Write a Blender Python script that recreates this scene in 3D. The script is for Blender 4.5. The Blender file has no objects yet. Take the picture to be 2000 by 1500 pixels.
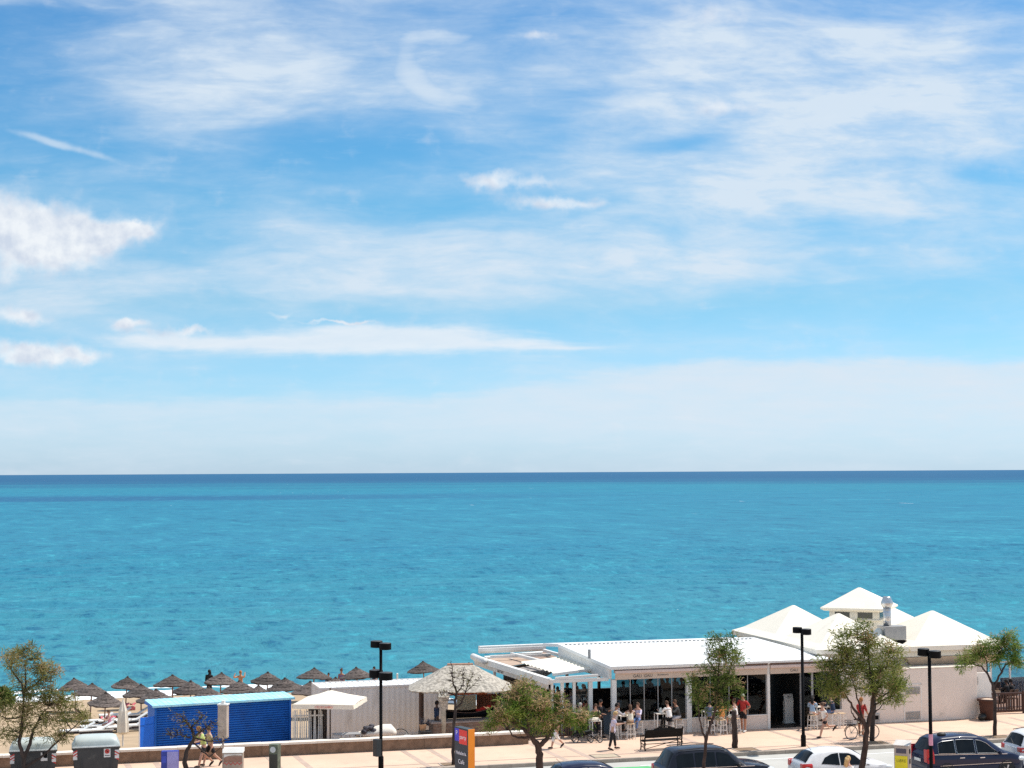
import bpy, bmesh, math, random
from math import sin, cos, pi, radians, sqrt, atan2, tan
from mathutils import Vector, Matrix, Euler

random.seed(11)
S = bpy.context.scene
COL = S.collection

# ------------------------------------------------------------------ camera
YAW, CAM_H, FPX = 14.8, 12.8, 3300.0          # promenade runs along +X, the sea lies towards +Y
cam = bpy.data.cameras.new('camera')
cam_o = bpy.data.objects.new('camera', cam)
COL.objects.link(cam_o)
cam.sensor_width = 36.0
cam.lens = 36.0 * FPX / 2000.0
cam.clip_start, cam.clip_end = 0.5, 150000.0
CAM_R = (Matrix.Rotation(radians(-YAW), 4, 'Z') @ Matrix.Rotation(pi / 2 + math.atan(172.0 / FPX), 4, 'X')
         @ Matrix.Rotation(radians(-0.286), 4, 'Z'))
cam_o.matrix_world = Matrix.Translation((0, 0, CAM_H)) @ CAM_R
S.camera = cam_o

# ------------------------------------------------------------------ light
SUN_DIR = Vector((0.485, 0.115, 0.867)).normalized()      # towards the sun: right, a little out to sea
SUN_STRENGTH, SKY_STRENGTH, EXPOSURE = 4.4, 0.10, 0.22
sun = bpy.data.lights.new('sun', 'SUN')
sun.energy, sun.angle, sun.color = SUN_STRENGTH, radians(0.53), (1.0, 0.95, 0.87)
sun_o = bpy.data.objects.new('sun', sun)
COL.objects.link(sun_o)
sun_o.rotation_euler = SUN_DIR.to_track_quat('Z', 'Y').to_euler()
sun_o.location = (60, 60, 120)
S.view_settings.view_transform = 'Standard'
S.view_settings.look = 'None'
S.view_settings.exposure = EXPOSURE
S.view_settings.gamma = 1.0
S.view_settings.use_curve_mapping = False
S.cycles.use_denoising = False
S.cycles.max_bounces = 6
S.cycles.diffuse_bounces = 3
S.cycles.adaptive_threshold = 0.004
S.cycles.transparent_max_bounces = 12
S.cycles.caustics_reflective = False
S.cycles.caustics_refractive = False
S.cycles.sample_clamp_indirect = 3.0


# ------------------------------------------------------------------ node expressions
class X:
    """a socket with arithmetic: builds math nodes"""
    def __init__(s, nt, k): s.nt, s.k = nt, k
    def m(s, op, *a, clamp=False):
        n = s.nt.nodes.new('ShaderNodeMath'); n.operation = op; n.use_clamp = clamp
        for i, v in enumerate((s,) + a):
            if isinstance(v, X): s.nt.links.new(v.k, n.inputs[i])
            else: n.inputs[i].default_value = v
        return X(s.nt, n.outputs[0])
    def __add__(s, o): return s.m('ADD', o)
    def __sub__(s, o): return s.m('SUBTRACT', o)
    def __mul__(s, o): return s.m('MULTIPLY', o)
    def __truediv__(s, o): return s.m('DIVIDE', o)
    __radd__ = __add__
    __rmul__ = __mul__
    def rsub(s, c):
        n = s.nt.nodes.new('ShaderNodeMath'); n.operation = 'SUBTRACT'; n.inputs[0].default_value = c
        s.nt.links.new(s.k, n.inputs[1]); return X(s.nt, n.outputs[0])
    def step(s, lo, hi):
        n = s.nt.nodes.new('ShaderNodeMapRange'); n.interpolation_type = 'SMOOTHSTEP'; n.clamp = True
        s.nt.links.new(s.k, n.inputs['Value'])
        n.inputs['From Min'].default_value, n.inputs['From Max'].default_value = lo, hi
        return X(s.nt, n.outputs['Result'])
    def clamp(s): return s.m('ADD', 0.0, clamp=True)


def comb(nt, x, y, z=0.0):
    n = nt.nodes.new('ShaderNodeCombineXYZ')
    for i, v in enumerate((x, y, z)):
        if isinstance(v, X): nt.links.new(v.k, n.inputs[i])
        else: n.inputs[i].default_value = v
    return X(nt, n.outputs[0])


def sep(nt, v):
    n = nt.nodes.new('ShaderNodeSeparateXYZ'); nt.links.new(v.k, n.inputs[0])
    return [X(nt, n.outputs[i]) for i in range(3)]


def noise(nt, vec, scale, detail=4.0, rough=0.5, dist=0.0, color=False):
    n = nt.nodes.new('ShaderNodeTexNoise'); n.noise_dimensions = '3D'
    if vec is not None: nt.links.new(vec.k, n.inputs['Vector'])
    n.inputs['Scale'].default_value = scale; n.inputs['Detail'].default_value = detail
    n.inputs['Roughness'].default_value = rough; n.inputs['Distortion'].default_value = dist
    return X(nt, n.outputs['Color' if color else 'Fac'])


def vmath(nt, op, a, b=None, c=None):
    n = nt.nodes.new('ShaderNodeVectorMath'); n.operation = op
    for i, v in enumerate((a, b, c)):
        if v is None: continue
        if isinstance(v, X): nt.links.new(v.k, n.inputs[i])
        else: n.inputs[i].default_value = v
    return X(nt, n.outputs['Value' if op in ('DOT_PRODUCT', 'LENGTH') else 'Vector'])


def mixc(nt, f, a, b, blend='MIX'):
    n = nt.nodes.new('ShaderNodeMix'); n.data_type = 'RGBA'; n.blend_type = blend
    for i, v in ((0, f), (6, a), (7, b)):
        if isinstance(v, X): nt.links.new(v.k, n.inputs[i])
        elif i == 0: n.inputs[0].default_value = v
        else: n.inputs[i].default_value = (*v, 1.0) if len(v) == 3 else v
    return X(nt, n.outputs[2])


def ramp(nt, f, stops, interp='LINEAR'):
    n = nt.nodes.new('ShaderNodeValToRGB'); nt.links.new(f.k, n.inputs[0])
    e = n.color_ramp.elements; n.color_ramp.interpolation = interp
    while len(e) < len(stops): e.new(0.5)
    for i, (p, c) in enumerate(stops): e[i].position = p; e[i].color = (*c, 1.0)
    return X(nt, n.outputs[0])


# ------------------------------------------------------------------ sky with clouds
world = bpy.data.worlds.new('World')
S.world = world
world.use_nodes = True
nt = world.node_tree
nt.nodes.clear()
w_out = nt.nodes.new('ShaderNodeOutputWorld')
w_bg = nt.nodes.new('ShaderNodeBackground')
nt.links.new(w_bg.outputs[0], w_out.inputs[0])
w_bg.inputs['Strength'].default_value = SKY_STRENGTH
sky = nt.nodes.new('ShaderNodeTexSky')
sky.sky_type = 'NISHITA'
sky.sun_disc = False
sky.sun_elevation = math.asin(SUN_DIR.z)
sky.sun_rotation = atan2(SUN_DIR.x, SUN_DIR.y)
sky.air_density, sky.dust_density, sky.ozone_density = 1.0, 0.3, 2.0
tc = nt.nodes.new('ShaderNodeTexCoord')
D = X(nt, tc.outputs['Generated'])
dx, dy, dz = sep(nt, D)
az = dx.m('ARCTAN2', dy) - radians(YAW)
hor = (dx * dx + dy * dy).m('SQRT')
el = dz / hor.m('MAXIMUM', 0.02)
# cloud chart in hundredths of a small angle: U to the right, W downwards, horizon at 9.2
U = (az + az * az * az * 0.333) * 33.0 + 10.0
W = (el * (az * az * 0.5 + 1.0)).rsub(0.0) * 33.0 + 9.22
UW = comb(nt, U, W)
stretch = comb(nt, U * 0.30, W)


def blobs(pos, items):
    tot = None
    for cx, cy, rx, ry, amp in items:
        q = vmath(nt, 'MULTIPLY_ADD', pos, (100.0 / rx, 100.0 / ry, 0), (-cx / rx, -cy / ry, 0))
        d = vmath(nt, 'DOT_PRODUCT', q, q)
        n = nt.nodes.new('ShaderNodeMath'); n.operation = 'POWER'; n.inputs[0].default_value = 0.45
        nt.links.new(d.k, n.inputs[1])
        g = X(nt, n.outputs[0]) * amp
        tot = g if tot is None else tot + g
    return tot


def bias(v, k): return vmath(nt, 'MULTIPLY', vmath(nt, 'SUBTRACT', v, (0.5, 0.5, 0.5)), k)


warp = bias(noise(nt, stretch, 0.8, 3.0, 0.55, color=True), (3.2, 1.1, 0))
warp2 = vmath(nt, 'ADD', bias(noise(nt, UW, 0.9, 2.0, 0.5, color=True), (0.9, 0.55, 0)), bias(noise(nt, UW, 3.2, 5.0, 0.6, color=True), (0.34, 0.24, 0)))
UW1 = vmath(nt, 'ADD', UW, warp)
UW2 = vmath(nt, 'ADD', UW, warp2)
wisps = blobs(UW1, [
    (370, 110, 250, 110, .80), (590, 60, 260, 90, .45), (700, 160, 330, 46, .40), (420, 195, 160, 30, .35),
    (1520, 130, 330, 110, .80), (1850, 180, 300, 110, .85), (1290, 120, 130, 60, .40), (1650, 280, 350, 60, .75),
    (1420, 350, 290, 60, .65), (1720, 400, 350, 40, .5), (1230, 200, 200, 26, .4), (1900, 60, 250, 46, .45), (1130, 330, 180, 40, .4),
    (640, 447, 190, 22, .70), (800, 525, 480, 50, .65), (1150, 510, 420, 55, .62), (460, 565, 330, 30, .45), (1450, 510, 320, 50, .35),
    (1080, 280, 150, 26, .35), (110, 560, 210, 60, .55), (1340, 268, 100, 14, -.8), (1870, 330, 200, 20, -.8), (680, 300, 420, 50, -.35),
    (60, 160, 130, 160, -.45), (1500, 620, 600, 34, -.35), (600, 700, 400, 30, -.2), (1050, 30, 120, 40, -.3)])
hook = blobs(vmath(nt, 'ADD', UW, bias(noise(nt, UW, 1.1, 4.0, 0.55, color=True), (0.5, 0.4, 0))),
             [(792, 105, 32, 46, .8), (818, 150, 46, 32, .8), (862, 176, 60, 26, .8), (925, 192, 66, 18, .7), (840, 62, 52, 20, .8), (905, 66, 40, 14, .6), (1060, 150, 20, 26, .5), (1100, 182, 40, 12, .5), (1160, 205, 60, 12, .5)])
slant = comb(nt, U * 0.30 + W * 0.12, W * 0.9 - U * 0.16)
fib = noise(nt, vmath(nt, 'ADD', stretch, vmath(nt, 'MULTIPLY', warp, (0.14, 0.6, 0))), 1.3, 7.0, 0.60)
fine = noise(nt, vmath(nt, 'ADD', comb(nt, U * 0.20, W * 1.1), vmath(nt, 'MULTIPLY', warp, (0.12, 0.5, 0))), 4.2, 6.0, 0.6)
diag = noise(nt, vmath(nt, 'ADD', slant, vmath(nt, 'MULTIPLY', warp, (0.10, 0.35, 0))), 1.7, 6.0, 0.58)
veil = noise(nt, stretch, 0.42, 3.0, 0.5)
outside = (az.m('ABSOLUTE').step(0.33, 0.6).m('MAXIMUM', el.step(0.31, 0.5))) * 0.40
right = U.step(9.0, 15.0)
cov = (wisps * 0.62 + outside + (veil - 0.5) * 0.9 + (fib - 0.5) * 0.9 + 0.30).step(-0.12, 1.25)
thread = (fib * 0.45 + fine * 0.30 + diag * (right * 0.45 + 0.20) - right * 0.22 + 0.02).step(0.30, 0.68)
cirrus = (cov * (thread * 0.68 + 0.50)).m('MINIMUM', 0.93).m('MAXIMUM', (hook * 1.0 + (fib - 0.5) * 1.0 + (fine - 0.5) * 0.8).step(-0.05, 1.45) * 0.84)
streak = blobs(vmath(nt, 'ADD', vmath(nt, 'ADD', UW, comb(nt, 0.0, U * -0.27)), vmath(nt, 'MULTIPLY', warp2, (0.4, 0.25, 0))),
               [(75, 243, 60, 8, .75), (110, 247, 30, 6, .4), (190, 246, 40, 7, .6), (420, 160, 90, 7, .35)])
puffs = blobs(UW2, [
    (20, 415, 90, 42, 1.0), (95, 455, 120, 36, 1.0), (180, 462, 80, 24, .8), (245, 450, 40, 12, .8), (40, 510, 110, 36, .6), (150, 505, 80, 18, .35),
    (45, 610, 70, 13, .9), (40, 674, 80, 18, .8), (130, 692, 90, 16, .8), (1105, 392, 85, 12, .75), (965, 343, 50, 14, .7), (1060, 358, 70, 10, .5),
    (1415, 210, 75, 14, .6), (1400, 22, 60, 20, .5), (556, 610, 20, 6, .6), (252, 634, 30, 9, .95), (372, 641, 38, 7, .85), (300, 650, 60, 6, .5), (665, 626, 55, 3.5, .75), (1050, 62, 40, 8, .5)])
lens_pos = vmath(nt, 'ADD', UW, vmath(nt, 'MULTIPLY', warp2, (0.5, 0.16, 0)))
lens_c = blobs(lens_pos, [
    (300, 658, 90, 12, .7), (480, 668, 220, 11, .75), (700, 662, 210, 20, .85), (690, 640, 90, 10, .5),
    (860, 652, 140, 15, .7), (1010, 673, 130, 8, .7), (1120, 680, 70, 4, .5), (700, 686, 330, 9, .35)])
pf = noise(nt, UW, 1.7, 4.5, 0.54)
pf2 = noise(nt, vmath(nt, 'ADD', UW, (-0.10, 0.16, 0)), 1.7, 4.5, 0.54)
puff_a = (puffs + (pf - 0.5) * 1.25).step(0.08, 0.95) * 0.95
lens_a = (lens_c + (fine - 0.5) * 0.9 + (pf - 0.5) * 0.5).step(0.02, 1.05) * 0.88
edge = U.step(8.0, 14.0) * -0.70 + 7.70 + (noise(nt, comb(nt, U * 0.45, 0.0), 1.0, 4.0, 0.55) - 0.5) * 0.40
bank = (W - edge + (fine - 0.5) * 0.30).step(-0.08, 0.24) * ((W.step(8.0, 9.1)) * -0.62 + 1.0) * (U.step(6.0, 15.0) * 0.26 + 0.50) * (fib * 0.7 + fine * 0.7 + 0.36)
base = X(nt, sky.outputs[0])
tint = ramp(nt, (el * 2.0).clamp(), [(0.0, (0.38, 0.575, 0.96)), (0.09, (0.385, 0.60, 0.86)), (0.20, (0.335, 0.565, 0.69)), (0.32, (0.265, 0.56, 0.68)), (0.60, (0.215, 0.50, 0.685))])
base = mixc(nt, 1.0, base, vmath(nt, 'MULTIPLY', tint, (1.62, 1.62, 1.62)), 'MULTIPLY')     # clear Mediterranean blue, paler and less green at the horizon
C_WISP, C_PUFF, C_BANK = (6.05, 6.95, 7.85), (7.7, 8.0, 8.3), (6.1, 6.95, 7.75)
c = mixc(nt, bank.clamp(), base, C_BANK)
c = mixc(nt, cirrus.clamp(), c, C_WISP)
c = mixc(nt, ((streak + (pf - 0.5) * 0.6).step(0.08, 1.0) * 0.62).clamp(), c, C_WISP)
lit = ((pf2 - pf) * 3.2 + 0.62).clamp()                          # billows turned to the sun are whiter
c = mixc(nt, lens_a.clamp(), c, mixc(nt, (fine * 0.9).clamp(), C_WISP, C_PUFF))
c = mixc(nt, puff_a.clamp(), c, mixc(nt, lit, (5.5, 6.1, 7.1), C_PUFF))
nt.links.new(c.k, w_bg.inputs['Color'])
world.cycles.sampling_method = 'MANUAL'
world.cycles.sample_map_resolution = 1024


# ------------------------------------------------------------------ measuring: where a sight line meets the ground or a wall
def sight(px, py):
    return (CAM_R @ Vector(((px - 1000) / FPX, (750 - py) / FPX, -1, 0))).to_3d()


def on_z(px, py, z=0.0):
    d = sight(px, py); return Vector((0, 0, CAM_H)) + d * ((z - CAM_H) / d.z)


def on_y(px, py, y):
    d = sight(px, py); return Vector((0, 0, CAM_H)) + d * (y / d.y)


# ------------------------------------------------------------------ objects
def tag(o, label=None, cat=None, group=None, kind=None):
    if label: o['label'] = label
    if cat: o['category'] = cat
    if group: o['group'] = group
    if kind: o['kind'] = kind
    return o


def thing(name, label, cat, loc=(0, 0, 0), rz=0.0, group=None):
    o = bpy.data.objects.new(name, None)
    o.empty_display_size = 0.3
    COL.objects.link(o)
    o.location = loc; o.rotation_euler = (0, 0, radians(rz))
    return tag(o, label, cat, group)


def place(name, mesh, parent=None, loc=(0, 0, 0), rot=(0, 0, 0), scale=None):
    o = bpy.data.objects.new(name, mesh)
    COL.objects.link(o)
    o.parent = parent; o.location = loc; o.rotation_euler = rot
    if scale: o.scale = scale
    return o


def copy_tree(o, parent=None):
    c = o.copy(); COL.objects.link(c); c.parent = parent
    for ch in o.children: copy_tree(ch, c)
    return c


class MB:
    """collects shapes and links them as one mesh object"""
    def __init__(s): s.v, s.f, s.mi, s.cur = [], [], [], 0
    def add(s, vs, fs):
        b = len(s.v); s.v += [tuple(v) for v in vs]
        for f in fs: s.f.append(tuple(i + b for i in f)); s.mi.append(s.cur)
        return s
    def box(s, c, d, rz=0.0, rx=0.0, ry=0.0):
        hx, hy, hz = d[0] / 2, d[1] / 2, d[2] / 2
        R = Euler((rx, ry, rz)).to_matrix(); c = Vector(c)
        vs = [c + R @ Vector((x * hx, y * hy, z * hz)) for x in (-1, 1) for y in (-1, 1) for z in (-1, 1)]
        return s.add(vs, [(0, 1, 3, 2), (4, 6, 7, 5), (0, 4, 5, 1), (2, 3, 7, 6), (0, 2, 6, 4), (1, 5, 7, 3)])
    def slab(s, a, b):
        a, b = Vector(a), Vector(b)
        return s.box((a + b) / 2, [abs(q) for q in (b - a)])
    def bar(s, p, q, w, h=None):
        p, q = Vector(p), Vector(q); h = h or w; d = q - p
        if d.length < 1e-6: return s
        z = d.normalized(); up = Vector((0, 0, 1)) if abs(z.z) < 0.95 else Vector((0, 1, 0))
        x = z.cross(up).normalized(); y = x.cross(z)
        vs = [e + x * sx * w / 2 + y * sy * h / 2 for e in (p, q) for sx, sy in ((-1, -1), (1, -1), (1, 1), (-1, 1))]
        return s.add(vs, [(0, 3, 2, 1), (4, 5, 6, 7), (0, 1, 5, 4), (1, 2, 6, 5), (2, 3, 7, 6), (3, 0, 4, 7)])
    def tube(s, pts, radii, n=6, cap=True):
        pts = [Vector(p) for p in pts]
        if not hasattr(radii, '__len__'): radii = [radii] * len(pts)
        rings, ref = [], None
        for i, p in enumerate(pts):
            d = (pts[min(i + 1, len(pts) - 1)] - pts[max(i - 1, 0)])
            d = d.normalized() if d.length > 1e-9 else Vector((0, 0, 1))
            if ref is None: ref = Vector((1, 0, 0)) if abs(d.x) < 0.8 else Vector((0, 1, 0))
            x = (ref - d * ref.dot(d))
            x = x.normalized() if x.length > 1e-6 else d.orthogonal().normalized()
            ref = x; y = d.cross(x)
            rings.append([p + (x * cos(2 * pi * k / n) + y * sin(2 * pi * k / n)) * radii[i] for k in range(n)])
        vs = [v for r in rings for v in r]; fs = []
        for i in range(len(rings) - 1):
            for k in range(n):
                k2 = (k + 1) % n; fs.append((i * n + k, i * n + k2, (i + 1) * n + k2, (i + 1) * n + k))
        if cap: fs.append(tuple(reversed(range(n)))); fs.append(tuple((len(rings) - 1) * n + k for k in range(n)))
        return s.add(vs, fs)
    def lathe(s, prof, n=16, c=(0, 0, 0), jit=0.0, sy=1.0, ph=0.0):
        vs, fs = [], []
        for r, z in prof:
            for k in range(n):
                a = 2 * pi * k / n + ph; q = 1 + (random.uniform(-jit, jit) if jit else 0)
                vs.append((c[0] + r * q * cos(a), c[1] + r * q * sin(a) * sy, c[2] + z + (random.uniform(-jit, jit) * r * 0.3 if jit else 0)))
        for i in range(len(prof) - 1):
            for k in range(n):
                k2 = (k + 1) % n; fs.append((i * n + k, i * n + k2, (i + 1) * n + k2, (i + 1) * n + k))
        fs.append(tuple(reversed(range(n)))); fs.append(tuple((len(prof) - 1) * n + k for k in range(n)))
        return s.add(vs, fs)
    def prism(s, poly, axis, a, b):
        """poly: 2-D points; axis 'x','y','z' is the extrusion direction from a to b"""
        f = {'x': lambda p, t: (t, p[0], p[1]), 'y': lambda p, t: (p[0], t, p[1]), 'z': lambda p, t: (p[0], p[1], t)}[axis]
        n = len(poly); vs = [f(p, a) for p in poly] + [f(p, b) for p in poly]
        fs = [tuple(reversed(range(n))), tuple(range(n, 2 * n))] + [(i, (i + 1) % n, n + (i + 1) % n, n + i) for i in range(n)]
        return s.add(vs, fs)
    def sphere(s, c, r, n=10, m=6):
        r = r if hasattr(r, '__len__') else (r, r, r)
        vs = [(c[0], c[1], c[2] - r[2])]; fs = []
        for i in range(1, m):
            t = pi * i / m
            for k in range(n): vs.append((c[0] + r[0] * sin(t) * cos(2 * pi * k / n), c[1] + r[1] * sin(t) * sin(2 * pi * k / n), c[2] - r[2] * cos(t)))
        vs.append((c[0], c[1], c[2] + r[2])); L = len(vs) - 1
        for k in range(n):
            k2 = (k + 1) % n; fs.append((0, 1 + k2, 1 + k))
            for i in range(m - 2): fs.append((1 + i * n + k, 1 + i * n + k2, 1 + (i + 1) * n + k2, 1 + (i + 1) * n + k))
            fs.append((1 + (m - 2) * n + k, 1 + (m - 2) * n + k2, L))
        return s.add(vs, fs)
    def mesh(s, name, mats, smooth=False, off=(0, 0, 0), fix=True):
        me = bpy.data.meshes.new(name)
        me.from_pydata([(v[0] - off[0], v[1] - off[1], v[2] - off[2]) for v in s.v], [], s.f)
        for m in (mats if isinstance(mats, (list, tuple)) else [mats]): me.materials.append(m)
        if len(me.materials) > 1: me.polygons.foreach_set('material_index', s.mi)
        if smooth: me.polygons.foreach_set('use_smooth', [True] * len(me.polygons))
        if fix and len(s.f) < 60000:
            b = bmesh.new(); b.from_mesh(me); bmesh.ops.recalc_face_normals(b, faces=b.faces); b.to_mesh(me); b.free()
        me.update()
        return me
    def build(s, name, mats, parent=None, smooth=False, bevel=0.0, world=False, angle=None, fix=True):
        """world=True: the shapes were given in world metres; they are moved into the parent's frame (unrotated parents)"""
        off = Vector((0, 0, 0))
        if world:
            p = parent
            while p is not None: off += p.location; p = p.parent
        o = place(name, s.mesh(name, mats, smooth, off, fix), parent)
        if bevel:
            b = o.modifiers.new('edge', 'BEVEL'); b.width = bevel; b.segments = 2; b.limit_method = 'ANGLE'; b.angle_limit = radians(35)
        if angle is not None:
            o.data.polygons.foreach_set('use_smooth', [True] * len(o.data.polygons))
            o.data.set_sharp_from_angle(angle=radians(angle))
        return o


# ------------------------------------------------------------------ materials
MATS = {}


def mat(name, col, rough=0.6, metal=0.0, var=0.12, scale=3.0, bump=0.0, bscale=40.0, spec=0.5, stretch=(1, 1, 1), coat=0.0, sheen=0.0, world=False, dirt=None, objvar=0.0):
    if name in MATS: return MATS[name]
    m = bpy.data.materials.new(name); m.use_nodes = True; t = m.node_tree
    b = t.nodes['Principled BSDF']
    co = t.nodes.new('ShaderNodeTexCoord')
    pos = X(t, co.outputs['Object'])
    if world:
        g = t.nodes.new('ShaderNodeNewGeometry'); pos = X(t, g.outputs['Position'])
    pos = vmath(t, 'MULTIPLY', pos, stretch)
    n = noise(t, pos, scale, 5.0, 0.6)
    lo = tuple(max(0.0, q * (1 - var)) for q in col); hi = tuple(min(1.0, q * (1 + var)) for q in col)
    cc = mixc(t, n.step(0.3, 0.7), lo, hi)
    if dirt:                                   # (colour, scale, amount) - stains and wear
        d = noise(t, pos, dirt[1], 6.0, 0.65)
        cc = mixc(t, d.step(0.62 - 0.25 * dirt[2], 0.80) * 0.75, cc, dirt[0])
    if objvar:                                 # no two pieces weathered alike
        oi = t.nodes.new('ShaderNodeObjectInfo'); q = X(t, oi.outputs['Random']) * (2 * objvar) + (1 - objvar)
        cc = mixc(t, 1.0, cc, comb(t, q, q, q), 'MULTIPLY')
    t.links.new(cc.k, b.inputs['Base Color'])
    b.inputs['Roughness'].default_value = rough
    b.inputs['Metallic'].default_value = metal
    b.inputs['Specular IOR Level'].default_value = spec
    b.inputs['Coat Weight'].default_value = coat
    b.inputs['Coat Roughness'].default_value = 0.04
    if bump:
        bp = t.nodes.new('ShaderNodeBump'); bp.inputs['Strength'].default_value = bump; bp.inputs['Distance'].default_value = 0.02
        t.links.new(noise(t, pos, bscale, 4.0, 0.6).k, bp.inputs['Height']); t.links.new(bp.outputs[0], b.inputs['Normal'])
    MATS[name] = m
    return m


def glass(name, tint, refl=1.0):
    if name in MATS: return MATS[name]
    m = bpy.data.materials.new(name); m.use_nodes = True; t = m.node_tree; t.nodes.clear()
    o = t.nodes.new('ShaderNodeOutputMaterial'); mx = t.nodes.new('ShaderNodeMixShader')
    tr = t.nodes.new('ShaderNodeBsdfTransparent'); gl = t.nodes.new('ShaderNodeBsdfGlossy'); fr = t.nodes.new('ShaderNodeFresnel')
    tr.inputs[0].default_value = (*tint, 1); gl.inputs['Roughness'].default_value = 0.02; gl.inputs['Color'].default_value = (refl, refl, refl, 1)
    fr.inputs['IOR'].default_value = 1.5
    co = t.nodes.new('ShaderNodeTexCoord')
    bp = t.nodes.new('ShaderNodeBump'); bp.inputs['Strength'].default_value = 0.03; bp.inputs['Distance'].default_value = 0.05
    t.links.new(noise(t, X(t, co.outputs['Object']), 1.2, 2.0).k, bp.inputs['Height'])
    t.links.new(bp.outputs[0], gl.inputs['Normal'])
    t.links.new(fr.outputs[0], mx.inputs[0]); t.links.new(tr.outputs[0], mx.inputs[1]); t.links.new(gl.outputs[0], mx.inputs[2]); t.links.new(mx.outputs[0], o.inputs[0])
    MATS[name] = m
    return m


def leaf_mat(name, cols, trans=0.25):
    m = bpy.data.materials.new(name); m.use_nodes = True; t = m.node_tree; t.nodes.clear()
    o = t.nodes.new('ShaderNodeOutputMaterial'); g = t.nodes.new('ShaderNodeNewGeometry'); co = t.nodes.new('ShaderNodeTexCoord')
    r = X(t, g.outputs['Random Per Island']); n = noise(t, X(t, co.outputs['Object']), 1.1, 3.0, 0.6)
    f = (r * 0.5 + n.step(0.3, 0.7) * 0.5).clamp()
    k = len(cols) - 1
    cc = ramp(t, f, [(i / k, q) for i, q in enumerate(cols)])
    d = t.nodes.new('ShaderNodeBsdfDiffuse'); tl = t.nodes.new('ShaderNodeBsdfTranslucent'); mx = t.nodes.new('ShaderNodeMixShader'); mx.inputs[0].default_value = trans
    t.links.new(cc.k, d.inputs[0]); t.links.new(cc.k, tl.inputs[0]); t.links.new(d.outputs[0], mx.inputs[1]); t.links.new(tl.outputs[0], mx.inputs[2]); t.links.new(mx.outputs[0], o.inputs[0])
    return m


def lettering(name, text, parent, loc, rot, size, m, extrude=0.004, align='CENTER', xs=1.0):
    c = bpy.data.curves.new(name, 'FONT'); c.body = text; c.size = size; c.extrude = extrude; c.align_x = align; c.align_y = 'CENTER'
    c.materials.append(m)
    tmp = bpy.data.objects.new(name, c); COL.objects.link(tmp)
    bpy.context.view_layer.update()
    me = bpy.data.meshes.new_from_object(tmp.evaluated_get(bpy.context.evaluated_depsgraph_get()))
    bpy.data.objects.remove(tmp)
    o = place(name, me, parent, loc, rot, (xs, 1, 1))
    return o


WHITE = mat('white_paint', (0.78, 0.76, 0.72), 0.55, var=0.04, scale=1.5, dirt=((0.55, 0.50, 0.44), 1.2, 0.3))
ROOFWHITE = mat('white_roof_sheet', (0.82, 0.82, 0.81), 0.45, var=0.03, scale=0.8)
CREAM = mat('cream_render', (0.83, 0.76, 0.64), 0.8, var=0.03, scale=0.6, bump=0.15, bscale=12, dirt=((0.62, 0.57, 0.49), 0.7, 0.25))
WALLWHITE = mat('white_render', (0.80, 0.70, 0.62), 0.85, var=0.04, scale=0.8, bump=0.2, bscale=14, dirt=((0.56, 0.50, 0.44), 0.9, 0.3))
BLACK = mat('black_metal', (0.005, 0.005, 0.006), 0.6, var=0.2, spec=0.10)
DARKWOOD = mat('dark_wood', (0.09, 0.045, 0.028), 0.6, var=0.35, scale=6, stretch=(1, 1, 6))
WOOD = mat('brown_wood', (0.22, 0.11, 0.06), 0.6, var=0.3, scale=6, stretch=(1, 1, 6))
STEEL = mat('stainless_steel', (0.55, 0.55, 0.55), 0.3, 0.9, var=0.1)
GREY = mat('grey_metal', (0.36, 0.35, 0.34), 0.5, 0.2, var=0.08)


# ------------------------------------------------------------------ setting: sea, beach, pavements, road
SEA_Z = -3.2


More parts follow.
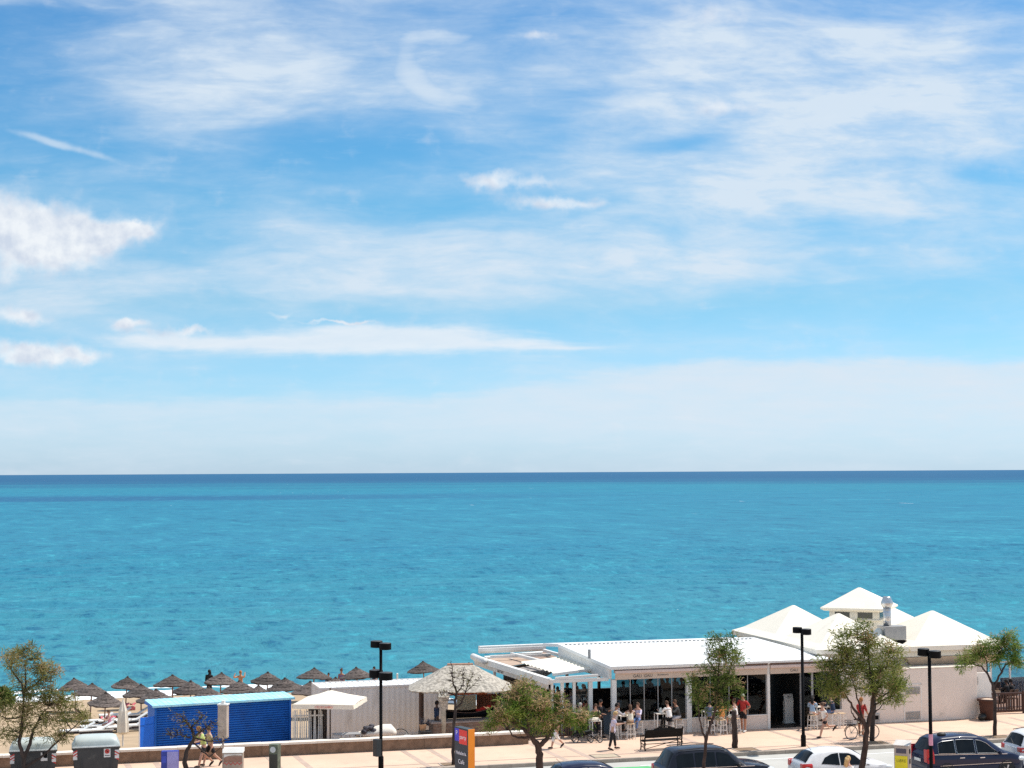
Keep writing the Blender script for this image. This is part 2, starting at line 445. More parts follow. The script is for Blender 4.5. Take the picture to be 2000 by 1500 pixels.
def sea_mat():
    m = bpy.data.materials.new('sea_water'); m.use_nodes = True; t = m.node_tree; b = t.nodes['Principled BSDF']
    g = t.nodes.new('ShaderNodeNewGeometry'); P = X(t, g.outputs['Position'])
    x, y, z = sep(t, P)
    dist = (x * x + y * y).m('SQRT')
    lg = dist.m('LOGARITHM', 10.0)                      # 2.1 at the shore ... 4.6 far out
    wob = (noise(t, vmath(t, 'MULTIPLY', P, (0.0006, 0.0022, 0)), 1.0, 4.0, 0.6) - 0.5)
    wob2 = noise(t, vmath(t, 'MULTIPLY', P, (0.0012, 0.0016, 0)), 1.0, 5.0, 0.65) - 0.5
    f = ((lg + wob * 0.34 + wob2 * 0.50) - 2.0) / 2.6
    deep = ramp(t, f.clamp(), [(0.00, (0.070, 0.262, 0.300)), (0.05, (0.040, 0.220, 0.282)), (0.20, (0.020, 0.190, 0.285)), (0.42, (0.014, 0.182, 0.285)),
                               (0.475, (0.014, 0.190, 0.280)), (0.565, (0.008, 0.100, 0.205)), (0.62, (0.006, 0.080, 0.185)), (0.80, (0.008, 0.090, 0.20))])
    # a long band of darker blue on the left, and random bluer patches
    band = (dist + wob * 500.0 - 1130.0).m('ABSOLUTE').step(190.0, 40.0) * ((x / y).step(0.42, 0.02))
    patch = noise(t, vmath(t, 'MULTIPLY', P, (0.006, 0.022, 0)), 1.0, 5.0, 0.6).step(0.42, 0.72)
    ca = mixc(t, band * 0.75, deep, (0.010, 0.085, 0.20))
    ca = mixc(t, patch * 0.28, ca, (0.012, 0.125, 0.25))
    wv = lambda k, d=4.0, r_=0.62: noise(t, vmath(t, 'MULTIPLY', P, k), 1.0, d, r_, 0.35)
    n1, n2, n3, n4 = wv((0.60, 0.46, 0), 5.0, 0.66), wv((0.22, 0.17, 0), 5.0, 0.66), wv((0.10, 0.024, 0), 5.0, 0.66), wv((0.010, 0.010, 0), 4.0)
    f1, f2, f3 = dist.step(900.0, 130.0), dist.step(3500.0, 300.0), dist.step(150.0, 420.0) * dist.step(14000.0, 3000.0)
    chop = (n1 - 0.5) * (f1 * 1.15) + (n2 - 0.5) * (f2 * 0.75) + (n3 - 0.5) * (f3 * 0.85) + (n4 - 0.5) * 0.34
    ca = mixc(t, chop.step(0.0, 0.29) * 0.92, ca, (0.006, 0.100, 0.19))  # dark and light sides of the ripples put into the water colour
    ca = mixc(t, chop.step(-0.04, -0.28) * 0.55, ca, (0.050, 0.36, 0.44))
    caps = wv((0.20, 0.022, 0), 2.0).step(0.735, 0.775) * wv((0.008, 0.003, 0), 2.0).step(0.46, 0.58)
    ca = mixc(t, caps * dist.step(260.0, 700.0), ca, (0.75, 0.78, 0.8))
    # far swell kept coarse so that it does not turn to noise
    h = n2 * 1.2 + n1 * 0.35 + noise(t, vmath(t, 'MULTIPLY', P, (0.02, 0.07, 0)), 1.0, 4.0, 0.5) * 1.6
    bp = t.nodes.new('ShaderNodeBump'); bp.inputs['Strength'].default_value = 0.85; bp.inputs['Distance'].default_value = 0.8
    t.links.new(h.k, bp.inputs['Height']); 
    t.nodes.remove(b)
    df = t.nodes.new('ShaderNodeBsdfDiffuse'); gl = t.nodes.new('ShaderNodeBsdfGlossy'); fr = t.nodes.new('ShaderNodeFresnel'); mx = t.nodes.new('ShaderNodeMixShader')
    gl.inputs['Roughness'].default_value = 0.22; fr.inputs['IOR'].default_value = 1.33
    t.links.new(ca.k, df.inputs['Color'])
    for n_ in (df, gl, fr): t.links.new(bp.outputs[0], n_.inputs['Normal'])
    t.links.new((X(t, fr.outputs[0]) * 0.55).m('MINIMUM', 0.16).k, mx.inputs[0])       # steep little waves keep the mean reflectance low
    t.links.new(df.outputs[0], mx.inputs[1]); t.links.new(gl.outputs[0], mx.inputs[2])
    t.links.new(mx.outputs[0], t.nodes['Material Output'].inputs['Surface'])
    return m


# sea: one sheet from the shore to beyond the horizon, its near part rolling in real waves
sea = MB()
rows = [104.0]
while rows[-1] < 420: rows.append(rows[-1] + 0.55 + (rows[-1] - 104) * 0.006)
rows += [480, 560, 700, 900, 1300, 2000, 4000, 9000, 20000, 60000]
nx = 150


def wave_h(x, y):
    k = max(0.0, min(1.0, (420 - y) / 120)) * min(1.0, max(0.0, (y - 106) / 20))
    w = 0.0
    for lx, ly, amp, ph in ((31, 9.0, .10, 0), (17, 5.6, .07, 1.3), (47, 13.0, .10, 2.1), (9, 3.4, .04, .7), (-23, 7.1, .07, 4.0)):
        w += amp * sin(2 * pi * (x / lx + y / ly) + ph + 1.6 * sin(x * 0.05 + y * 0.031 + ph))
    return w * k


for y in rows:
    wl, wr = -20 - y * 0.25 - (1.2 * y if y > 450 else 0), 40 + y * 0.75 + (1.2 * y if y > 450 else 0)
    for i in range(nx + 1):
        x = wl + (wr - wl) * i / nx
        sea.v.append((x, y, SEA_Z + wave_h(x, y)))
for r in range(len(rows) - 1):
    for i in range(nx):
        a = r * (nx + 1) + i
        sea.f.append((a, a + 1, a + nx + 2, a + nx + 1)); sea.mi.append(0)
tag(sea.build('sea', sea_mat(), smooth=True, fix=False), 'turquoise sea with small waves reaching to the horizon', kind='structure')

SAND = mat('beach_sand', (0.43, 0.31, 0.195), 0.95, var=0.12, scale=0.5, bump=0.5, bscale=3.0, world=True, dirt=((0.30, 0.20, 0.12), 0.25, 0.3))
PROFILE = [(77.7, -0.55), (86, -0.70), (93, -1.3), (99, -1.9), (104, -2.1), (109, -2.3), (115, -2.6), (121, -2.95), (127, -3.3), (140, -4.4)]


def sand_z(y, x=0.0):
    y = y + max(0.0, min(16.0, (x - 17.0) * 1.1)) * min(1.0, max(0.0, (y - 92.0) / 10.0))       # the shore runs nearer on the right
    for (a, za), (b, zb) in zip(PROFILE, PROFILE[1:]):
        if y <= b: return za + (zb - za) * (max(y, a) - a) / (b - a)
    return PROFILE[-1][1]


bm_ = MB(); nx = 90; ys = [77.7 + i * 1.1 for i in range(57)]
for y in ys:
    for i in range(nx + 1):
        x = -45 + i * 1.6
        bm_.v.append((x, y, sand_z(y, x) + (random.uniform(-.05, .05) if 79 < y < 122 else 0)))
for r in range(len(ys) - 1):
    for i in range(nx):
        a = r * (nx + 1) + i; bm_.f.append((a, a + 1, a + nx + 2, a + nx + 1)); bm_.mi.append(0)
tag(bm_.build('beach', SAND, smooth=True, fix=False), 'pale sandy beach sloping down to the sea', kind='structure')

FOAM = mat('sea_foam', (0.86, 0.88, 0.88), 0.8, var=0.05, scale=1.0, bump=0.8, bscale=4.0)
fm = MB(); rnd = random.Random(5)
for y0, wmin, wmax, gap in ((124.6, 2.6, 4.4, 0.0), (128.3, 0.3, 1.3, 0.45), (131.6, 0.1, 0.6, 0.7)):
    x = -30.0; e0, e1 = y0, y0 + wmin; on = True
    while x < 70:
        n0 = y0 - max(0.0, min(16.0, (x - 17.0) * 1.1)) + 0.7 * sin(x * 0.21 + y0) + rnd.uniform(-.35, .35); n1 = n0 + rnd.uniform(wmin, wmax)
        if on:
            m_ = [(x, e0, -3.13), (x + .7, n0, -3.13), (x + .7, (n0 + n1) / 2, -2.95), (x, (e0 + e1) / 2, -2.95), (x + .7, n1, -3.13), (x, e1, -3.13)]
            fm.add(m_, [(0, 1, 2, 3), (3, 2, 4, 5)])
        e0, e1 = n0, n1; x += .7
        if rnd.random() < 0.12: on = rnd.random() > gap
tag(fm.build('surf_foam', FOAM, smooth=True), 'white foam of small waves breaking along the beach', 'surf', kind='stuff')

PAVE = mat('pavement_slabs', (0.66, 0.46, 0.338), 0.9, var=0.09, scale=0.22, bump=0.2, bscale=25, world=True, dirt=((0.47, 0.32, 0.24), 0.9, 0.45))
BAND = mat('pavement_band', (0.47, 0.35, 0.28), 0.9, var=0.1, scale=1.5, world=True)
ASPH = mat('pale_asphalt', (0.46, 0.445, 0.41), 0.9, var=0.06, scale=0.7, bump=0.2, bscale=60, world=True, dirt=((0.33, 0.315, 0.29), 0.45, 0.55))
KERB = mat('kerb_stone', (0.40, 0.33, 0.27), 0.9, var=0.15, scale=2.0, world=True)
PAINT = mat('white_road_paint', (0.78, 0.78, 0.76), 0.8, var=0.08, scale=4, world=True)
GREENP = mat('green_road_paint', (0.10, 0.42, 0.16), 0.8, var=0.15, scale=3, world=True)
tag(MB().slab((-45, 72.62, -0.6), (110, 78.75, 0.0)).build('promenade_pavement', PAVE), 'pink paved seafront promenade', kind='structure')
tag(MB().slab((-45, 78.75, -0.6), (110, 80.6, -0.006)).build('terrace_pavement', PAVE), 'paved strip under the cafe front', kind='structure').hide_render = False
tag(MB().slab((-45, 63.0, -0.6), (110, 72.40, -0.15)).build('road', ASPH), 'sun-bleached grey road', kind='structure')
tag(MB().slab((-60, -20, -0.6), (110, 62.80, 0.0)).build('near_pavement', PAVE), 'pavement on the near side of the road', kind='structure')
for nm, y0, y1, lab in (('far_kerb', 72.40, 72.62, 'stone kerb along the promenade'), ('near_kerb', 62.80, 63.0, 'stone kerb on the near side')):
    kb = tag(bpy.data.objects.new(nm, None), lab, kind='structure'); COL.objects.link(kb)
    kme = MB().slab((-0.496, y0, -0.3), (0.496, y1, 0.0)).mesh('kerb_stone', KERB)
    for i in range(-12, 62 if nm == 'far_kerb' else 56):
        place('kerb_stone', kme, kb, (i + 0.5, 0, 0.012 + random.uniform(-.004, .004)))
bands = MB()
for i in range(-3, 8):
    for dx_ in (0, 1.25):
        x = 15.3 + i * 6.2 + dx_
        bands.add([(x, 72.63, .004), (x + .26, 72.63, .004), (x - .12, 78.7, .004), (x - .38, 78.7, .004)], [(0, 1, 2, 3)])
bands.add([(-45, 73.55, .008), (110, 73.55, .008), (110, 73.67, .008), (-45, 73.67, .008)], [(0, 1, 2, 3)])
tag(bands.build('paving_bands', BAND), 'darker stone bands crossing the promenade', kind='structure')
mk = MB()
for x in range(-10, 60, 7): mk.add([(x, 67.75, -.146), (x + 3, 67.75, -.146), (x + 3, 67.87, -.146), (x, 67.87, -.146)], [(0, 1, 2, 3)])
mk.add([(24.6, 71.25, -.146), (110, 71.25, -.146), (110, 71.37, -.146), (24.6, 71.37, -.146)], [(0, 1, 2, 3)])
tag(mk.build('road_markings', PAINT), 'white painted lines on the road', kind='structure')
tag(MB().add([(22.6, 69.6, -.145), (25.4, 69.9, -.145), (24.9, 71.1, -.145), (22.4, 71.2, -.145)], [(0, 1, 2, 3)]).build('green_lane_marking', GREENP), 'green painted patch of a bike lane on the road', kind='structure')
IRON = mat('cast_iron_cover', (0.16, 0.13, 0.11), 0.7, var=0.2)
EARTH = mat('tree_pit_earth', (0.24, 0.16, 0.10), 0.95, var=0.3, scale=8, bump=0.6, world=True)


def tree_pit(x, y, label):
    t = thing('tree_pit', label, 'tree pit', (x, y, 0), group='square tree pits along the kerb')
    MB().slab((-.5, -.42, .0), (.5, .42, .009)).build('earth', EARTH, t)
    f = MB()
    for a, b in (((-.58, -.5), (.58, -.42)), ((-.58, .42), (.58, .5)), ((-.58, -.42), (-.5, .42)), ((.5, -.42), (.58, .42))): f.slab((*a, 0), (*b, .02))
    f.build('stone_edge', KERB, t)


c_ = thing('access_cover', 'square iron access cover in the pavement near the kerb', 'manhole cover', (23.6, 73.3, 0))
MB().slab((-.55, -.4, .009), (.55, .4, .014)).build('cover_plate', mat('cover_infill', (0.44, 0.36, 0.26), 0.9), c_)
f_ = MB()
for a, b in (((-.62, -.47), (.62, -.4)), ((-.62, .4), (.62, .47)), ((-.62, -.4), (-.55, .4)), ((.55, -.4), (.62, .4))): f_.slab((*a, 0.009), (*b, .018))
f_.build('cover_frame', IRON, c_)


# ------------------------------------------------------------------ low promenade wall
STUCCO = mat('brown_stucco', (0.235, 0.155, 0.105), 0.95, var=0.25, scale=2.2, bump=0.8, bscale=14, dirt=((0.12, 0.075, 0.05), 1.6, 0.6))
COPING = mat('pale_coping', (0.80, 0.74, 0.65), 0.8, var=0.06, scale=3, dirt=((0.55, 0.48, 0.40), 1.5, 0.3))
lw = thing('low_wall', 'low brown stucco wall with a pale coping along the promenade', 'wall', (0, 77.5, 0))
sec = MB().slab((0.006, 0, -0.62), (2.494, 0.36, 0.50)).mesh('wall_section', STUCCO)
cop = MB().slab((0.004, -0.06, 0.50), (1.246, 0.44, 0.60)).mesh('coping_slab', COPING)
for i in range(-7, 9):
    x = 21.2 - 2.5 * (8 - i) - 2.5
    place('wall_section', sec, lw, (x, random.uniform(-.004, .004), 0))
    for k in (0, 1): place('coping_slab', cop, lw, (x + 1.25 * k, random.uniform(-.006, .006), random.uniform(-.004, .006)))

# ------------------------------------------------------------------ blue kiosk
BLUE = mat('blue_shutter_paint', (0.010, 0.135, 0.53), 0.5, spec=0.25, var=0.12, scale=1.2, dirt=((0.025, 0.06, 0.20), 0.8, 0.55))
BLUE2 = mat('blue_panel_paint', (0.004, 0.16, 0.74), 0.5, var=0.06)
CYAN = mat('pale_blue_roof_sheet', (0.36, 0.74, 0.90), 0.5, var=0.14, scale=2.0, dirt=((0.68, 0.84, 0.90), 1.1, 0.7))
ki = thing('kiosk', 'closed blue beach kiosk with roller shutters and pale blue roof', 'kiosk', (4.06, 80.15, -0.62), 9)
KL, KD, KH = 6.5, 1.5, 2.74
b = MB().slab((0, 0.10, 0), (KL, KD, KH)); b.build('wall', BLUE, ki)
for nm, x0, x1 in (('roller_shutter', 0.12, 3.16), ('roller_shutter', 3.30, KL - 0.1)):
    s = MB(); n = 24; z0, z1 = 0.05, KH - 0.12
    for k in range(n):
        za = z0 + (z1 - z0) * k / n; zb = z0 + (z1 - z0) * (k + 0.86) / n
        s.prism([(0.10, za), (0.045, za + 0.012), (0.03, (za + zb) / 2), (0.045, zb - 0.012), (0.10, zb)], 'x', x0, x1)
    sh = s.build(nm, BLUE, ki)
    MB().slab((x0, 0.03, 0.0), (x1, 0.085, 0.045)).build('bottom_bar', BLUE, sh)
MB().slab((3.17, -0.01, 0), (3.29, 0.09, KH)).build('centre_post', BLUE, ki)
for x0 in (0.0, KL - 0.09): MB().slab((x0, -0.01, 0), (x0 + 0.1, 0.09, KH)).build('corner_post', BLUE, ki)
r = MB(); n = 26
for k in range(n):                                        # ribbed sheet roof, a little higher at the back
    x0 = -0.12 + (KL + 0.26) * k / n; w = (KL + 0.26) / n
    r.prism([(-0.14, KH - 0.03), (-0.14, KH + 0.02), (KD + 0.1, KH + 0.10), (KD + 0.1, KH + 0.05)], 'x', x0, x0 + w * 0.999)
    r.prism([(-0.14, KH + 0.021), (-0.14, KH + 0.03), (KD + 0.1, KH + 0.11), (KD + 0.1, KH + 0.101)], 'x', x0 + w * 0.3, x0 + w * 0.7)
rf = r.build('roof', CYAN, ki)
MB().slab((-0.13, -0.165, KH - 0.07), (KL + 0.15, -0.142, KH + 0.03)).build('fascia_trim', CYAN, rf)
MB().slab((-0.135, -0.14, KH - 0.09), (-0.122, KD + 0.1, KH + 0.03)).build('side_trim', BLUE, rf)
lf = MB().box((-0.40, -0.02, 1.12), (0.80, 0.035, 2.24))
d = lf.build('door_panel', BLUE2, ki); d.location = (-0.02, 0.05, 0.03); d.rotation_euler = (0, 0, radians(24))
MB().box((-0.805, -0.02, 1.12), (0.035, 0.05, 2.26)).build('edge_trim', WHITE, d)
for z in (0.55, 1.9): MB().box((-0.40, -0.045, z), (0.74, 0.012, 0.03)).build('panel_rail', BLUE, d)

# ------------------------------------------------------------------ white shipping container
CONT = mat('white_container_paint', (0.78, 0.72, 0.68), 0.55, var=0.05, scale=1.2, stretch=(1, 1, 0.25), dirt=((0.45, 0.38, 0.33), 1.1, 0.35))
co = thing('shipping_container', 'white corrugated shipping container on the sand behind the straw roofed grill', 'container', (12.58, 86.06, -0.72), 2.0)
L, Wd, Hc = 6.7, 2.44, 2.62


def corrugate(x0, x1, y, z0, z1, depth, axis, period=0.28):
    m = MB(); n = int((x1 - x0) / period); w = (x1 - x0) / n; pts = []
    for k in range(n):
        a = x0 + k * w; pts += [(a, 0), (a + w * .25, 0), (a + w * .5, depth), (a + w * .75, depth)]
    pts.append((x1, 0))
    for (a, q) in pts:
        for z in (z0, z1): m.v.append((a, y + q, z) if axis == 'x' else (y + q, a, z))
    for i in range(len(pts) - 1): m.f.append((2 * i, 2 * i + 2, 2 * i + 3, 2 * i + 1)); m.mi.append(0)
    return m


corrugate(0.1, L - 0.1, 0.02, 0.14, Hc - 0.1, 0.03, 'x').build('front_panel', CONT, co)
corrugate(0.1, Wd - 0.1, 0.02, 0.14, Hc - 0.1, 0.045, 'y').build('end_panel', CONT, co)
MB().slab((0.09, Wd - 0.05, 0.12), (L - 0.09, Wd - 0.02, Hc - 0.08)).build('back_panel', CONT, co)
MB().slab((L - 0.05, 0.09, 0.12), (L - 0.02, Wd - 0.09, Hc - 0.08)).build('end_panel', CONT, co)
rp = MB()
for k in range(22): rp.prism([(0.08, Hc - 0.06), (Wd - 0.08, Hc - 0.06), (Wd - 0.08, Hc - 0.035), (0.08, Hc - 0.035)], 'x', 0.1 + k * 0.2955, 0.1 + k * 0.2955 + 0.2)
rp.slab((0.08, 0.08, Hc - 0.075), (L - 0.08, Wd - 0.08, Hc - 0.062))
rp.build('roof_panel', ROOFWHITE, co)
for x in (0, L - 0.1):
    for y in (0, Wd - 0.1): MB().slab((x, y, 0), (x + 0.1, y + 0.1, Hc)).build('corner_post', CONT, co)
for y in (0.0, Wd - 0.08):
    for z in (0.0, Hc - 0.1): MB().slab((0.1, y, z), (L - 0.1, y + 0.08, z + (0.1 if z else 0.14))).build('side_rail', CONT, co)
for z in (0.0, Hc - 0.1):
    for x in (0.0, L - 0.08): MB().slab((x, 0.1, z), (x + 0.08, Wd - 0.1, z + 0.1)).build('end_rail', CONT, co)

# ------------------------------------------------------------------ straw roofed grill hut
STRAW = mat('pale_straw', (0.42, 0.375, 0.315), 0.95, var=0.42, scale=7, bump=1.0, bscale=30, stretch=(1, 1, 1), dirt=((0.25, 0.21, 0.16), 2.2, 0.45))
ORANGE = mat('orange_beam_paint', (0.62, 0.13, 0.03), 0.7, var=0.2)
BEIGE = mat('beige_panel', (0.72, 0.62, 0.45), 0.8, var=0.05)
NAVY = mat('navy_cloth', (0.015, 0.03, 0.07), 0.9, var=0.3)
CONCR = mat('weathered_concrete', (0.42, 0.38, 0.33), 0.9, var=0.15, scale=4, bump=0.4)
hx, hy = on_y(899, 1335, 81.9).x, 81.9
hu = thing('grill_hut', 'round grill hut with pale straw roof behind the low wall', 'hut', (hx, hy, -0.6))


def ring(rx, ry, z, n=40, jit=0.0, jz=0.0, rid=0.0):
    o = []
    for k in range(n):
        a = 2 * pi * k / n; q = 1 + random.uniform(-jit, jit)
        o.append((rx * q * cos(a) + (rid if cos(a) > 0 else -rid), ry * q * sin(a), z + random.uniform(-jz, jz)))
    return o


def loft(rings, cap=True):
    m = MB(); n = len(rings[0])
    for r_ in rings: m.v += r_
    for i in range(len(rings) - 1):
        for k in range(n):
            k2 = (k + 1) % n; m.f.append((i * n + k, i * n + k2, (i + 1) * n + k2, (i + 1) * n + k)); m.mi.append(0)
    if cap: m.f.append(tuple((len(rings) - 1) * n + k for k in range(n))); m.mi.append(0)
    return m


Z = 0.6
def hip(f, z, jit=0.0, jz=0.0, n=72):
    """a rounded rectangle shrinking from the eave (f=1) to the short ridge (f=0)"""
    o = []
    for k in range(n):
        a = 2 * pi * k / n; c, s_ = cos(a), sin(a); q = 1 + random.uniform(-jit, jit)
        x = (abs(c) ** .5) * (1 if c > 0 else -1); y = (abs(s_) ** .5) * (1 if s_ > 0 else -1)
        xx, yy = (.62 + (2.42 - .62) * f) * x * q, (.04 + (2.05 - .04) * f) * y * q
        r_ = radians(-14); o.append((xx * cos(r_) - yy * sin(r_), xx * sin(r_) + yy * cos(r_), z + random.uniform(-jz, jz)))
    return o


th = loft([hip(.97, 2.31 + Z), hip(1.04, 2.20 + Z, .014, .04), hip(1.06, 2.25 + Z, .012, .02), hip(.85, 2.44 + Z, .014, .014), hip(.62, 2.67 + Z, .014, .014), hip(.38, 2.92 + Z, .012, .012), hip(.16, 3.16 + Z, .01, .01), hip(.0, 3.32 + Z)])
th.build('thatch_roof', STRAW, hu)
fr = MB(); rr = random.Random(3)
for k in range(340):                                       # hanging straw ends along the eave
    a = rr.uniform(0, 2 * pi); hp_ = hip(1.03, 2.24 + Z, n=144) if k == 0 else hp_; p = Vector(hp_[int(a / 2 / pi * 144) % 144]); q = p + Vector((rr.uniform(-.06, .06), rr.uniform(-.06, .06), rr.uniform(-.11, -.03))); t_ = Vector((-sin(a), cos(a), 0)) * 0.03
    fr.add([p - t_, p + t_, q + t_ * .3], [(0, 1, 2)])
fr.build('straw_fringe', STRAW, hu, fix=False)['kind'] = 'stuff'
MB().tube([(-.62, .15, 3.33 + Z), (.62, -.15, 3.34 + Z)], .055, 8).build('ridge_pole', mat('ridge_tile', (0.5, 0.27, 0.17), 0.8), hu)
for x, y in ((-2.2, -0.9), (2.2, -0.8), (-1.6, 1.5), (1.6, 1.5), (2.15, 0.6)): MB().tube([(x, y, -0.05), (x, y, 2.4 + Z)], .075, 8).build('post', DARKWOOD, hu)
cp = MB().lathe([(.13, 0), (.12, 1.6), (.115, 1.9 + Z)], 10, (-1.27, -1.9, 0)); cpo = cp.build('carved_post', mat('sandstone_post', (0.52, 0.43, 0.32), 0.9, var=.2), hu, smooth=True)
MB().lathe([(.12, 1.35 + Z), (.17, 1.6 + Z), (.27, 1.92 + Z), (.31, 2.06 + Z), (.2, 2.08 + Z)], 12, (-1.27, -1.9, 0)).build('flared_capital', STRAW, cpo)
tf = MB()
for k in range(160):
    a = rr.uniform(0, 2 * pi); p = Vector((-1.27 + .2 * cos(a), -1.9 + .2 * sin(a), 2.04 + Z)); q = p + Vector((rr.uniform(-.25, .55), rr.uniform(-.15, .5), rr.uniform(-.05, .5))); t_ = Vector((rr.uniform(-.02, .02), .02, 0))
    tf.add([p - t_, p + t_, q], [(0, 1, 2)])
tf.build('straw_tuft', mat('bleached_straw', (0.80, 0.74, 0.66), 0.9), cpo, fix=False)['kind'] = 'stuff'
x0 = on_y(845, 1410, 80.0).x - hx; x1 = on_y(985, 1410, 80.0).x - hx
plk = MB().slab((0, -1.93, 0), (1, -1.86, .145)).mesh('board', mat('grill_counter_boards', (0.21, 0.13, 0.09), 0.8, var=.45, scale=3, stretch=(1, 1, 5), dirt=((0.34, 0.3, 0.25), 2, .4)))
MB().slab((x0, -1.855, 0), (x1, -1.0, 1.36)).build('counter', DARKWOOD, hu)
for r_ in range(9):
    xx = x0
    while xx < x1 - .05:
        w = min(random.uniform(.7, 1.2), x1 - xx); place('board', plk, hu, (xx + .004, random.uniform(-.012, .004), .02 + r_ * .15), scale=(w - .008, 1, 1)); xx += w
MB().slab((x0 - .06, -1.97, 1.37), (x1 + .06, -1.0, 1.44)).build('counter_top', mat('worn_worktop', (0.34, 0.28, 0.25), 0.7, var=.2), hu)
MB().slab((-.55, .9, 2.3), (1.6, 1.02, 2.72)).build('fascia_beam', ORANGE, hu)
MB().slab((.05, .93, 1.35), (1.02, .99, 2.28)).build('back_panel', BEIGE, hu)
cu = MB()
for k in range(16): cu.prism([(1.05 + k * .075, .98), (1.05 + k * .075 + .037, .92), (1.05 + k * .075 + .075, .98), (1.05 + k * .075 + .037, 1.02)], 'z', 1.2, 2.3)
cu.build('curtain', mat('rust_striped_curtain', (0.34, 0.13, 0.08), 0.9, var=.5, scale=9, stretch=(1, 1, .1)), hu)
bo = thing('grill_boat', 'black boat-shaped fish grill on the hut counter', 'grill', (hx + .25, hy - .95, .84))
hull = MB(); st = []
for i in range(13):
    t_ = -1 + i / 6; w = .42 * (1 - abs(t_) ** 2.6) + .015; x = 1.28 * t_; zt = .30 + .14 * t_ * t_ + (.1 * t_ if t_ > 0 else 0)
    st.append([(x, -w, zt), (x, -w * .8, .14), (x, 0, .0), (x, w * .8, .14), (x, w, zt), (x, w * .85, zt - .1), (x, 0, zt - .14), (x, -w * .85, zt - .1)])
loft(st).build('hull', BLACK, bo, smooth=True)
MB().tube([(x[0][0], x[0][1], x[0][2]) for x in st], .022, 6).build('gunwale', DARKWOOD, bo); MB().tube([(x[4][0], x[4][1], x[4][2]) for x in st], .022, 6).build('gunwale', DARKWOOD, bo)
rc = thing('red_cloth', 'crumpled red cloth lying on the end of the hut counter', 'cloth', on_y(947, 1387, 80.9))
m_ = MB(); m_.sphere((0, 0, .02), (.33, .2, .16), 12, 7); m_.sphere((.22, .05, .08), (.17, .14, .16), 10, 6); m_.sphere((-.25, 0, 0), (.2, .14, .08), 10, 6)
m_.v = [(a + random.uniform(-.03, .03), b_ + random.uniform(-.03, .03), c + random.uniform(-.03, .03)) for a, b_, c in m_.v]
m_.build('cloth', mat('red_cloth_weave', (0.62, 0.03, 0.02), 0.9, var=.2), rc, smooth=True)
pb = thing('planter_box', 'black planter box with a clay pot of dark spiky leaves', 'planter', (on_y(830, 1430, 79.6).x, 79.6, -.6))
MB().slab((-.28, -.25, 0), (.28, .25, 1.12)).build('box', mat('black_planter', (0.02, 0.02, 0.022), 0.6), pb, bevel=.015)
pot = MB().lathe([(.12, 1.12), (.18, 1.38), (.19, 1.42), (.16, 1.42)], 12, (-.1, 0, 0)).build('clay_pot', mat('clay', (0.42, 0.25, 0.14), 0.8), pb)
lv = MB()
for k in range(60):
    a = random.uniform(0, 2 * pi); r_ = random.uniform(.1, .4); p = Vector((random.uniform(-.2, .2), random.uniform(-.1, .1), 1.36)); q = p + Vector((r_ * cos(a), r_ * sin(a) * .7, random.uniform(.15, .5))); s_ = Vector((-sin(a), cos(a), 0)) * .025
    lv.add([p - s_, p + s_, q], [(0, 1, 2)])
lv.build('leaves', mat('dark_agave_leaf', (0.05, 0.05, 0.07), 0.6, var=.4), pb, fix=False)['kind'] = 'stuff'
bk = thing('bucket', 'white bucket just behind the low wall beside the black planter', 'bucket', (on_y(796, 1430, 79.2).x, 79.2, -.1))
MB().lathe([(.13, -.5), (.17, .47), (.18, .5), (.15, .5)], 12).build('pail', WHITE, bk)

# ------------------------------------------------------------------ square white market parasol, fence, cart behind the wall
CANVAS = mat('white_canvas', (0.80, 0.72, 0.60), 0.9, var=0.05, scale=2, dirt=((0.62, 0.55, 0.47), 2.0, .3))
px_ = on_z(645, 1346.6, 2.62)
pa = thing('market_parasol', 'square off-white cafe parasol open beside the white container', 'parasol', (px_.x, px_.y, -.6), -22)
h, ze, za = 1.44, 2.10 + .6, 2.60 + .6
cv = MB()
for k in range(4):
    a, b_ = [(sx * h, sy * h, ze) for sx, sy in (((-1, -1), (1, -1)), ((1, -1), (1, 1)), ((1, 1), (-1, 1)), ((-1, 1), (-1, -1)))[k]]
    mid = tuple((a[i] + b_[i]) / 2 * .97 if i < 2 else a[i] + .01 for i in range(3))
    cv.add([a, mid, b_, (0, 0, za), tuple((a[i]) * .5 if i < 2 else (ze + za) / 2 - .03 for i in range(3)), tuple((b_[i]) * .5 if i < 2 else (ze + za) / 2 - .03 for i in range(3))],
           [(0, 1, 4), (1, 5, 4), (1, 2, 5), (4, 5, 3)])
cvo = cv.build('canopy', CANVAS, pa)
for k in range(4):
    va = MB()
    for i in range(8):
        t0, t1 = -1 + i / 4, -1 + (i + 1) / 4; bo_ = lambda t_: .02 * sin(t_ * 9)
        q = [(t0 * h, -h - bo_(t0), ze), (t1 * h, -h - bo_(t1), ze), (t1 * h, -h - .02 - bo_(t1), ze - .20), (t0 * h, -h - .02 - bo_(t0), ze - .20)]
        R_ = Matrix.Rotation(k * pi / 2, 3, 'Z'); va.add([R_ @ Vector(p) for p in q], [(0, 1, 2, 3)])
    v_ = va.build('valance', CANVAS, cvo)
RED = mat('red_print', (0.50, 0.06, 0.04), 0.8, var=.05)
lettering('lettering', 'CRUZCAMPO', pa, (.05, -h - .07, ze - .11), (pi / 2, 0, 0), .14, RED, .002)
MB().tube([(0, 0, 0), (0, 0, za + .05)], .035, 8).build('pole', mat('dark_bronze_pole', (0.10, 0.07, 0.05), 0.5), pa)
MB().lathe([(.03, za), (.05, za + .05), (.02, za + .1)], 8).build('finial', DARKWOOD, pa)
MB().slab((-.35, -.35, 0), (.35, .35, .1)).build('base', CONCR, pa)
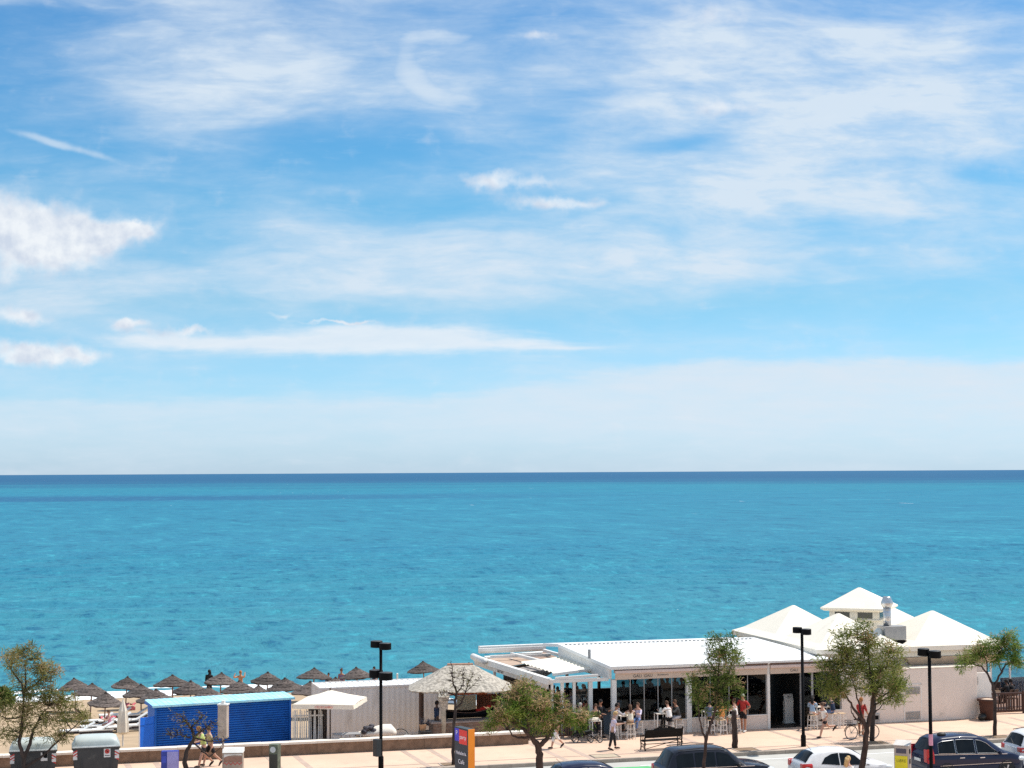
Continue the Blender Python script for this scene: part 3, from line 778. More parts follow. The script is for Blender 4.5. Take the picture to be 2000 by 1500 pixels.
for k in range(4): MB().bar((0, 0, za - .12), (h * .97 * (-1, 1, 1, -1)[k], h * .97 * (-1, -1, 1, 1)[k], ze - .02), .025).build('rib', GREY, pa)

fe = thing('slatted_screen', 'screen of white upright slats between the kiosk and the parasol', 'fence', (on_y(571, 1440, 80.6).x, 80.6, -.6), -8)
sl = MB().slab((-.022, -.012, 0), (.022, .012, 1)).mesh('slat', WHITE)
for k in range(20): place('slat', sl, fe, (.04 + k * .072, random.uniform(-.01, .01), 0), (0, radians(random.uniform(-1.5, 1.5)), 0), (1, 1, 2.2 + random.uniform(-.05, .05)))
for z in (.5, 1.9): MB().slab((0, .013, z), (1.45, .045, z + .07)).build('rail', WHITE, fe)
hc = thing('hanging_cloth', 'dark striped cloth hung over the end of the slatted screen', 'cloth', (on_y(612, 1440, 80.9).x, 80.85, -.6))
m_ = MB()
for k in range(12): m_.prism([(-.25 + k * .075, 0), (-.25 + k * .075 + .037, -.05), (-.25 + k * .075 + .075, 0), (-.25 + k * .075 + .037, .02)], 'z', .1, 2.3 - .01 * k)
m_.build('fabric', mat('charcoal_stripe', (0.10, 0.085, 0.08), 0.9, var=.6, scale=12, stretch=(1, 1, .05)), hc)

tb = thing('folding_table', 'small white metal table behind the low wall near the lamp post', 'table', (on_y(677, 1430, 79.0).x, 79.0, -.6))
MB().slab((-.62, -.35, 1.22), (.62, .35, 1.25)).build('tabletop', GREY, tb)
for x in (-.6, -.2, .2, .6):
    for y in (-.33, .33): MB().slab((x - .018, y - .018, 0), (x + .018, y + .018, 1.22)).build('leg', WHITE, tb)
MB().slab((-.62, -.36, .95), (.62, -.34, .99)).build('rail', WHITE, tb)
ct = thing('cargo_cart', 'grey cargo bike with a white cover parked behind the low wall', 'cargo bike', (on_y(735, 1430, 79.4).x, 79.4, -.6))
MB().prism([(-.75, .55), (.55, .5), (.8, .95), (-.9, 1.05)], 'y', -.4, .4).build('cargo_box', mat('grey_cart_paint', (0.17, 0.16, 0.155), 0.6), ct)
m_ = loft([[(x, -.42 * w, 1.06), (x, -.36 * w, 1.12 + .16 * w * h_), (x, 0, 1.16 + .3 * w * h_), (x, .36 * w, 1.12 + .16 * w * h_), (x, .42 * w, 1.06)] for x, w, h_ in ((-1.0, .5, .3), (-.7, .9, .5), (-.2, 1, .9), (.3, 1, 1.3), (.7, .9, 1.4), (.95, .4, .8))])
m_.build('cover', mat('white_tarpaulin', (0.72, 0.66, 0.58), 0.8, var=.12), ct, smooth=True)


def wheel_at(parent, x, y, z, r, th=.025, name='wheel', rimm=None, spokes=14):
    w = MB(); n = 28
    w.tube([(x + r * cos(2 * pi * k / n), y, z + r * sin(2 * pi * k / n)) for k in range(n + 1)], th, 6, False)
    o = w.build(name, mat('black_rubber', (0.015, 0.015, 0.015), 0.8), parent)
    s_ = MB(); s_.tube([(x, y - .04, z), (x, y + .04, z)], .03, 6)
    for k in range(spokes): s_.bar((x, y, z), (x + (r - th) * cos(2 * pi * k / spokes), y, z + (r - th) * sin(2 * pi * k / spokes)), .006)
    s_.tube([(x + (r - th) * cos(2 * pi * k / n), y, z + (r - th) * sin(2 * pi * k / n)) for k in range(n + 1)], .011, 5, False)
    s_.build('rim', rimm or STEEL, o)
    return o


wheel_at(ct, 1.15, 0, .88, .40)
MB().bar((.7, 0, .9), (1.15, 0, .88), .04).build('fork', GREY, ct)
bg = thing('bag_heap', 'dark bags heaped on the white covered cargo bike', 'bag', (on_y(722, 1410, 79.2).x, 79.2, .62))
m_ = MB()
for k in range(9): m_.sphere((random.uniform(-.3, .3), random.uniform(-.15, .15), random.uniform(0, .28)), (random.uniform(.08, .17), .12, random.uniform(.07, .13)), 8, 5)
m_.build('bags', mat('dark_bag_cloth', (0.05, 0.045, 0.055), 0.8, var=.8, scale=7), bg, smooth=True)
cpz = thing('closed_parasol', 'tall cream parasol folded shut on the sand by the blue door panel', 'parasol', (on_z(240, 1466, -1.0).x, 87.6, -.95))
ztop = on_y(240, 1366, 87.6).z + .95
f_ = MB(); rings = []
for z, r_ in ((.75, .16), (.85, .26), (1.3, .25), (1.9, .19), (ztop - .25, .10), (ztop, .02)):
    rings.append([(r_ * (1 + .22 * (k % 2)) * cos(2 * pi * k / 16), r_ * (1 + .22 * (k % 2)) * sin(2 * pi * k / 16), z) for k in range(16)])
loft(rings).build('folded_canopy', CANVAS, cpz); MB().tube([(0, 0, 0), (0, 0, ztop)], .035, 8).build('pole', WHITE, cpz); MB().lathe([(.3, 0), (.3, .07), (.05, .1)], 12).build('base', CONCR, cpz)

# ------------------------------------------------------------------ thatched beach parasols, in three rows
THATCH = mat('brown_thatch', (0.100, 0.079, 0.070), 0.95, objvar=0.38, var=0.55, scale=7, stretch=(1, 1, 3.5), bump=1.0, bscale=26)
STICK = mat('pinkish_stake', (0.40, 0.24, 0.18), 0.8, var=.15)
ORD = ('first', 'second', 'third', 'fourth', 'fifth', 'sixth', 'seventh', 'eighth', 'ninth')


def make_thatched():
    t = thing('thatched_parasol', '', 'parasol', (0, 0, 0), 0, 'thatched parasols on the beach')
    R = random.Random(9); n = 26
    for j, (r0, z0, r1, z1) in enumerate(((1.13, 1.76, .74, 1.95), (.84, 1.92, .50, 2.09), (.58, 2.07, .26, 2.23), (.33, 2.20, .05, 2.36))):
        rg = []
        for r_, z in ((r0 * .93, z0 + .02), (r0 * .99, z0 - .05), (r0, z0 + .03), ((r0 + r1) / 2, (z0 + z1) / 2 + .035), (r1, z1 + .03)):
            rg.append([(r_ * (1 + R.uniform(-.035, .035)) * cos(2 * pi * k / n), r_ * (1 + R.uniform(-.035, .035)) * sin(2 * pi * k / n), z + R.uniform(-.03, .03)) for k in range(n)])
        loft(rg).build('thatch_tier', THATCH, t)
    MB().lathe([(.09, 2.28), (.1, 2.36), (.07, 2.44), (.02, 2.47)], 8).build('cap', mat('dark_thatch_cap', (0.05, 0.035, 0.03), .9), t)
    MB().tube([(0, 0, -.4), (.01, 0, 1.0), (0, 0, 2.3)], .045, 7).build('stake', STICK, t)
    return t


proto = make_thatched(); first = True
rowsU = [('row nearest the sea', -.38, [(149, 1324), (244.6, 1320), (337, 1316.5), (429, 1314), (520.5, 1310), (611, 1305.5), (700, 1303), (829.6, 1292.5), (915, 1292.8)]),
         ('middle row', -.12, [(175.5, 1336), (276, 1335), (372, 1330), (467, 1328), (560, 1324), (651, 1320.6)]),
         ('front row', .1, [(203, 1351), (304, 1347), (408, 1340), (504, 1339), (607, 1331)])]
for rn, zt, pts in rowsU:
    for i, (px, py) in enumerate(pts):
        p = on_z(px, py, zt + .04)
        o = proto if first else copy_tree(proto); first = False
        o.location = (p.x, p.y, zt - 2.4); o.rotation_euler = (radians(random.uniform(-4, 4)), radians(random.uniform(-4, 4)), random.uniform(0, 6)); s_ = random.uniform(.93, 1.07); o.scale = (s_, s_ * random.uniform(.95, 1.05), random.uniform(.97, 1.02))
        o['label'] = 'brown thatched beach parasol, %s from the left in the %s' % (ORD[i], rn)

# sun loungers by the thatched parasols
LW_, LD_ = mat('lounger_white_plastic', (0.80, 0.79, 0.76), 0.5, var=.03), mat('lounger_legs_and_shade', (0.06, 0.05, 0.06), 0.8, var=.3)


def make_lounger():
    t = thing('sun_lounger', '', 'sun lounger', (0, 0, 0), 0, 'white sun loungers on the sand')
    for y in (-.29, .29): MB().bar((-.95, y, .32), (.95, y, .32), .05, .06).build('side_rail', LW_, t)
    MB().slab((-.93, -.27, .33), (.35, .27, .37)).build('bed', LW_, t)
    MB().bar((.35, 0, .36), (.98, 0, .72), .54, .05).build('backrest', LW_, t)
    for x in (-.8, .75):
        for y in (-.27, .27): MB().bar((x, y, -.05), (x, y, .31), .045).build('leg', LD_, t)
    MB().slab((-.92, -.265, .16), (.9, .265, .24)).build('under_shade', LD_, t)  # dark slab stands in for the shadow under the bed
    return t


lp = make_lounger(); first = True
for rn, pts in (('far row', [(224, 1382), (259, 1382)]), ('second row', [(188, 1397), (223, 1397), (257, 1397)]), ('third row', [(190, 1411), (222, 1415), (256, 1411)]), ('nearest row', [(150, 1424), (187, 1424)])):
    for i, (px, py) in enumerate(pts):
        p = on_z(px, py, -1.45)
        o = lp if first else copy_tree(lp); first = False
        o.location = (p.x, p.y, sand_z(p.y) + .02); o.rotation_euler = (0, 0, radians(8 + random.uniform(-5, 5)))
        o['label'] = 'white sun lounger, %s from the left in the %s on the sand' % (ORD[i], rn)
for px, py, c, lab in ((252, 1352, (0.62, 0.16, 0.18), 'red towel hanging under a thatched parasol'), (212, 1389, (0.66, 0.12, 0.16), 'crumpled red towel on the far left loungers'), (455, 1354, (0.45, 0.70, 0.80), 'pale blue towel under the thatched parasols behind the kiosk')):
    p = on_z(px, py, -1.3); t = thing('towel', lab, 'towel', (p.x, p.y, sand_z(p.y) + .38))
    m_ = MB(); n = 8
    for i in range(n + 1):
        for j in range(4): m_.v.append((-.45 + .9 * i / n, -.25 + .5 * j / 3, .08 * sin(i * 1.7 + j) + random.uniform(0, .12)))
    for i in range(n):
        for j in range(3): m_.f.append((i * 4 + j, i * 4 + 4 + j, i * 4 + 5 + j, i * 4 + 1 + j)); m_.mi.append(0)
    m_.build('cloth', mat('towel_%d' % px, c, .95, var=.1), t, smooth=True)
    MB().slab((-.4, -.22, -.3), (.4, .22, -.12)).build('folded_end', MATS['towel_%d' % px], t)
p = on_z(776, 1328, -1.2); t = thing('marker_post', 'thin white post on the beach beyond the container', 'post', (p.x, p.y, sand_z(p.y)))
zt = on_y(776, 1317, p.y).z - sand_z(p.y); MB().tube([(0, 0, -.2), (0, 0, zt)], .06, 8).build('shaft', WHITE, t); MB().lathe([(.07, zt), (.07, zt + .05), (.02, zt + .08)], 8).build('cap', WHITE, t)


# ------------------------------------------------------------------ cafe pavilion with glazed front
AWN = mat('taupe_awning', (0.60, 0.47, 0.37), 0.85, var=.05, scale=2)
CASS = mat('rose_beige_metal', (0.66, 0.52, 0.46), 0.6, var=.04)
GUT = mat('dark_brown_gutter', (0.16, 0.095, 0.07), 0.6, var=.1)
INK = mat('dark_lettering', (0.12, 0.10, 0.09), 0.8)
WIN = glass('window_glass', (0.40, 0.44, 0.45), 0.35)
CLEAR = glass('clear_glass', (0.80, 0.86, 0.87), 0.5)
FLOOR = mat('dimmed_timber_floor', (0.030, 0.022, 0.018), 0.6, var=.3, scale=3)  # wood darkened so its colour carries the dim interior
DIM = mat('dimmed_interior_wall', (0.018, 0.016, 0.016), 0.8, var=.2)  # dimness of the interior put into the wall colour
YF = 78.8
XL, XR = 25.75, 37.35
cf = thing('cafe_pavilion', 'white seafront cafe with glazed front and flat white roof', 'building', (XL, YF, 0))
W = dict(world=True)
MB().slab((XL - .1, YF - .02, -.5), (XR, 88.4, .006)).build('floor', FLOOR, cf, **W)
# roof: a shallow sheet rising to a ridge near the back
y0, y1, y2 = YF - .25, 85.6, 87.8
zf, zr, zb = 3.36, 3.80, 3.62
XB = 36.1
roof = MB()
top = [(XL - .12, y0, zf), (XR, y0 + .1, zf), (XB, y1, zr), (XL - .75, y1, zr), (XB - .3, y2, zb), (XL - .9, y2, zb)]
roof.add(top + [(a, b_, c - .16) for a, b_, c in top], [(0, 1, 2, 3), (3, 2, 4, 5), (7, 6, 9, 8), (8, 9, 11, 10), (0, 6, 7, 1), (1, 7, 8, 2), (2, 8, 10, 4), (4, 10, 11, 5), (5, 11, 9, 3), (3, 9, 6, 0)])
ro = roof.build('roof', ROOFWHITE, cf, **W)
se = MB()
n = 28
for k in range(1, n):                                       # standing seams from eave to ridge
    t_ = k / n; a = Vector(top[0]).lerp(Vector(top[1]), t_); b_ = Vector(top[3]).lerp(Vector(top[2]), t_)
    se.bar(a + Vector((0, .05, .004)), b_ + Vector((0, 0, .004)), .03, .02)
se.build('seam', ROOFWHITE, ro, **W)
dk = MB()
for k in range(46):
    t_ = .03 + k / 46 * .95; b_ = Vector(top[3]).lerp(Vector(top[2]), t_); dk.slab(b_ + Vector((-.06, -.55, -.02)), b_ + Vector((.06, -.49, .03)))
dk.build('fixing_clips', mat('grey_clip', (0.30, 0.29, 0.28), .6), ro, **W)['kind'] = 'stuff'
MB().slab((XL - .05, y0 - .03, 3.26), (XR - .1, y0 + .16, 3.36)).build('gutter', WHITE, cf, **W)
# gable panel on the left under the roof
gp = MB().add([(XL - .08, y0 + .3, 3.2), (XL - .7, y1, 3.64), (XL - .7, y1, 2.72), (XL - .08, y0 + .3, 2.72), (XL + .02, y0 + .3, 3.2), (XL - .6, y1, 3.64), (XL - .6, y1, 2.72), (XL + .02, y0 + .3, 2.72)],
             [(0, 1, 2, 3), (4, 7, 6, 5), (0, 4, 5, 1), (1, 5, 6, 2), (2, 6, 7, 3), (3, 7, 4, 0)])
gp.build('gable_panel', WHITE, cf, **W)
MB().bar((XL - .42, y0 + 2.5, 3.5), (XL - .42, y0 + 2.5, 3.95), .12).build('vent_pipe', GREY, cf, **W)
# front: gutter line, awning cassette, valance
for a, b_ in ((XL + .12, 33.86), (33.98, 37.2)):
    MB().slab((a, YF - .19, 3.15), (b_, YF + .1, 3.255)).build('brown_band', GUT, cf, **W)  # dark brown line under the roof edge, its own colour
    cs = MB().slab((a + .02, YF - .24, 2.99), (b_ - .02, YF + .1, 3.145)).build('awning_cassette', CASS, cf, bevel=.03, **W)
    MB().slab((a + .02, YF - .16, 2.70), (b_ - .02, YF - .13, 2.985)).build('valance', AWN, cf, **W)
tx = thing  # (lettering is part of the cafe)
for px, s_, txt, zz in ((1255.5, .21, 'GAU  GAU', 2.845), (1295, .085, 'RESTAURANTE', 2.86), (1551, .20, 'GAU', 2.845)):
    p = on_y(px, 1315, YF - .165); lettering('lettering', txt, cf, (p.x - XL, -.168, zz), (pi / 2, 0, 0), s_, INK, .002)
# columns and low front wall
cols = [(25.86, .22), (29.72, .26), (33.93, .14)]
for x, w in cols: MB().slab((x - w / 2, YF - .10, 0), (x + w / 2, YF + .16, 2.70 if x < 33 else 3.25)).build('column', WHITE, cf, **W)
for a, b_, z in ((25.97, 29.59, .62), (29.85, 33.86, .66), (36.35, 37.9, .74)):
    MB().slab((a, YF - .04, 0), (b_, YF + .14, z)).build('front_wall', WALLWHITE, cf, **W)
    MB().slab((a, YF - .07, z), (b_, YF + .16, z + .05)).build('window_sill', WHITE, cf, **W)
MUL = mat('thin_grey_frame', (0.40, 0.39, 0.38), .5, .3)


def glazing(a, b_, z0, z1, n, g=WIN, y=YF + .03):
    w = (b_ - a) / n
    for k in range(n):
        o = MB().slab((a + k * w + .018, y - .006, z0), (a + (k + 1) * w - .018, y + .006, z1)).build('window_pane', g, cf, **W)
    for k in range(n + 1):
        MB().slab((a + k * w - .018, y - .02, z0), (a + k * w + .018, y + .02, z1)).build('mullion', MUL, cf, **W)


glazing(25.99, 29.57, .67, 2.69, 5); glazing(29.87, 33.84, .71, 2.69, 4); glazing(36.37, 37.85, .79, 2.69, 1)
# entrance
MB().slab((34.0, YF - .05, 2.78), (36.3, YF + .1, 3.0)).build('door_head', CASS, cf, **W)
MB().slab((34.55, YF - .055, 2.66), (35.6, YF - .0, 2.74)).build('sliding_rail', BLACK, cf, **W)
for x in (35.72, 36.3): MB().slab((x - .05, YF - .05, 0), (x + .05, YF + .08, 2.7)).build('door_jamb', GREY, cf, **W)
MB().slab((35.77, YF, .02), (36.25, YF + .012, 2.68)).build('side_pane', WIN, cf, **W)
# interior: low back wall, posts, ceiling beams, right-hand wall
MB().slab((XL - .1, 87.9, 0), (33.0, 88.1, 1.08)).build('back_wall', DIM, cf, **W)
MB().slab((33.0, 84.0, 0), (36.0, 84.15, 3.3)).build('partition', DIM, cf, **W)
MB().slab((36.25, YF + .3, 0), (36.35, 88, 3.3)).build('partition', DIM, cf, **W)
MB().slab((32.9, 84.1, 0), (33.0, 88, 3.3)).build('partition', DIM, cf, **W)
for x in (26.2, 28.0, 29.8, 31.6): MB().slab((x - .07, 87.8, .95), (x + .07, 87.95, 3.5)).build('back_post', DARKWOOD, cf, **W)
for y in (81.5, 84.5): MB().slab((XL, y, 3.05), (36.0, y + .12, 3.2)).build('ceiling_beam', DARKWOOD, cf, **W)
MB().slab((31.0, 83.5, 0), (33.0, 84.2, 1.1)).build('bar_counter', DARKWOOD, cf, **W)
ms = thing('menu_stand', 'white menu lectern standing in the cafe doorway', 'menu stand', (on_z(1526, 1407, 0).x, 80.2, 0))
MB().slab((-.23, -.1, 0), (.23, .16, 1.12)).build('body', WHITE, ms, bevel=.01)
MB().box((0, .0, 1.28), (.50, .04, .36), rx=radians(-25)).build('sloped_board', mat('menu_paper', (0.72, 0.69, 0.64), .8), ms)
MB().slab((-.3, -.16, 0), (.3, .2, .04)).build('foot', WHITE, ms)
m_ = MB()
for k in range(6): m_.box((random.uniform(-.04, .04), -.035 - .0, 1.17 + k * .04), (.3 - .08 * (k % 3), .006, .012), rx=radians(-25))
o = m_.build('printed_lines', INK, ms); o.location = (0, -.0, .0)

# ------------------------------------------------------------------ white building under four pyramid roofs
cv_ = thing('pyramid_roof_building', 'white beach restaurant with four pyramid roofs and a lookout lantern', 'building', (42.1, 79.4, 0))
PX, PY0, PS, ZE, ZA = 36.4, 79.4, 5.7, 3.78, 5.28
for i in (0, 1):
    for j in (0, 1):
        xa, ya = PX + i * PS + (0.45 if i == 0 else 0), PY0 + j * PS; wx = PS - (0.45 if i == 0 else 0); cx, cy = xa + wx / 2, ya + PS / 2
        k = .985; q = [(cx + sx * wx / 2 * k, cy + sy * PS / 2 * k) for sx, sy in ((-1, -1), (1, -1), (1, 1), (-1, 1))]
        lo = [(x, y, ZE - .30) for x, y in q]; mid = [(x, y, ZE - .06) for x, y in q]
        hi = [((x - cx) * .025 + cx, (y - cy) * .025 + cy, ZA - .01) for x, y in q]
        m2 = [((x - cx) * .80 + cx, (y - cy) * .80 + cy, ZE + (ZA - ZE) * .115) for x, y in q]     # flared eave
        loft([lo, mid, m2, hi]).build('pyramid_roof', CREAM, cv_, world=True)
MB().slab((PX + .7, PY0 + .3, ZE - .62), (PX + 2 * PS - .25, PY0 + 2 * PS - .3, ZE - .31)).build('eave_band', CREAM, cv_, world=True)
MB().slab((PX + 1.0, PY0 + .75, 0), (PX + 2 * PS - .9, PY0 + 2 * PS - .7, ZE - .63)).build('wall', WALLWHITE, cv_, world=True)
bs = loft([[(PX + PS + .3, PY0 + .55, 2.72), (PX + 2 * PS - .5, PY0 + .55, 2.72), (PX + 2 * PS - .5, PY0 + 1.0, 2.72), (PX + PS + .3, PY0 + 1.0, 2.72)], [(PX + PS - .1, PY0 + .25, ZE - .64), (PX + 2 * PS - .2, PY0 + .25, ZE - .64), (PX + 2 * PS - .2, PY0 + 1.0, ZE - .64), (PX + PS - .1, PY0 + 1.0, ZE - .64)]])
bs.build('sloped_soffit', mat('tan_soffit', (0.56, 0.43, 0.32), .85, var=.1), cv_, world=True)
# lookout lantern, turned against the street
tw = thing('lantern_turret', 'square white rooftop turret with small dark windows among the pyramid roofs', 'turret', (42.0, 84.9, 4.3), -40)
tw.parent = cv_; tw.location = (42.0 - 42.1, 84.9 - 79.4, 4.3)
del tw['category'], tw['label']
hw = 1.30
MB().slab((-hw, -hw, -.9), (hw, hw, .48)).build('turret_wall', CREAM, tw)
for k in range(4):
    R_ = Matrix.Rotation(k * pi / 2, 3, 'Z')
    MB().add([R_ @ Vector(p) for p in [(-hw - .02, -hw - .03, .46), (hw + .02, -hw - .03, .46), (hw + .02, -hw - .03, .92), (-hw - .02, -hw - .03, .92), (-hw - .02, -hw + .05, .46), (hw + .02, -hw + .05, .46), (hw + .02, -hw + .05, .92), (-hw - .02, -hw + .05, .92)]],
             [(0, 1, 2, 3), (4, 7, 6, 5), (0, 4, 5, 1), (3, 2, 6, 7), (1, 5, 6, 2), (0, 3, 7, 4)]).build('turret_band', CREAM, tw)
    for sx in (-.62, .62):
        w = MB().box((sx, -hw - .036, .70), (.80, .012, .32)); w.v = [tuple(R_ @ Vector(p)) for p in w.v]; w.build('turret_window', mat('dark_pane', (0.045, 0.05, 0.045), .15), tw)
    c_ = MB().box((0, -hw - .07, .46), (2 * hw + .1, .1, .05)); c_.v = [tuple(R_ @ Vector(p)) for p in c_.v]; c_.build('turret_sill', CREAM, tw)
sq = lambda r_, z: [(-r_, -r_, z), (r_, -r_, z), (r_, r_, z), (-r_, r_, z)]
loft([sq(1.55, .92), sq(1.72, 1.02), sq(1.72, 1.10), sq(1.66, 1.13), sq(.85, 1.62), sq(.06, 2.10)]).build('turret_roof', CREAM, tw)
# flat-roofed service wing along the pavement
sv = thing('service_wing', 'plain white service building with louvred door facing the promenade', 'building', (41.7, YF, 0))
MB().slab((37.92, YF, 0), (45.55, YF + 1.35, 2.66)).build('wall', WALLWHITE, sv, bevel=.02, **W)
MB().slab((37.9, YF - .02, 2.66), (45.58, YF + 1.4, 2.70)).build('parapet_cap', mat('cream_cap', (0.70, 0.62, 0.52), .85), sv, **W)
dx0, dx1 = on_y(1767, 1400, YF).x, on_y(1799, 1400, YF).x
dr = MB().slab((dx0, YF - .012, .03), (dx1, YF + .01, 1.85)).build('service_door', WALLWHITE, sv, **W)
fr_ = MB()
for a, b_ in (((dx0 - .05, 0.02), (dx0, 1.9)), ((dx1, 0.02), (dx1 + .05, 1.9)), ((dx0 - .05, 1.86), (dx1 + .05, 1.91))): fr_.slab((a[0], YF - .022, a[1]), (b_[0], YF + .01, b_[1]))
fr_.build('door_frame', WHITE, dr, **W)
for z0, z1 in ((.12, .52), (1.38, 1.76)):
    lv = MB().slab((dx0 + .05, YF - .018, z0), (dx1 - .05, YF - .012, z1)); n = 9
    for k in range(n): lv.box(((dx0 + dx1) / 2, YF - .03, z0 + (k + .5) * (z1 - z0) / n), (dx1 - dx0 - .12, .03, .012), rx=radians(35))
    lv.build('louvre', mat('grey_louvre', (0.50, 0.46, 0.42), .6), dr, **W)
p = on_y(1712, 1400, YF); MB().slab((p.x - .18, YF - .1, p.z - .2), (p.x + .14, YF, p.z + .16)).build('meter_box', GREY, sv, bevel=.01, **W)
MB().slab((p.x - .13, YF - .106, p.z - .12), (p.x + .06, YF - .1, p.z + .08)).build('meter_panel', BLACK, sv, **W)
MB().slab((45.56, YF + .25, 0), (46.5, YF + .4, 2.3)).build('white_gate', WHITE, sv, **W)
MB().slab((45.62, YF + .2, 1.7), (45.7, YF + .24, 2.1)).build('wall_plate', GREY, sv, **W)
# kitchen exhaust on the roof
ex = thing('kitchen_exhaust', 'steel exhaust duct with flared cowl on a grey roof fan box', 'exhaust', (on_y(1744, 1245, 80.9).x, 80.9, 4.0))
zb_ = 4.0; pz = lambda py: on_y(1740, py, 80.9).z - zb_
xz = lambda px: on_y(px, 1230, 80.9).x - ex.location.x
MB().slab((xz(1722), -.4, pz(1249)), (xz(1763), .5, pz(1222))).build('fan_box', GREY, ex, bevel=.015)
MB().slab((xz(1738), -.35, pz(1262)), (xz(1764), .45, pz(1249) - .03)).build('fan_outlet', BLACK, ex)
c0 = xz(1733); r_ = .20
dct = MB().tube([(c0, 0, pz(1222)), (c0, 0, pz(1187))], r_, 14).build('duct', STEEL, ex, smooth=True)
for py in (1214, 1206, 1198, 1190): MB().lathe([(r_ + .012, pz(py) - .015), (r_ + .02, pz(py)), (r_ + .012, pz(py) + .015)], 14, (c0, 0, 0)).build('duct_seam', STEEL, dct)
MB().lathe([(r_, pz(1187)), (.31, pz(1180)), (.32, pz(1176)), (.21, pz(1167)), (.19, pz(1165)), (.15, pz(1166))], 16, (c0, 0, 0)).build('cowl', STEEL, ex, smooth=True)
MB().sphere((xz(1714), -.1, pz(1236)), (.26, .12, .28), 12, 8).build('dish', mat('pale_dish', (0.62, 0.64, 0.60), .5), ex, smooth=True)

# ------------------------------------------------------------------ cafe pergola on the left
pg = thing('cafe_pergola', 'white pergola with retractable awnings at the left end of the cafe', 'pergola', (24.0, 79.2, 0))


def beam(name, a, b_, w, h, m=WHITE): return MB().bar(a, b_, w, h).build(name, m, pg, **W)


bL0, bL1 = on_z(1073, 1331, 2.70), on_z(929, 1286, 2.70)
beam('side_beam', bL0, bL1, .26, .30)
MB().tube([bL1 + Vector((-.10, -2.4, .10)), bL1 + Vector((-.12, .1, .10))], .17, 12).build('awning_roller', WHITE, pg, smooth=True, **W)
beam('side_valance', bL0 + Vector((-.06, 0, -.26)), bL1 + Vector((-.06, 0, -.22)), .03, .26, mat('pale_valance', (0.66, 0.61, 0.55), .85))
b0, b1 = on_z(936, 1269, 3.1), on_z(1062, 1264, 3.1)
beam('back_beam', b0, b1, .35, .38)
beam('back_roller', b0 + Vector((-.1, -.35, .02)), b1 + Vector((0, -.35, .02)), .16, .16)
beam('front_beam', bL0, (XL - .1, bL0.y + .05, 2.70), .16, .16)
for pa_, pb_, z in (((999, 1277), (1098, 1301), 3.0), ((1062, 1270), (1160, 1298), 3.0)): beam('rafter', on_z(*pa_, z), on_z(*pb_, z), .14, .14)
beam('cross_beam', on_z(957, 1283, 2.95), on_z(1075, 1279, 2.95), .14, .14)
BRN = mat('brown_shade_cloth', (0.30, 0.20, 0.15), .9, var=.2, scale=6)
SHD = [('shade_cloth', ((948, 1284), (1000, 1279), (1046, 1292), (992, 1301)), 2.74, mat('light_brown_shade', (0.44, 0.32, 0.24), .9, var=.1)), ('shade_cloth', ((1005, 1278), (1062, 1273), (1092, 1284), (1038, 1291)), 2.74, BRN),
       ('shade_cloth', ((997, 1302), (1047, 1293), (1078, 1313), (1064, 1322)), 2.55, mat('grey_shade', (0.30, 0.27, 0.25), .9, var=.35, scale=2.5)), ('end_panel', ((945, 1281), (1062, 1271), (1058, 1275), (950, 1284)), 2.8, WHITE)]
for nm_, q, z_, m__ in SHD:
    v = [on_z(a, b_, z_) for a, b_ in q]; MB().add(v + [p - Vector((0, 0, .03)) for p in v], [(0, 1, 2, 3), (7, 6, 5, 4), (0, 4, 5, 1), (1, 5, 6, 2), (2, 6, 7, 3), (3, 7, 4, 0)]).build(nm_, m__, pg, **W)
A, B, C_, D_ = [on_z(a, b_, z) for a, b_, z in ((1014, 1294, 3.05), (1095, 1283, 3.15), (1173, 1303, 3.0), (1080, 1315, 2.92))]
aw = MB(); n = 18
for i in range(n + 1):
    t_ = i / n; l, r__ = A.lerp(D_, t_), B.lerp(C_, t_); dz_ = .07 if i % 2 else 0
    for s_ in range(7):
        q = l.lerp(r__, s_ / 6); aw.v.append((q.x, q.y, q.z + dz_))
for i in range(n):
    for s_ in range(6): a = i * 7 + s_; aw.f.append((a, a + 1, a + 8, a + 7)); aw.mi.append(0)
ao = aw.build('pleated_awning', mat('cream_awning', (0.76, 0.71, 0.60), .85, var=.04), pg, **W)
sol = ao.modifiers.new('cloth', 'SOLIDIFY'); sol.thickness = .015
beam('front_bar', D_ + Vector((0, -.03, -.06)), C_ + Vector((0, -.03, -.06)), .12, .13)
beam('lower_bar', on_y(1085, 1325, YF + .2), on_y(1168, 1319, YF + .2), .12, .12)
for px, w in ((1078, .11), (1098, .14), (1121, .14), (1153, .20)):
    q = on_y(px, 1330, YF + .25); MB().slab((q.x - w / 2, YF + .2, 0), (q.x + w / 2, YF + .2 + w, 2.75)).build('post', WHITE, pg, **W)
for px, y in ((966, 87.2), (1030, 83.5), (1000, 88.9)):
    q = on_y(px, 1320, y); MB().slab((q.x - .07, y - .07, -.6), (q.x + .07, y + .07, 2.75)).build('post', WHITE, pg, **W)
for a, b_ in ((1100, 1119), (1124, 1150)):
    qa, qb = on_y(a, 1350, YF + .27), on_y(b_, 1350, YF + .27); MB().slab((qa.x, YF + .26, .9), (qb.x, YF + .272, 2.55)).build('glass_screen', CLEAR, pg, **W)
q0, q1 = bL0 + Vector((0, .3, 0)), bL0.lerp(bL1, .6)
MB().add([(q0.x, q0.y, .9), (q1.x, q1.y, .9), (q1.x, q1.y, 2.3), (q0.x, q0.y, 2.3), (q0.x + .012, q0.y, .9), (q1.x + .012, q1.y, .9), (q1.x + .012, q1.y, 2.3), (q0.x + .012, q0.y, 2.3)], [(0, 1, 2, 3), (7, 6, 5, 4), (0, 4, 5, 1), (1, 5, 6, 2), (2, 6, 7, 3), (3, 7, 4, 0)]).build('glass_screen', CLEAR, pg, **W)
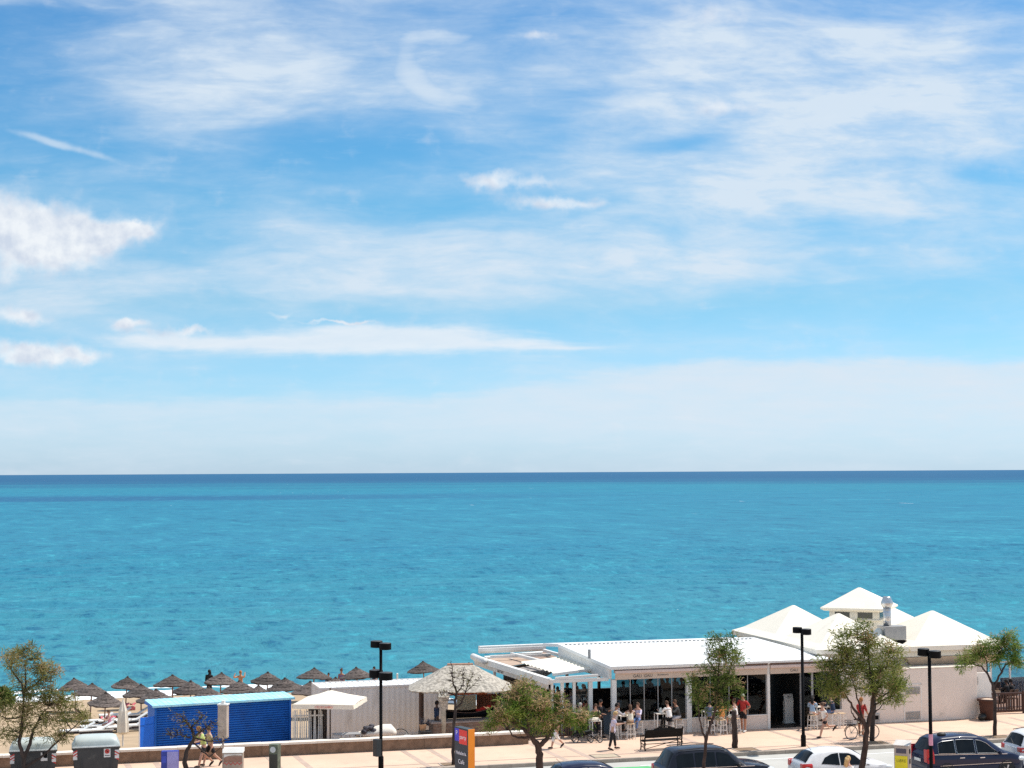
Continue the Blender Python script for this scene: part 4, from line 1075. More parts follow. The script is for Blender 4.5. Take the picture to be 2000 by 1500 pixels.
SCR = mat('sun_faded_screen', (0.34, 0.31, 0.28), .9, var=.5, scale=1.6, stretch=(1, 1, .5))
for k in range(5): MB().slab((21.7 + k * .8, 88.3, .0), (22.46 + k * .8, 88.33, 1.30 + .12 * (k % 2))).build('rear_screen', SCR, pg, **W)
for k in range(5): MB().slab((21.62, 80.4 + k * 1.55, .0), (21.65, 81.9 + k * 1.55, 1.15)).build('side_screen', SCR, pg, **W)
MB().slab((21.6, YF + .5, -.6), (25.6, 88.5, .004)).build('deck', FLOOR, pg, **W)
dirv = (bL1 - bL0).normalized()
lettering('lettering', 'GAU GAU', pg, bL0.lerp(bL1, .62) + Vector((-.085, 0, -.26)) - Vector(pg.location), (pi / 2, 0, atan2(-dirv.y, -dirv.x)), .2, INK, .002)
rl = thing('timber_railing', 'dark timber railing at the edge of the cafe terrace', 'railing', (21.5, YF - .15, 0))
MB().slab((0, -.04, .86), (2.2, .06, .93)).build('handrail', DARKWOOD, rl)
MB().slab((0, -.03, .1), (2.2, .05, .17)).build('bottom_rail', DARKWOOD, rl)
bal = MB().slab((-.03, -.02, .17), (.03, .03, .86)).mesh('baluster', DARKWOOD)
for k in range(17): place('baluster', bal, rl, (.08 + k * .128, 0, 0))
for x in (0.0, 2.2): MB().slab((x - .05, -.05, 0), (x + .05, .06, 1.0)).build('newel', DARKWOOD, rl)

# terrace on the far right: timber balustrade, glass windbreak, big pot
RW = mat('red_brown_timber', (0.055, 0.022, 0.015), .6, var=.3, scale=6, stretch=(1, 1, 5))
rb = thing('timber_balustrade', 'red-brown timber balustrade of the terrace right of the white wall', 'railing', (46.95, 80.1, 0), -4)
MB().slab((0, -.05, 1.0), (6, .07, 1.08)).build('handrail', RW, rb); MB().slab((0, -.04, .10), (6, .06, .18)).build('bottom_rail', RW, rb)
bal = MB().slab((-.03, -.02, .18), (.03, .03, 1.0)).mesh('baluster', RW)
for k in range(40): place('baluster', bal, rb, (.1 + k * .15, 0, 0))
for x in (0, 2, 4, 6): MB().slab((x - .06, -.06, 0), (x + .06, .08, 1.14)).build('newel', RW, rb)
dk_ = thing('terrace_deck', 'raised timber terrace behind the red-brown balustrade', 'terrace', (47.2, 80.4, 0))
MB().slab((0, 0, -.5), (7, 8, .05)).build('deck', WOOD, dk_); MB().slab((-.3, 8, -.5), (7, 8.1, .5)).build('edge_board', RW, dk_)
wb = thing('glass_windbreak', 'white-framed glass windbreak on the right-hand terrace', 'windbreak', (46.7, 81.9, 0))
for k in range(4):
    x = .3 + k * 1.15
    MB().slab((x, 0, .05), (x + .09, .08, 2.5)).build('frame_post', WHITE, wb)
    MB().slab((x + .10, .03, .7), (x + 1.14, .042, 2.4)).build('glass_pane', CLEAR, wb)
    MB().slab((x + .10, .02, .62), (x + 1.14, .06, .69)).build('frame_rail', WHITE, wb)
    MB().slab((x + .10, .02, 2.41), (x + 1.14, .06, 2.48)).build('frame_rail', WHITE, wb)
MB().slab((2.1, .09, .7), (4.6, .12, 1.6)).build('banner', mat('mauve_banner', (0.50, 0.42, 0.50), .8, var=.35, scale=1.6), wb)
po = thing('plant_pot', 'large brown pot at the corner of the white wall', 'pot', (on_z(1925, 1404, 0).x, 78.35, 0))
MB().lathe([(.36, 0), (.44, .75), (.46, .92), (.53, .95), (.54, 1.06), (.47, 1.07), (.45, .98)], 18).build('vessel', mat('brown_terracotta', (0.060, 0.022, 0.014), .8, var=.15), po, smooth=True)
MB().lathe([(.44, .99), (.2, 1.06), (.05, 1.08)], 14).build('soil', mat('pale_soil', (0.60, 0.45, 0.34), .95), po)
m_ = MB()
for k in range(7): m_.sphere((-.45 + random.uniform(-.12, .25), -.25 + random.uniform(-.1, .1), .12 + random.uniform(0, .12)), (.16, .14, .13), 8, 5)
bgo = m_.build('rubbish_bags', mat('black_bin_bag', (0.012, 0.014, 0.013), .4), None, smooth=True)
bgo.location = po.location; tag(bgo, 'black rubbish bags at the foot of the big brown pot', 'bag')


# ------------------------------------------------------------------ lamp posts
def lamp_post(label, x, y, base, tiers, pole_r=.075, rz=-62, box=False):
    t = thing('street_lamp', label, 'street lamp', (x, y, base), rz, 'black drum-headed street lamps')
    top = tiers[0][0] + .02
    MB().lathe([(pole_r * 1.6, 0), (pole_r * 1.6, .5), (pole_r * 1.1, .55), (pole_r, .6), (pole_r * .9, top)], 10).build('pole', BLACK, t, smooth=True)
    for z, r_, h in tiers:
        for s_ in (-1, 1):
            zz = z - .0 if s_ < 0 else z - .05
            hd = MB().lathe([(r_, zz - h / 2), (r_, zz + h / 2 - .01), (r_ - .01, zz + h / 2)], 22, (s_ * (r_ + pole_r * .5), 0, 0)).build('lamp_head', BLACK, t)
            MB().lathe([(r_ * .8, zz - h / 2 - .012), (r_ * .8, zz - h / 2 - .002)], 18, (s_ * (r_ + pole_r * .5), 0, 0)).build('lens', mat('lamp_lens', (0.10, 0.10, 0.10), .4), hd)
            MB().lathe([(r_ * .97, zz + h / 2 + .001), (r_ * .9, zz + h / 2 + .015)], 20, (s_ * (r_ + pole_r * .5), 0, 0)).build('lid', mat('lamp_lid', (0.03, 0.03, 0.032), .6), hd)
    if box:
        MB().slab((-.14, -.34, .55), (.14, -.08, 1.28)).build('control_box', mat('dark_green_box', (0.02, 0.022, 0.024), .5), t, bevel=.015)
        for i, c in enumerate(((0.55, 0.45, 0.42), (0.5, 0.15, 0.12))):
            MB().lathe([(pole_r * 1.02, .42 - i * .25), (pole_r * 1.02, .50 - i * .25)], 10).build('sticker', mat('sticker_%d' % i, c, .7), t)
    return t


lamp_post('black street lamp with two pairs of drum heads in front of the white container', on_y(744, 1450, 73).x, 73.0, 0, [(5.33, .265, .27), (4.05, .30, .31)], box=True)
lamp_post('black street lamp with one pair of drum heads beside the cafe doorway', on_y(1568.5, 1400, 73.2).x, 73.2, 0, [(5.36, .225, .25)])
l3 = lamp_post('black street lamp with one pair of drum heads in front of the blue people carrier', on_y(1818, 1450, 62).x, 62.0, 0, [(5.45, .235, .27)])
MB().lathe([(.083, 1.75), (.083, 2.2)], 10).build('pink_tape', mat('pink_tape', (0.62, 0.30, 0.42), .6), l3)

# ------------------------------------------------------------------ rubbish containers
BIN = mat('dark_grey_bin_plastic', (0.040, 0.038, 0.040), .6, var=.12, dirt=((0.12, 0.11, 0.10), 2.0, .3))
BINL = mat('pale_grey_bin_lid', (0.50, 0.55, 0.53), .45, var=.05)
STR_R, STR_W = mat('reflective_red', (0.55, 0.05, 0.04), .5), mat('reflective_white', (0.75, 0.70, 0.68), .5)


def waste_bin(label, x, y, w, h, sticker):
    t = thing('waste_container', label, 'rubbish bin', (x, y, 0), 0, 'grey kerbside waste containers')
    d = 1.25; hb = h - .47
    b = MB()
    b.add([(sx * w / 2 * q, sy * d / 2 * q, z) for z, q in ((.12, .90), (hb, 1.0)) for sx, sy in ((-1, -1), (1, -1), (1, 1), (-1, 1))], [(3, 2, 1, 0), (4, 5, 6, 7), (0, 1, 5, 4), (1, 2, 6, 5), (2, 3, 7, 6), (3, 0, 4, 7)])
    b.build('body', BIN, t, bevel=.04)
    for x_ in (-.3, .32): MB().box((x_ * w, -d / 2 * .96, hb * .5), (.05, .05, hb * .8), rx=radians(-3)).build('body_rib', BIN, t)
    MB().slab((-w / 2 - .03, -d / 2 - .04, hb - .06), (w / 2 + .03, d / 2 + .04, hb + .01)).build('rim', BIN, t, bevel=.02)
    rg = []                                                    # domed lid: rounded along the front and at both ends
    for i in range(15):
        u = -1 + i / 7; ax = w / 2 + .02; k = 1 - abs(u) ** 7; s_ = []
        for j in range(13):
            a = pi * j / 12; yy = -cos(a); s_.append((u * ax, (abs(yy) ** .75) * (1 if yy > 0 else -1) * (d / 2 + .03) * (.90 + .10 * k), hb + .012 + (max(0, sin(a)) ** .55) * .45 * (.12 + .88 * max(0, k) ** .5)))
        rg.append(s_)
    m_ = MB(); n = 13
    for r_ in rg: m_.v += r_
    for i in range(14):
        for j in range(12): m_.f.append((i * n + j, i * n + j + 1, (i + 1) * n + j + 1, (i + 1) * n + j)); m_.mi.append(0)
        m_.f.append((i * n, (i + 1) * n, (i + 1) * n + 12, i * n + 12)); m_.mi.append(0)
    m_.f.append(tuple(range(13))); m_.f.append(tuple(14 * n + j for j in reversed(range(13)))); m_.mi += [0, 0]
    ld = m_.build('lid', BINL, t, angle=40)
    MB().slab((-w / 2 - .01, -d / 2 - .05, hb + .01), (w / 2 + .01, -d / 2 - .02, hb + .07)).build('lid_lip', mat('lid_lip', (0.72, 0.75, 0.74), .4), ld, bevel=.01)
    for x_ in (-.38, .38):
        for y_ in (-.4, .4): MB().tube([(x_ * w - .04, y_, .1), (x_ * w + .04, y_, .1)], .1, 12).build('wheel', BLACK, t)
    for sx in (-1, 1):
        c = Vector((sx * w / 2 * .885, -d / 2 * .975 - .012, hb - .30)); pl = MB().box(c, (.17, .012, .36), rx=radians(-3)).build('reflector', STR_W, t)
        for k in range(3):
            z = -.12 + k * .12; MB().add([c + Vector((-.085, -.009, z - .05)), c + Vector((.085, -.009, z - .05 - .1 * sx * -1 * -1)), c + Vector((.085, -.009, z + .015 - .1 * sx)), c + Vector((-.085, -.009, z + .015))], [(0, 1, 2, 3)]).build('red_stripe', STR_R, pl)
    c = Vector((w * .235, -d / 2 * .985 - .012, hb - .23)); st_ = MB().box(c, (.27, .010, .38), rx=radians(-3)).build('sticker', STR_W, t)
    if sticker == 'sign':
        MB().add([c + Vector((.1 * cos(2 * pi * k / 20), -.009, .05 + .1 * sin(2 * pi * k / 20))) for k in range(20)], [tuple(range(20))]).build('red_disc', STR_R, st_)
        MB().box(c + Vector((0, -.012, .05)), (.12, .006, .025), ry=radians(40)).build('disc_bar', BLACK, st_)
        MB().box(c + Vector((0, -.009, -.12)), (.2, .006, .03)).build('print_line', BLACK, st_)
    else:
        MB().add([c + Vector((-.09, -.009, .18)), c + Vector((.13, -.009, .18)), c + Vector((.13, -.009, -.1)), c + Vector((-.02, -.009, -.06))], [(0, 1, 2, 3)]).build('black_print', BLACK, st_)
    return t


xa, xb = on_y(140, 1470, 73.5).x, on_y(235, 1470, 73.5).x
waste_bin('grey waste container with pale domed lid and round red no-entry sticker', (xa + xb) / 2, 74.1, xb - xa - .06, on_y(190, 1432, 74.3).z, 'sign')
xa, xb = on_y(17, 1470, 73.5).x, on_y(112, 1470, 73.5).x
waste_bin('grey waste container with pale domed lid half hidden behind the leftmost tree', (xa + xb) / 2, 74.2, xb - xa - .06, on_y(65, 1439, 74.4).z, 'print')

# ------------------------------------------------------------------ panels and boxes along the kerb
YK = 74.0
x = on_y(332, 1480, YK).x; t = thing('lilac_panel', 'lilac and blue upright cabinet in front of the blue kiosk', 'cabinet', (x, YK, 0), -10)
h = on_y(332, 1466, YK).z
MB().slab((-.36, -.16, 0), (.36, .16, h)).build('cabinet', mat('deep_blue_cabinet', (0.03, 0.05, 0.34), .5), t, bevel=.03)
MB().slab((-.10, -.175, .04), (.36, -.161, h - .02)).build('front_panel', mat('lilac_front', (0.40, 0.36, 0.72), .5), t)
MB().slab((-.33, -.17, h - .5), (-.14, -.161, h - .2)).build('notice', mat('blue_notice', (0.05, 0.08, 0.5), .5), t)
x = on_y(436, 1440, YK).x; t = thing('box_lantern', 'tall beige box lantern on a thin pole in front of the blue kiosk', 'lantern', (x, YK, 0), -24)
z0, z1 = on_y(436, 1441, YK).z, on_y(436, 1377, YK).z
TAN = mat('dusty_beige_box', (0.50, 0.40, 0.33), .7, var=.22, scale=2.5, dirt=((0.36, 0.24, 0.18), 2, .6))
MB().tube([(0, 0, 0), (0, 0, z0)], .04, 8).build('pole', TAN, t)
MB().slab((-.20, -.16, z0), (.20, .16, z1)).build('box', TAN, t, bevel=.02)
MB().slab((-.225, -.185, z1), (.225, .185, z1 + .06)).build('cap', WHITE, t, bevel=.015); MB().slab((-.07, -.07, z1 + .06), (.07, .07, z1 + .19)).build('cap_knob', WHITE, t)
MB().slab((-.206, -.10, z0 + .08), (-.2, .10, z1 - .08)).build('side_panel', WHITE, t)
x = on_y(456, 1480, YK).x; t = thing('ticket_cabinet', 'beige cabinet with white top and red wave stripe beside the thin pole', 'cabinet', (x, YK, 0), -12)
h = on_y(456, 1461, YK).z
MB().slab((-.42, -.25, 0), (.42, .25, h - .17)).build('cabinet', mat('grey_beige_cabinet', (0.40, 0.33, 0.27), .6, var=.12), t, bevel=.02)
MB().prism([(-.30, h - .165), (.28, h - .165), (.26, h + .0), (-.10, h + .03)], 'x', -.45, .45).build('hood', WHITE, t, bevel=.015)
w = MB(); n = 24
for i in range(n + 1):
    a = -.4 + .8 * i / n; z = h - .62 + .04 * sin(i * 1.15); w.v += [(a, -.256, z - .03), (a, -.256, z + .03)]
for i in range(n): w.f.append((2 * i, 2 * i + 2, 2 * i + 3, 2 * i + 1)); w.mi.append(0)
w.build('red_wave', mat('faded_red_stripe', (0.48, 0.12, 0.10), .6), t)
MB().prism([(-.38, h - .22), (.38, h - .22), (.38, h - .27), (.05, h - .25), (-.2, h - .29), (-.38, h - .36)], 'y', -.262, -.251).build('white_swoosh', WHITE, t)
MB().slab((-.38, -.256, h - .56), (.38, -.251, h - .31)).build('rust_panel', mat('rust_panel', (0.34, 0.19, 0.14), .7, var=.2), t)
x = on_y(537, 1480, YK).x; t = thing('meter_pillar', 'dark green utility pillar with a round sticker at the kerb', 'utility box', (x, YK, 0), -30)
h = on_y(537, 1453, YK).z
MB().slab((-.20, -.18, 0), (.20, .18, h)).build('pillar', mat('mossy_green_paint', (0.10, 0.12, 0.085), .7, var=.4, scale=5), t, bevel=.015)
MB().slab((-.19, -.195, .1), (.19, -.182, h - .42)).build('dark_door', mat('pillar_dark_door', (0.025, 0.03, 0.025), .5), t)
MB().slab((-.196, -.17, h - .9), (-.205, -.0, h - .6)).build('notice', WHITE, t)
MB().add([(-.02 + .13 * cos(2 * pi * k / 20), -.192, h - .22 + .13 * sin(2 * pi * k / 20)) for k in range(20)] + [(-.02 + .13 * cos(2 * pi * k / 20), -.18, h - .22 + .13 * sin(2 * pi * k / 20)) for k in range(20)], [tuple(range(20))] + [(k, (k + 1) % 20, 20 + (k + 1) % 20, 20 + k) for k in range(20)]).build('round_sticker', mat('pale_sticker', (0.55, 0.60, 0.62), .5), t)

# totem sign on the near pavement
YN = 62.0
xl, xm, xr_ = on_y(890, 1450, YN).x, on_y(913, 1450, YN).x, on_y(924, 1450, YN).x
t = thing('totem_sign', 'dark restaurant totem sign with an orange edge and red and blue top', 'sign', (on_y(907, 1450, YN).x, YN, 0), -72)
H = on_y(907, 1421, YN).z - .02
wT, dT = .98, .25                                   # the printed face looks towards the camera's left
Rt = lambda: None
DARK = mat('totem_slate', (0.03, 0.03, 0.04), .5, var=.1); ORG = mat('totem_orange', (0.85, 0.28, 0.01), .45, var=.04)
MB().slab((-wT / 2, -dT / 2, 0), (wT / 2, dT / 2, H)).build('panel', DARK, t)
MB().slab((wT / 2, -dT / 2 - .01, 0), (wT / 2 + .03, dT / 2 + .01, H + .02)).build('orange_edge', ORG, t)
MB().slab((-wT / 2, -dT / 2 - .01, H), (wT / 2, dT / 2 + .01, H + .015)).build('top_cap', mat('totem_top', (0.04, 0.05, 0.05), .5), t)
f = -dT / 2 - .006
MB().slab((-wT / 2 + .01, f, H - .50), (-.17, f + .005, H - .03)).build('blue_panel', mat('totem_blue', (0.06, 0.05, 0.55), .5), t)
MB().slab((-.165, f, H - .58), (wT / 2 - .09, f + .005, H - .05)).build('red_panel', mat('totem_red', (0.75, 0.04, 0.03), .5), t)
WL = mat('white_lettering', (0.85, 0.83, 0.9), .6)
for txt, x_, z_, s_, xs_ in (('P', -.33, H - .20, .24, 1), ('party', .12, H - .32, .22, 1.0), ('Heladería', -.02, H - .92, .19, 1.0), ('Café', .0, H - 1.24, .22, 1.1), ('Terraza Marina', -.02, H - 1.58, .16, .9)):
    lettering('lettering', txt, t, (x_, f - .006, z_), (pi / 2, 0, 0), s_, WL, .002, xs=xs_)
MB().add([(-.2, f - .002, H - 2.05), (.2, f - .002, H - 2.05), (.2, f - .002, H - 1.82), (.05, f - .002, H - 1.78), (-.2, f - .002, H - 1.75)], [(0, 1, 2, 3, 4)]).build('green_arrow', mat('totem_green', (0.06, 0.42, 0.18), .5), t)

# parking machine on the near pavement
t = thing('parking_machine', 'grey parking machine with a yellow panel in front of the white hatchback', 'parking meter', (on_y(1763, 1480, YN).x, YN, 0), -42)
h = on_y(1763, 1449, YN).z
GB = mat('warm_grey_cabinet', (0.42, 0.37, 0.33), .5, var=.06)
MB().prism([(-.22, 0), (.22, 0), (.22, h), (-.22, h - .14)], 'x', -.29, .29).build('cabinet', GB, t, bevel=.02)
MB().slab((-.25, -.236, .3), (.25, -.222, h - .52)).build('yellow_panel', mat('yellow_panel', (0.72, 0.66, 0.02), .5, var=.08), t)
lettering('lettering', 'LIBRE', t, (0, -.245, h - .72), (pi / 2, 0, 0), .16, mat('olive_print', (0.30, 0.30, 0.02), .6), .002)
MB().slab((-.2, -.236, h - .42), (.2, -.222, h - .24)).build('screen', mat('dark_screen', (0.04, 0.05, 0.09), .2), t)
for z in (h - .35, h - .75): MB().tube([(.292, -.0, z), (.30, -.0, z)], .07, 14).build('lock', BLACK, t)
for z in (h - .35, h - .75): MB().slab((.291, -.1, z - .09), (.305, .06, z + .09)).build('side_plate', BLACK, t)
MB().prism([(-.24, h - .13), (.24, h + .02), (.24, h + .05), (-.24, h - .10)], 'x', -.32, .32).build('hood', mat('pale_hood', (0.62, 0.58, 0.54), .5), t, bevel=.01)

# ------------------------------------------------------------------ iron bench, seen from behind
bn0, bn1 = on_z(1258, 1467, 0), on_z(1336, 1458, 0)
t = thing('iron_bench', 'black cast iron bench with ornate back facing the sea', 'bench', (bn0.x, bn0.y, 0), 4)
BL = 1.95; IR = mat('black_cast_iron', (0.009, 0.008, 0.008), .6, var=.3, spec=.15); SLT = mat('dark_bench_slat', (0.010, 0.008, 0.007), .65, var=.3, spec=.15)
for x in (0.05, BL - .05):
    e = MB()
    e.tube([(x, -.02, 0), (x, .06, .22), (x, .02, .44), (x, -.03, .70), (x, -.10, .98)], [.04, .032, .036, .03, .035], 6)
    e.tube([(x, .50, 0), (x, .46, .2), (x, .50, .42)], .032, 6); e.tube([(x, .0, .43), (x, .25, .40), (x, .52, .43)], .03, 6)
    e.tube([(x, -.04, .68), (x, .2, .70), (x, .48, .66), (x, .50, .42)], .026, 6)
    for c_, r_ in (((x, .12, .20), .10), ((x, .34, .22), .09), ((x, .22, .56), .10), ((x, -.02, .3), .07)):
        e.tube([(c_[0], c_[1] + r_ * cos(2 * pi * k / 14), c_[2] + r_ * sin(2 * pi * k / 14)) for k in range(15)], .016, 5, False)
    e.sphere((x, -.10, 1.0), .045, 8, 5)
    e.build('end_frame', IR, t)
for k in range(4):
    y, z = -.035 - .022 * k, .62 + .09 * k; MB().box((BL / 2, y, z), (BL - .1, .03, .084), rx=radians(16)).build('back_slat', SLT, t)
for k in range(4): MB().box((BL / 2, .07 + k * .125, .43), (BL - .1, .10, .028)).build('seat_slat', SLT, t)
cr = MB()
for i in range(14):
    u = -1 + i / 6.5; r_ = .045 + .035 * (1 - abs(u)); cr.tube([(BL / 2 + u * .42 + r_ * cos(2 * pi * k / 10), -.12, .965 + .10 * (1 - u * u) + r_ * sin(2 * pi * k / 10)) for k in range(11)], .016, 5, False)
cr.slab((BL / 2 - .52, -.135, .92), (BL / 2 + .52, -.10, 1.02)); cr.slab((.1, -.13, .93), (BL - .1, -.10, .965)); cr.build('crest', IR, t)
MB().bar((.1, -.02, .10), (BL - .1, .4, .34), .025).build('brace', IR, t); MB().bar((.08, .03, .30), (BL - .08, .03, .30), .03).build('stretcher', IR, t)


# ------------------------------------------------------------------ high tables and stools
def stool(label, x, y, h=.74, rz=0.0, seat=None):
    t = thing('bar_stool', label, 'stool', (x, y, 0), rz, 'white metal bar stools outside the cafe')
    MB().slab((-.17, -.17, h - .03), (.17, .17, h)).build('seat', seat or mat('pale_wood_seat', (0.60, 0.42, 0.26), .6), t, bevel=.01)
    for x_ in (-.17, .17):
        for y_ in (-.17, .17): MB().bar((x_ * 1.12, y_ * 1.12, 0), (x_ * .9, y_ * .9, h - .03), .03).build('leg', WHITE, t)
    for z in (.22, .48):
        for s_ in (-.17, .17):
            MB().bar((-.18, s_ * 1.05, z), (.18, s_ * 1.05, z), .022).build('rung', WHITE, t); MB().bar((s_ * 1.05, -.18, z), (s_ * 1.05, .18, z), .022).build('rung', WHITE, t)
    return t


def high_table(label, x, y, w, d, h=1.08, rz=0.0):
    t = thing('high_table', label, 'table', (x, y, 0), rz, 'white high tables outside the cafe')
    MB().slab((-w / 2, -d / 2, h - .04), (w / 2, d / 2, h)).build('tabletop', mat('cream_tabletop', (0.72, 0.66, 0.58), .5), t, bevel=.008)
    for x_ in (-w / 2 + .03, w / 2 - .03):
        for y_ in (-d / 2 + .03, d / 2 - .03): MB().slab((x_ - .02, y_ - .02, 0), (x_ + .02, y_ + .02, h - .04)).build('leg', WHITE, t)
    for y_ in (-d / 2 + .03, d / 2 - .03): MB().slab((-w / 2 + .05, y_ - .015, .2), (w / 2 - .05, y_ + .015, .23)).build('foot_rail', WHITE, t)
    return t


gx = lambda px, y, py=1420: on_y(px, py, y).x
YT = 78.05
high_table('white high table between the man in grey and the girls by the cafe window', gx(1219, YT), YT, .55, .55)
high_table('white high table with a jug beside the person in the white hoodie', gx(1289, 78.3), 78.25, .5, .5)
high_table('white high table between the orange-shirted man and the man in blue', gx(1390, 78.2), 78.2, .9, .5)
high_table('white high table in front of the woman in the white top', gx(1430, 78.25), 78.3, .5, .5)
high_table('white high table beside the person in the pale denim jacket', gx(1608, 78.0), 78.15, .8, .5)
high_table('white side table with a folded cloth next to the pushchair', gx(1163, 77.9), 77.9, .5, .5, .92)
t = thing('folded_cloth', 'cream cloth folded on the side table next to the pushchair', 'cloth', (gx(1161, 77.9), 77.9, .925)); MB().box((0, 0, .04), (.46, .34, .07), rz=.2).build('fold', CANVAS, t, bevel=.02); MB().box((.04, .02, .095), (.3, .26, .04), rz=.5).build('fold', CANVAS, t, bevel=.015)
t = thing('jug', 'clear drinks jug on the high table beside the white hoodie', 'jug', (gx(1290, 78.25), 78.25, 1.081)); MB().lathe([(.055, 0), (.07, .02), (.065, .14), (.05, .2), (.06, .24)], 14).build('vessel', mat('milky_glass', (0.62, 0.66, 0.64), .15), t, smooth=True); MB().tube([(.06, 0, .2), (.11, 0, .18), (.11, 0, .08), (.065, 0, .05)], .01, 6).build('handle', mat('milky_glass', (0.62, 0.66, 0.64)), t)
ST = [(1232, 77.62, 'under the girl in the cream sweater'), (1247, 78.3, 'under the girl in lavender and jeans'), (1199, 77.8, 'under the man in the grey shirt'), (1308, 77.95, 'under the person in the white hoodie'), (1326, 78.35, 'under the man in the charcoal top'),
      (1386, 77.7, 'under the person in the slate blue top'), (1410, 77.55, 'under the man in the orange shirt'), (1437, 77.75, 'under the woman in the white vest'), (1587, 77.75, 'under the person in the pale denim jacket'), (1628, 77.9, 'under the person in the navy top'), (1644, 77.9, 'standing empty beside the parked bicycle')]
SEATP = {}
for px, y, lab in ST:
    x = gx(px, y); SEATP[px] = (x, y)
    stool('white metal bar stool ' + lab, x, y, rz=random.uniform(-12, 12), seat=BLACK if px == 1308 else None)

# pushchair
t = thing('pushchair', 'black folded-down pushchair parked beside the terrace tables', 'pushchair', (on_z(1146, 1450, 0).x, on_z(1146, 1450, 0).y + .1, 0), -8)
fr_ = MB(); fr_.tube([(-.55, -.22, .18), (.1, -.22, .5), (.75, -.22, .62)], .018, 6); fr_.tube([(-.55, .22, .18), (.1, .22, .5), (.75, .22, .62)], .018, 6); fr_.tube([(.75, -.22, .62), (.82, 0, .63), (.75, .22, .62)], .02, 6)
fr_.tube([(.45, -.22, .15), (-.2, -.22, .62)], .016, 6); fr_.tube([(.45, .22, .15), (-.2, .22, .62)], .016, 6)
fr_.build('frame', BLACK, t)
CLB = mat('black_pram_cloth', (0.014, 0.014, 0.016), .85)
loft([[(-.62, -.2, .34), (-.62, .2, .34), (-.6, .2, .42), (-.6, -.2, .42)], [(-.1, -.2, .38), (-.1, .2, .38), (-.12, .2, .5), (-.12, -.2, .5)], [(.25, -.2, .42), (.25, .2, .42), (.2, .2, .56), (.2, -.2, .56)]]).build('seat', CLB, t)
m_ = MB(); rg = []
for i in range(7):
    a = radians(10 + i * 24); rg.append([(-.45 + .30 * cos(a) * c, y, .46 + .30 * sin(a) * c) for y, c in ((-.22, .7), (-.18, 1), (.18, 1), (.22, .7))])
loft(rg, False).build('hood', CLB, t, smooth=True)
for x, r_ in ((-.55, .15), (.2, .12), (.62, .15)):
    for y in ((-.27, .27) if x != .2 else (-.24, .24)): wheel_at(t, x, y, r_, r_ - .02, .022, 'wheel', STEEL, 8)

# ------------------------------------------------------------------ bicycle against the tree
bp0 = on_z(1668, 1447, 0)
t = thing('bicycle', 'bicycle with black tyres leaning by the tree near the service wing', 'bicycle', (bp0.x, 74.3, 0), 0)
BK = mat('cream_bike_frame', (0.50, 0.41, 0.30), .45); wb_ = 1.12; R_ = .345
wheel_at(t, 0, 0, R_, R_ - .02, .02, 'wheel', STEEL, 18); wheel_at(t, wb_, 0, R_, R_ - .02, .02, 'wheel', STEEL, 18)
fr_ = MB(); bb, sd, hd, hb_ = (.44, 0, .30), (.30, 0, .82), (.92, 0, .84), (.95, 0, .72)
for a, b_, r_ in ((bb, sd, .018), (sd, hd, .018), (bb, hb_, .02), ((0, 0, R_), bb, .012), ((0, 0, R_), (.33, 0, .74), .011), (hd, hb_, .02)): fr_.tube([a, b_], r_, 7)
fr_.build('frame', BK, t); MB().tube([hb_, (1.02, 0, .55), (wb_, 0, R_)], .016, 6).build('fork', BK, t)
MB().tube([sd, (.27, 0, .93)], .014, 6).build('seat_post', STEEL, t); m_ = MB(); m_.sphere((.27, 0, .96), (.15, .075, .04), 10, 6); m_.build('saddle', BLACK, t, smooth=True)
MB().tube([hd, (.91, 0, .98), (.96, 0, 1.0)], .014, 6).build('stem', STEEL, t); MB().tube([(.85, -.3, 1.02), (.93, -.18, 1.03), (.96, 0, 1.0), (.93, .18, 1.03), (.85, .3, 1.02)], .015, 6).build('handlebar', BLACK, t)
MB().tube([(.44 + .09 * cos(2 * pi * k / 16), -.04, .3 + .09 * sin(2 * pi * k / 16)) for k in range(17)], .012, 5, False).build('chainring', BLACK, t)
for s_ in (-1, 1): MB().tube([(.44, .06 * s_, .3), (.44 + .1 * s_, .08 * s_, .3 - .13 * s_), (.44 + .1 * s_, .16 * s_, .3 - .13 * s_)], .013, 5).build('pedal_crank', BLACK, t)
MB().slab((-.2, -.06, .70), (.2, .06, .72)).build('rear_rack', BLACK, t); MB().tube([(-.02, 0, R_), (-.12, 0, .70)], .009, 5).build('rack_stay', BLACK, t)
MB().tube([(-.38 * cos(a) * 1.0, 0, R_ + .38 * sin(a)) for a in [radians(10 + 15 * k) for k in range(9)]], .018, 5).build('mudguard', BLACK, t)
bk_ = thing('bicycle_basket', 'small black wire basket on the rear rack of the parked bicycle', 'basket', (bp0.x - .12, 74.3, .725))
m_ = MB()
for z in (0.0, .1, .2): m_.tube([(-.14, -.12, z), (.14, -.12, z), (.14, .12, z), (-.14, .12, z), (-.14, -.12, z)], .007, 5, False)
for x in (-.14, -.05, .05, .14):
    for y in (-.12, .12): m_.bar((x, y, 0), (x, y, .2), .008)
m_.build('wire', BLACK, bk_)


# ------------------------------------------------------------------ cars
TYRE = mat('tyre_rubber', (0.02, 0.02, 0.02), .85); ALLOY = mat('alloy_rim', (0.50, 0.50, 0.52), .3, .7)
CGL = mat('dark_car_glass', (0.006, 0.009, 0.012), .04, spec=.22, var=.2); REDL = mat('red_lamp_lens', (0.50, 0.015, 0.02), .2); CHR = mat('chrome_trim', (0.65, 0.65, 0.66), .2, .9)
HEADL = mat('clear_lamp_lens', (0.65, 0.68, 0.70), .1, spec=.8); PLATE = mat('number_plate', (0.75, 0.74, 0.70), .5); TRIM = mat('black_trim', (0.02, 0.02, 0.02), .6)


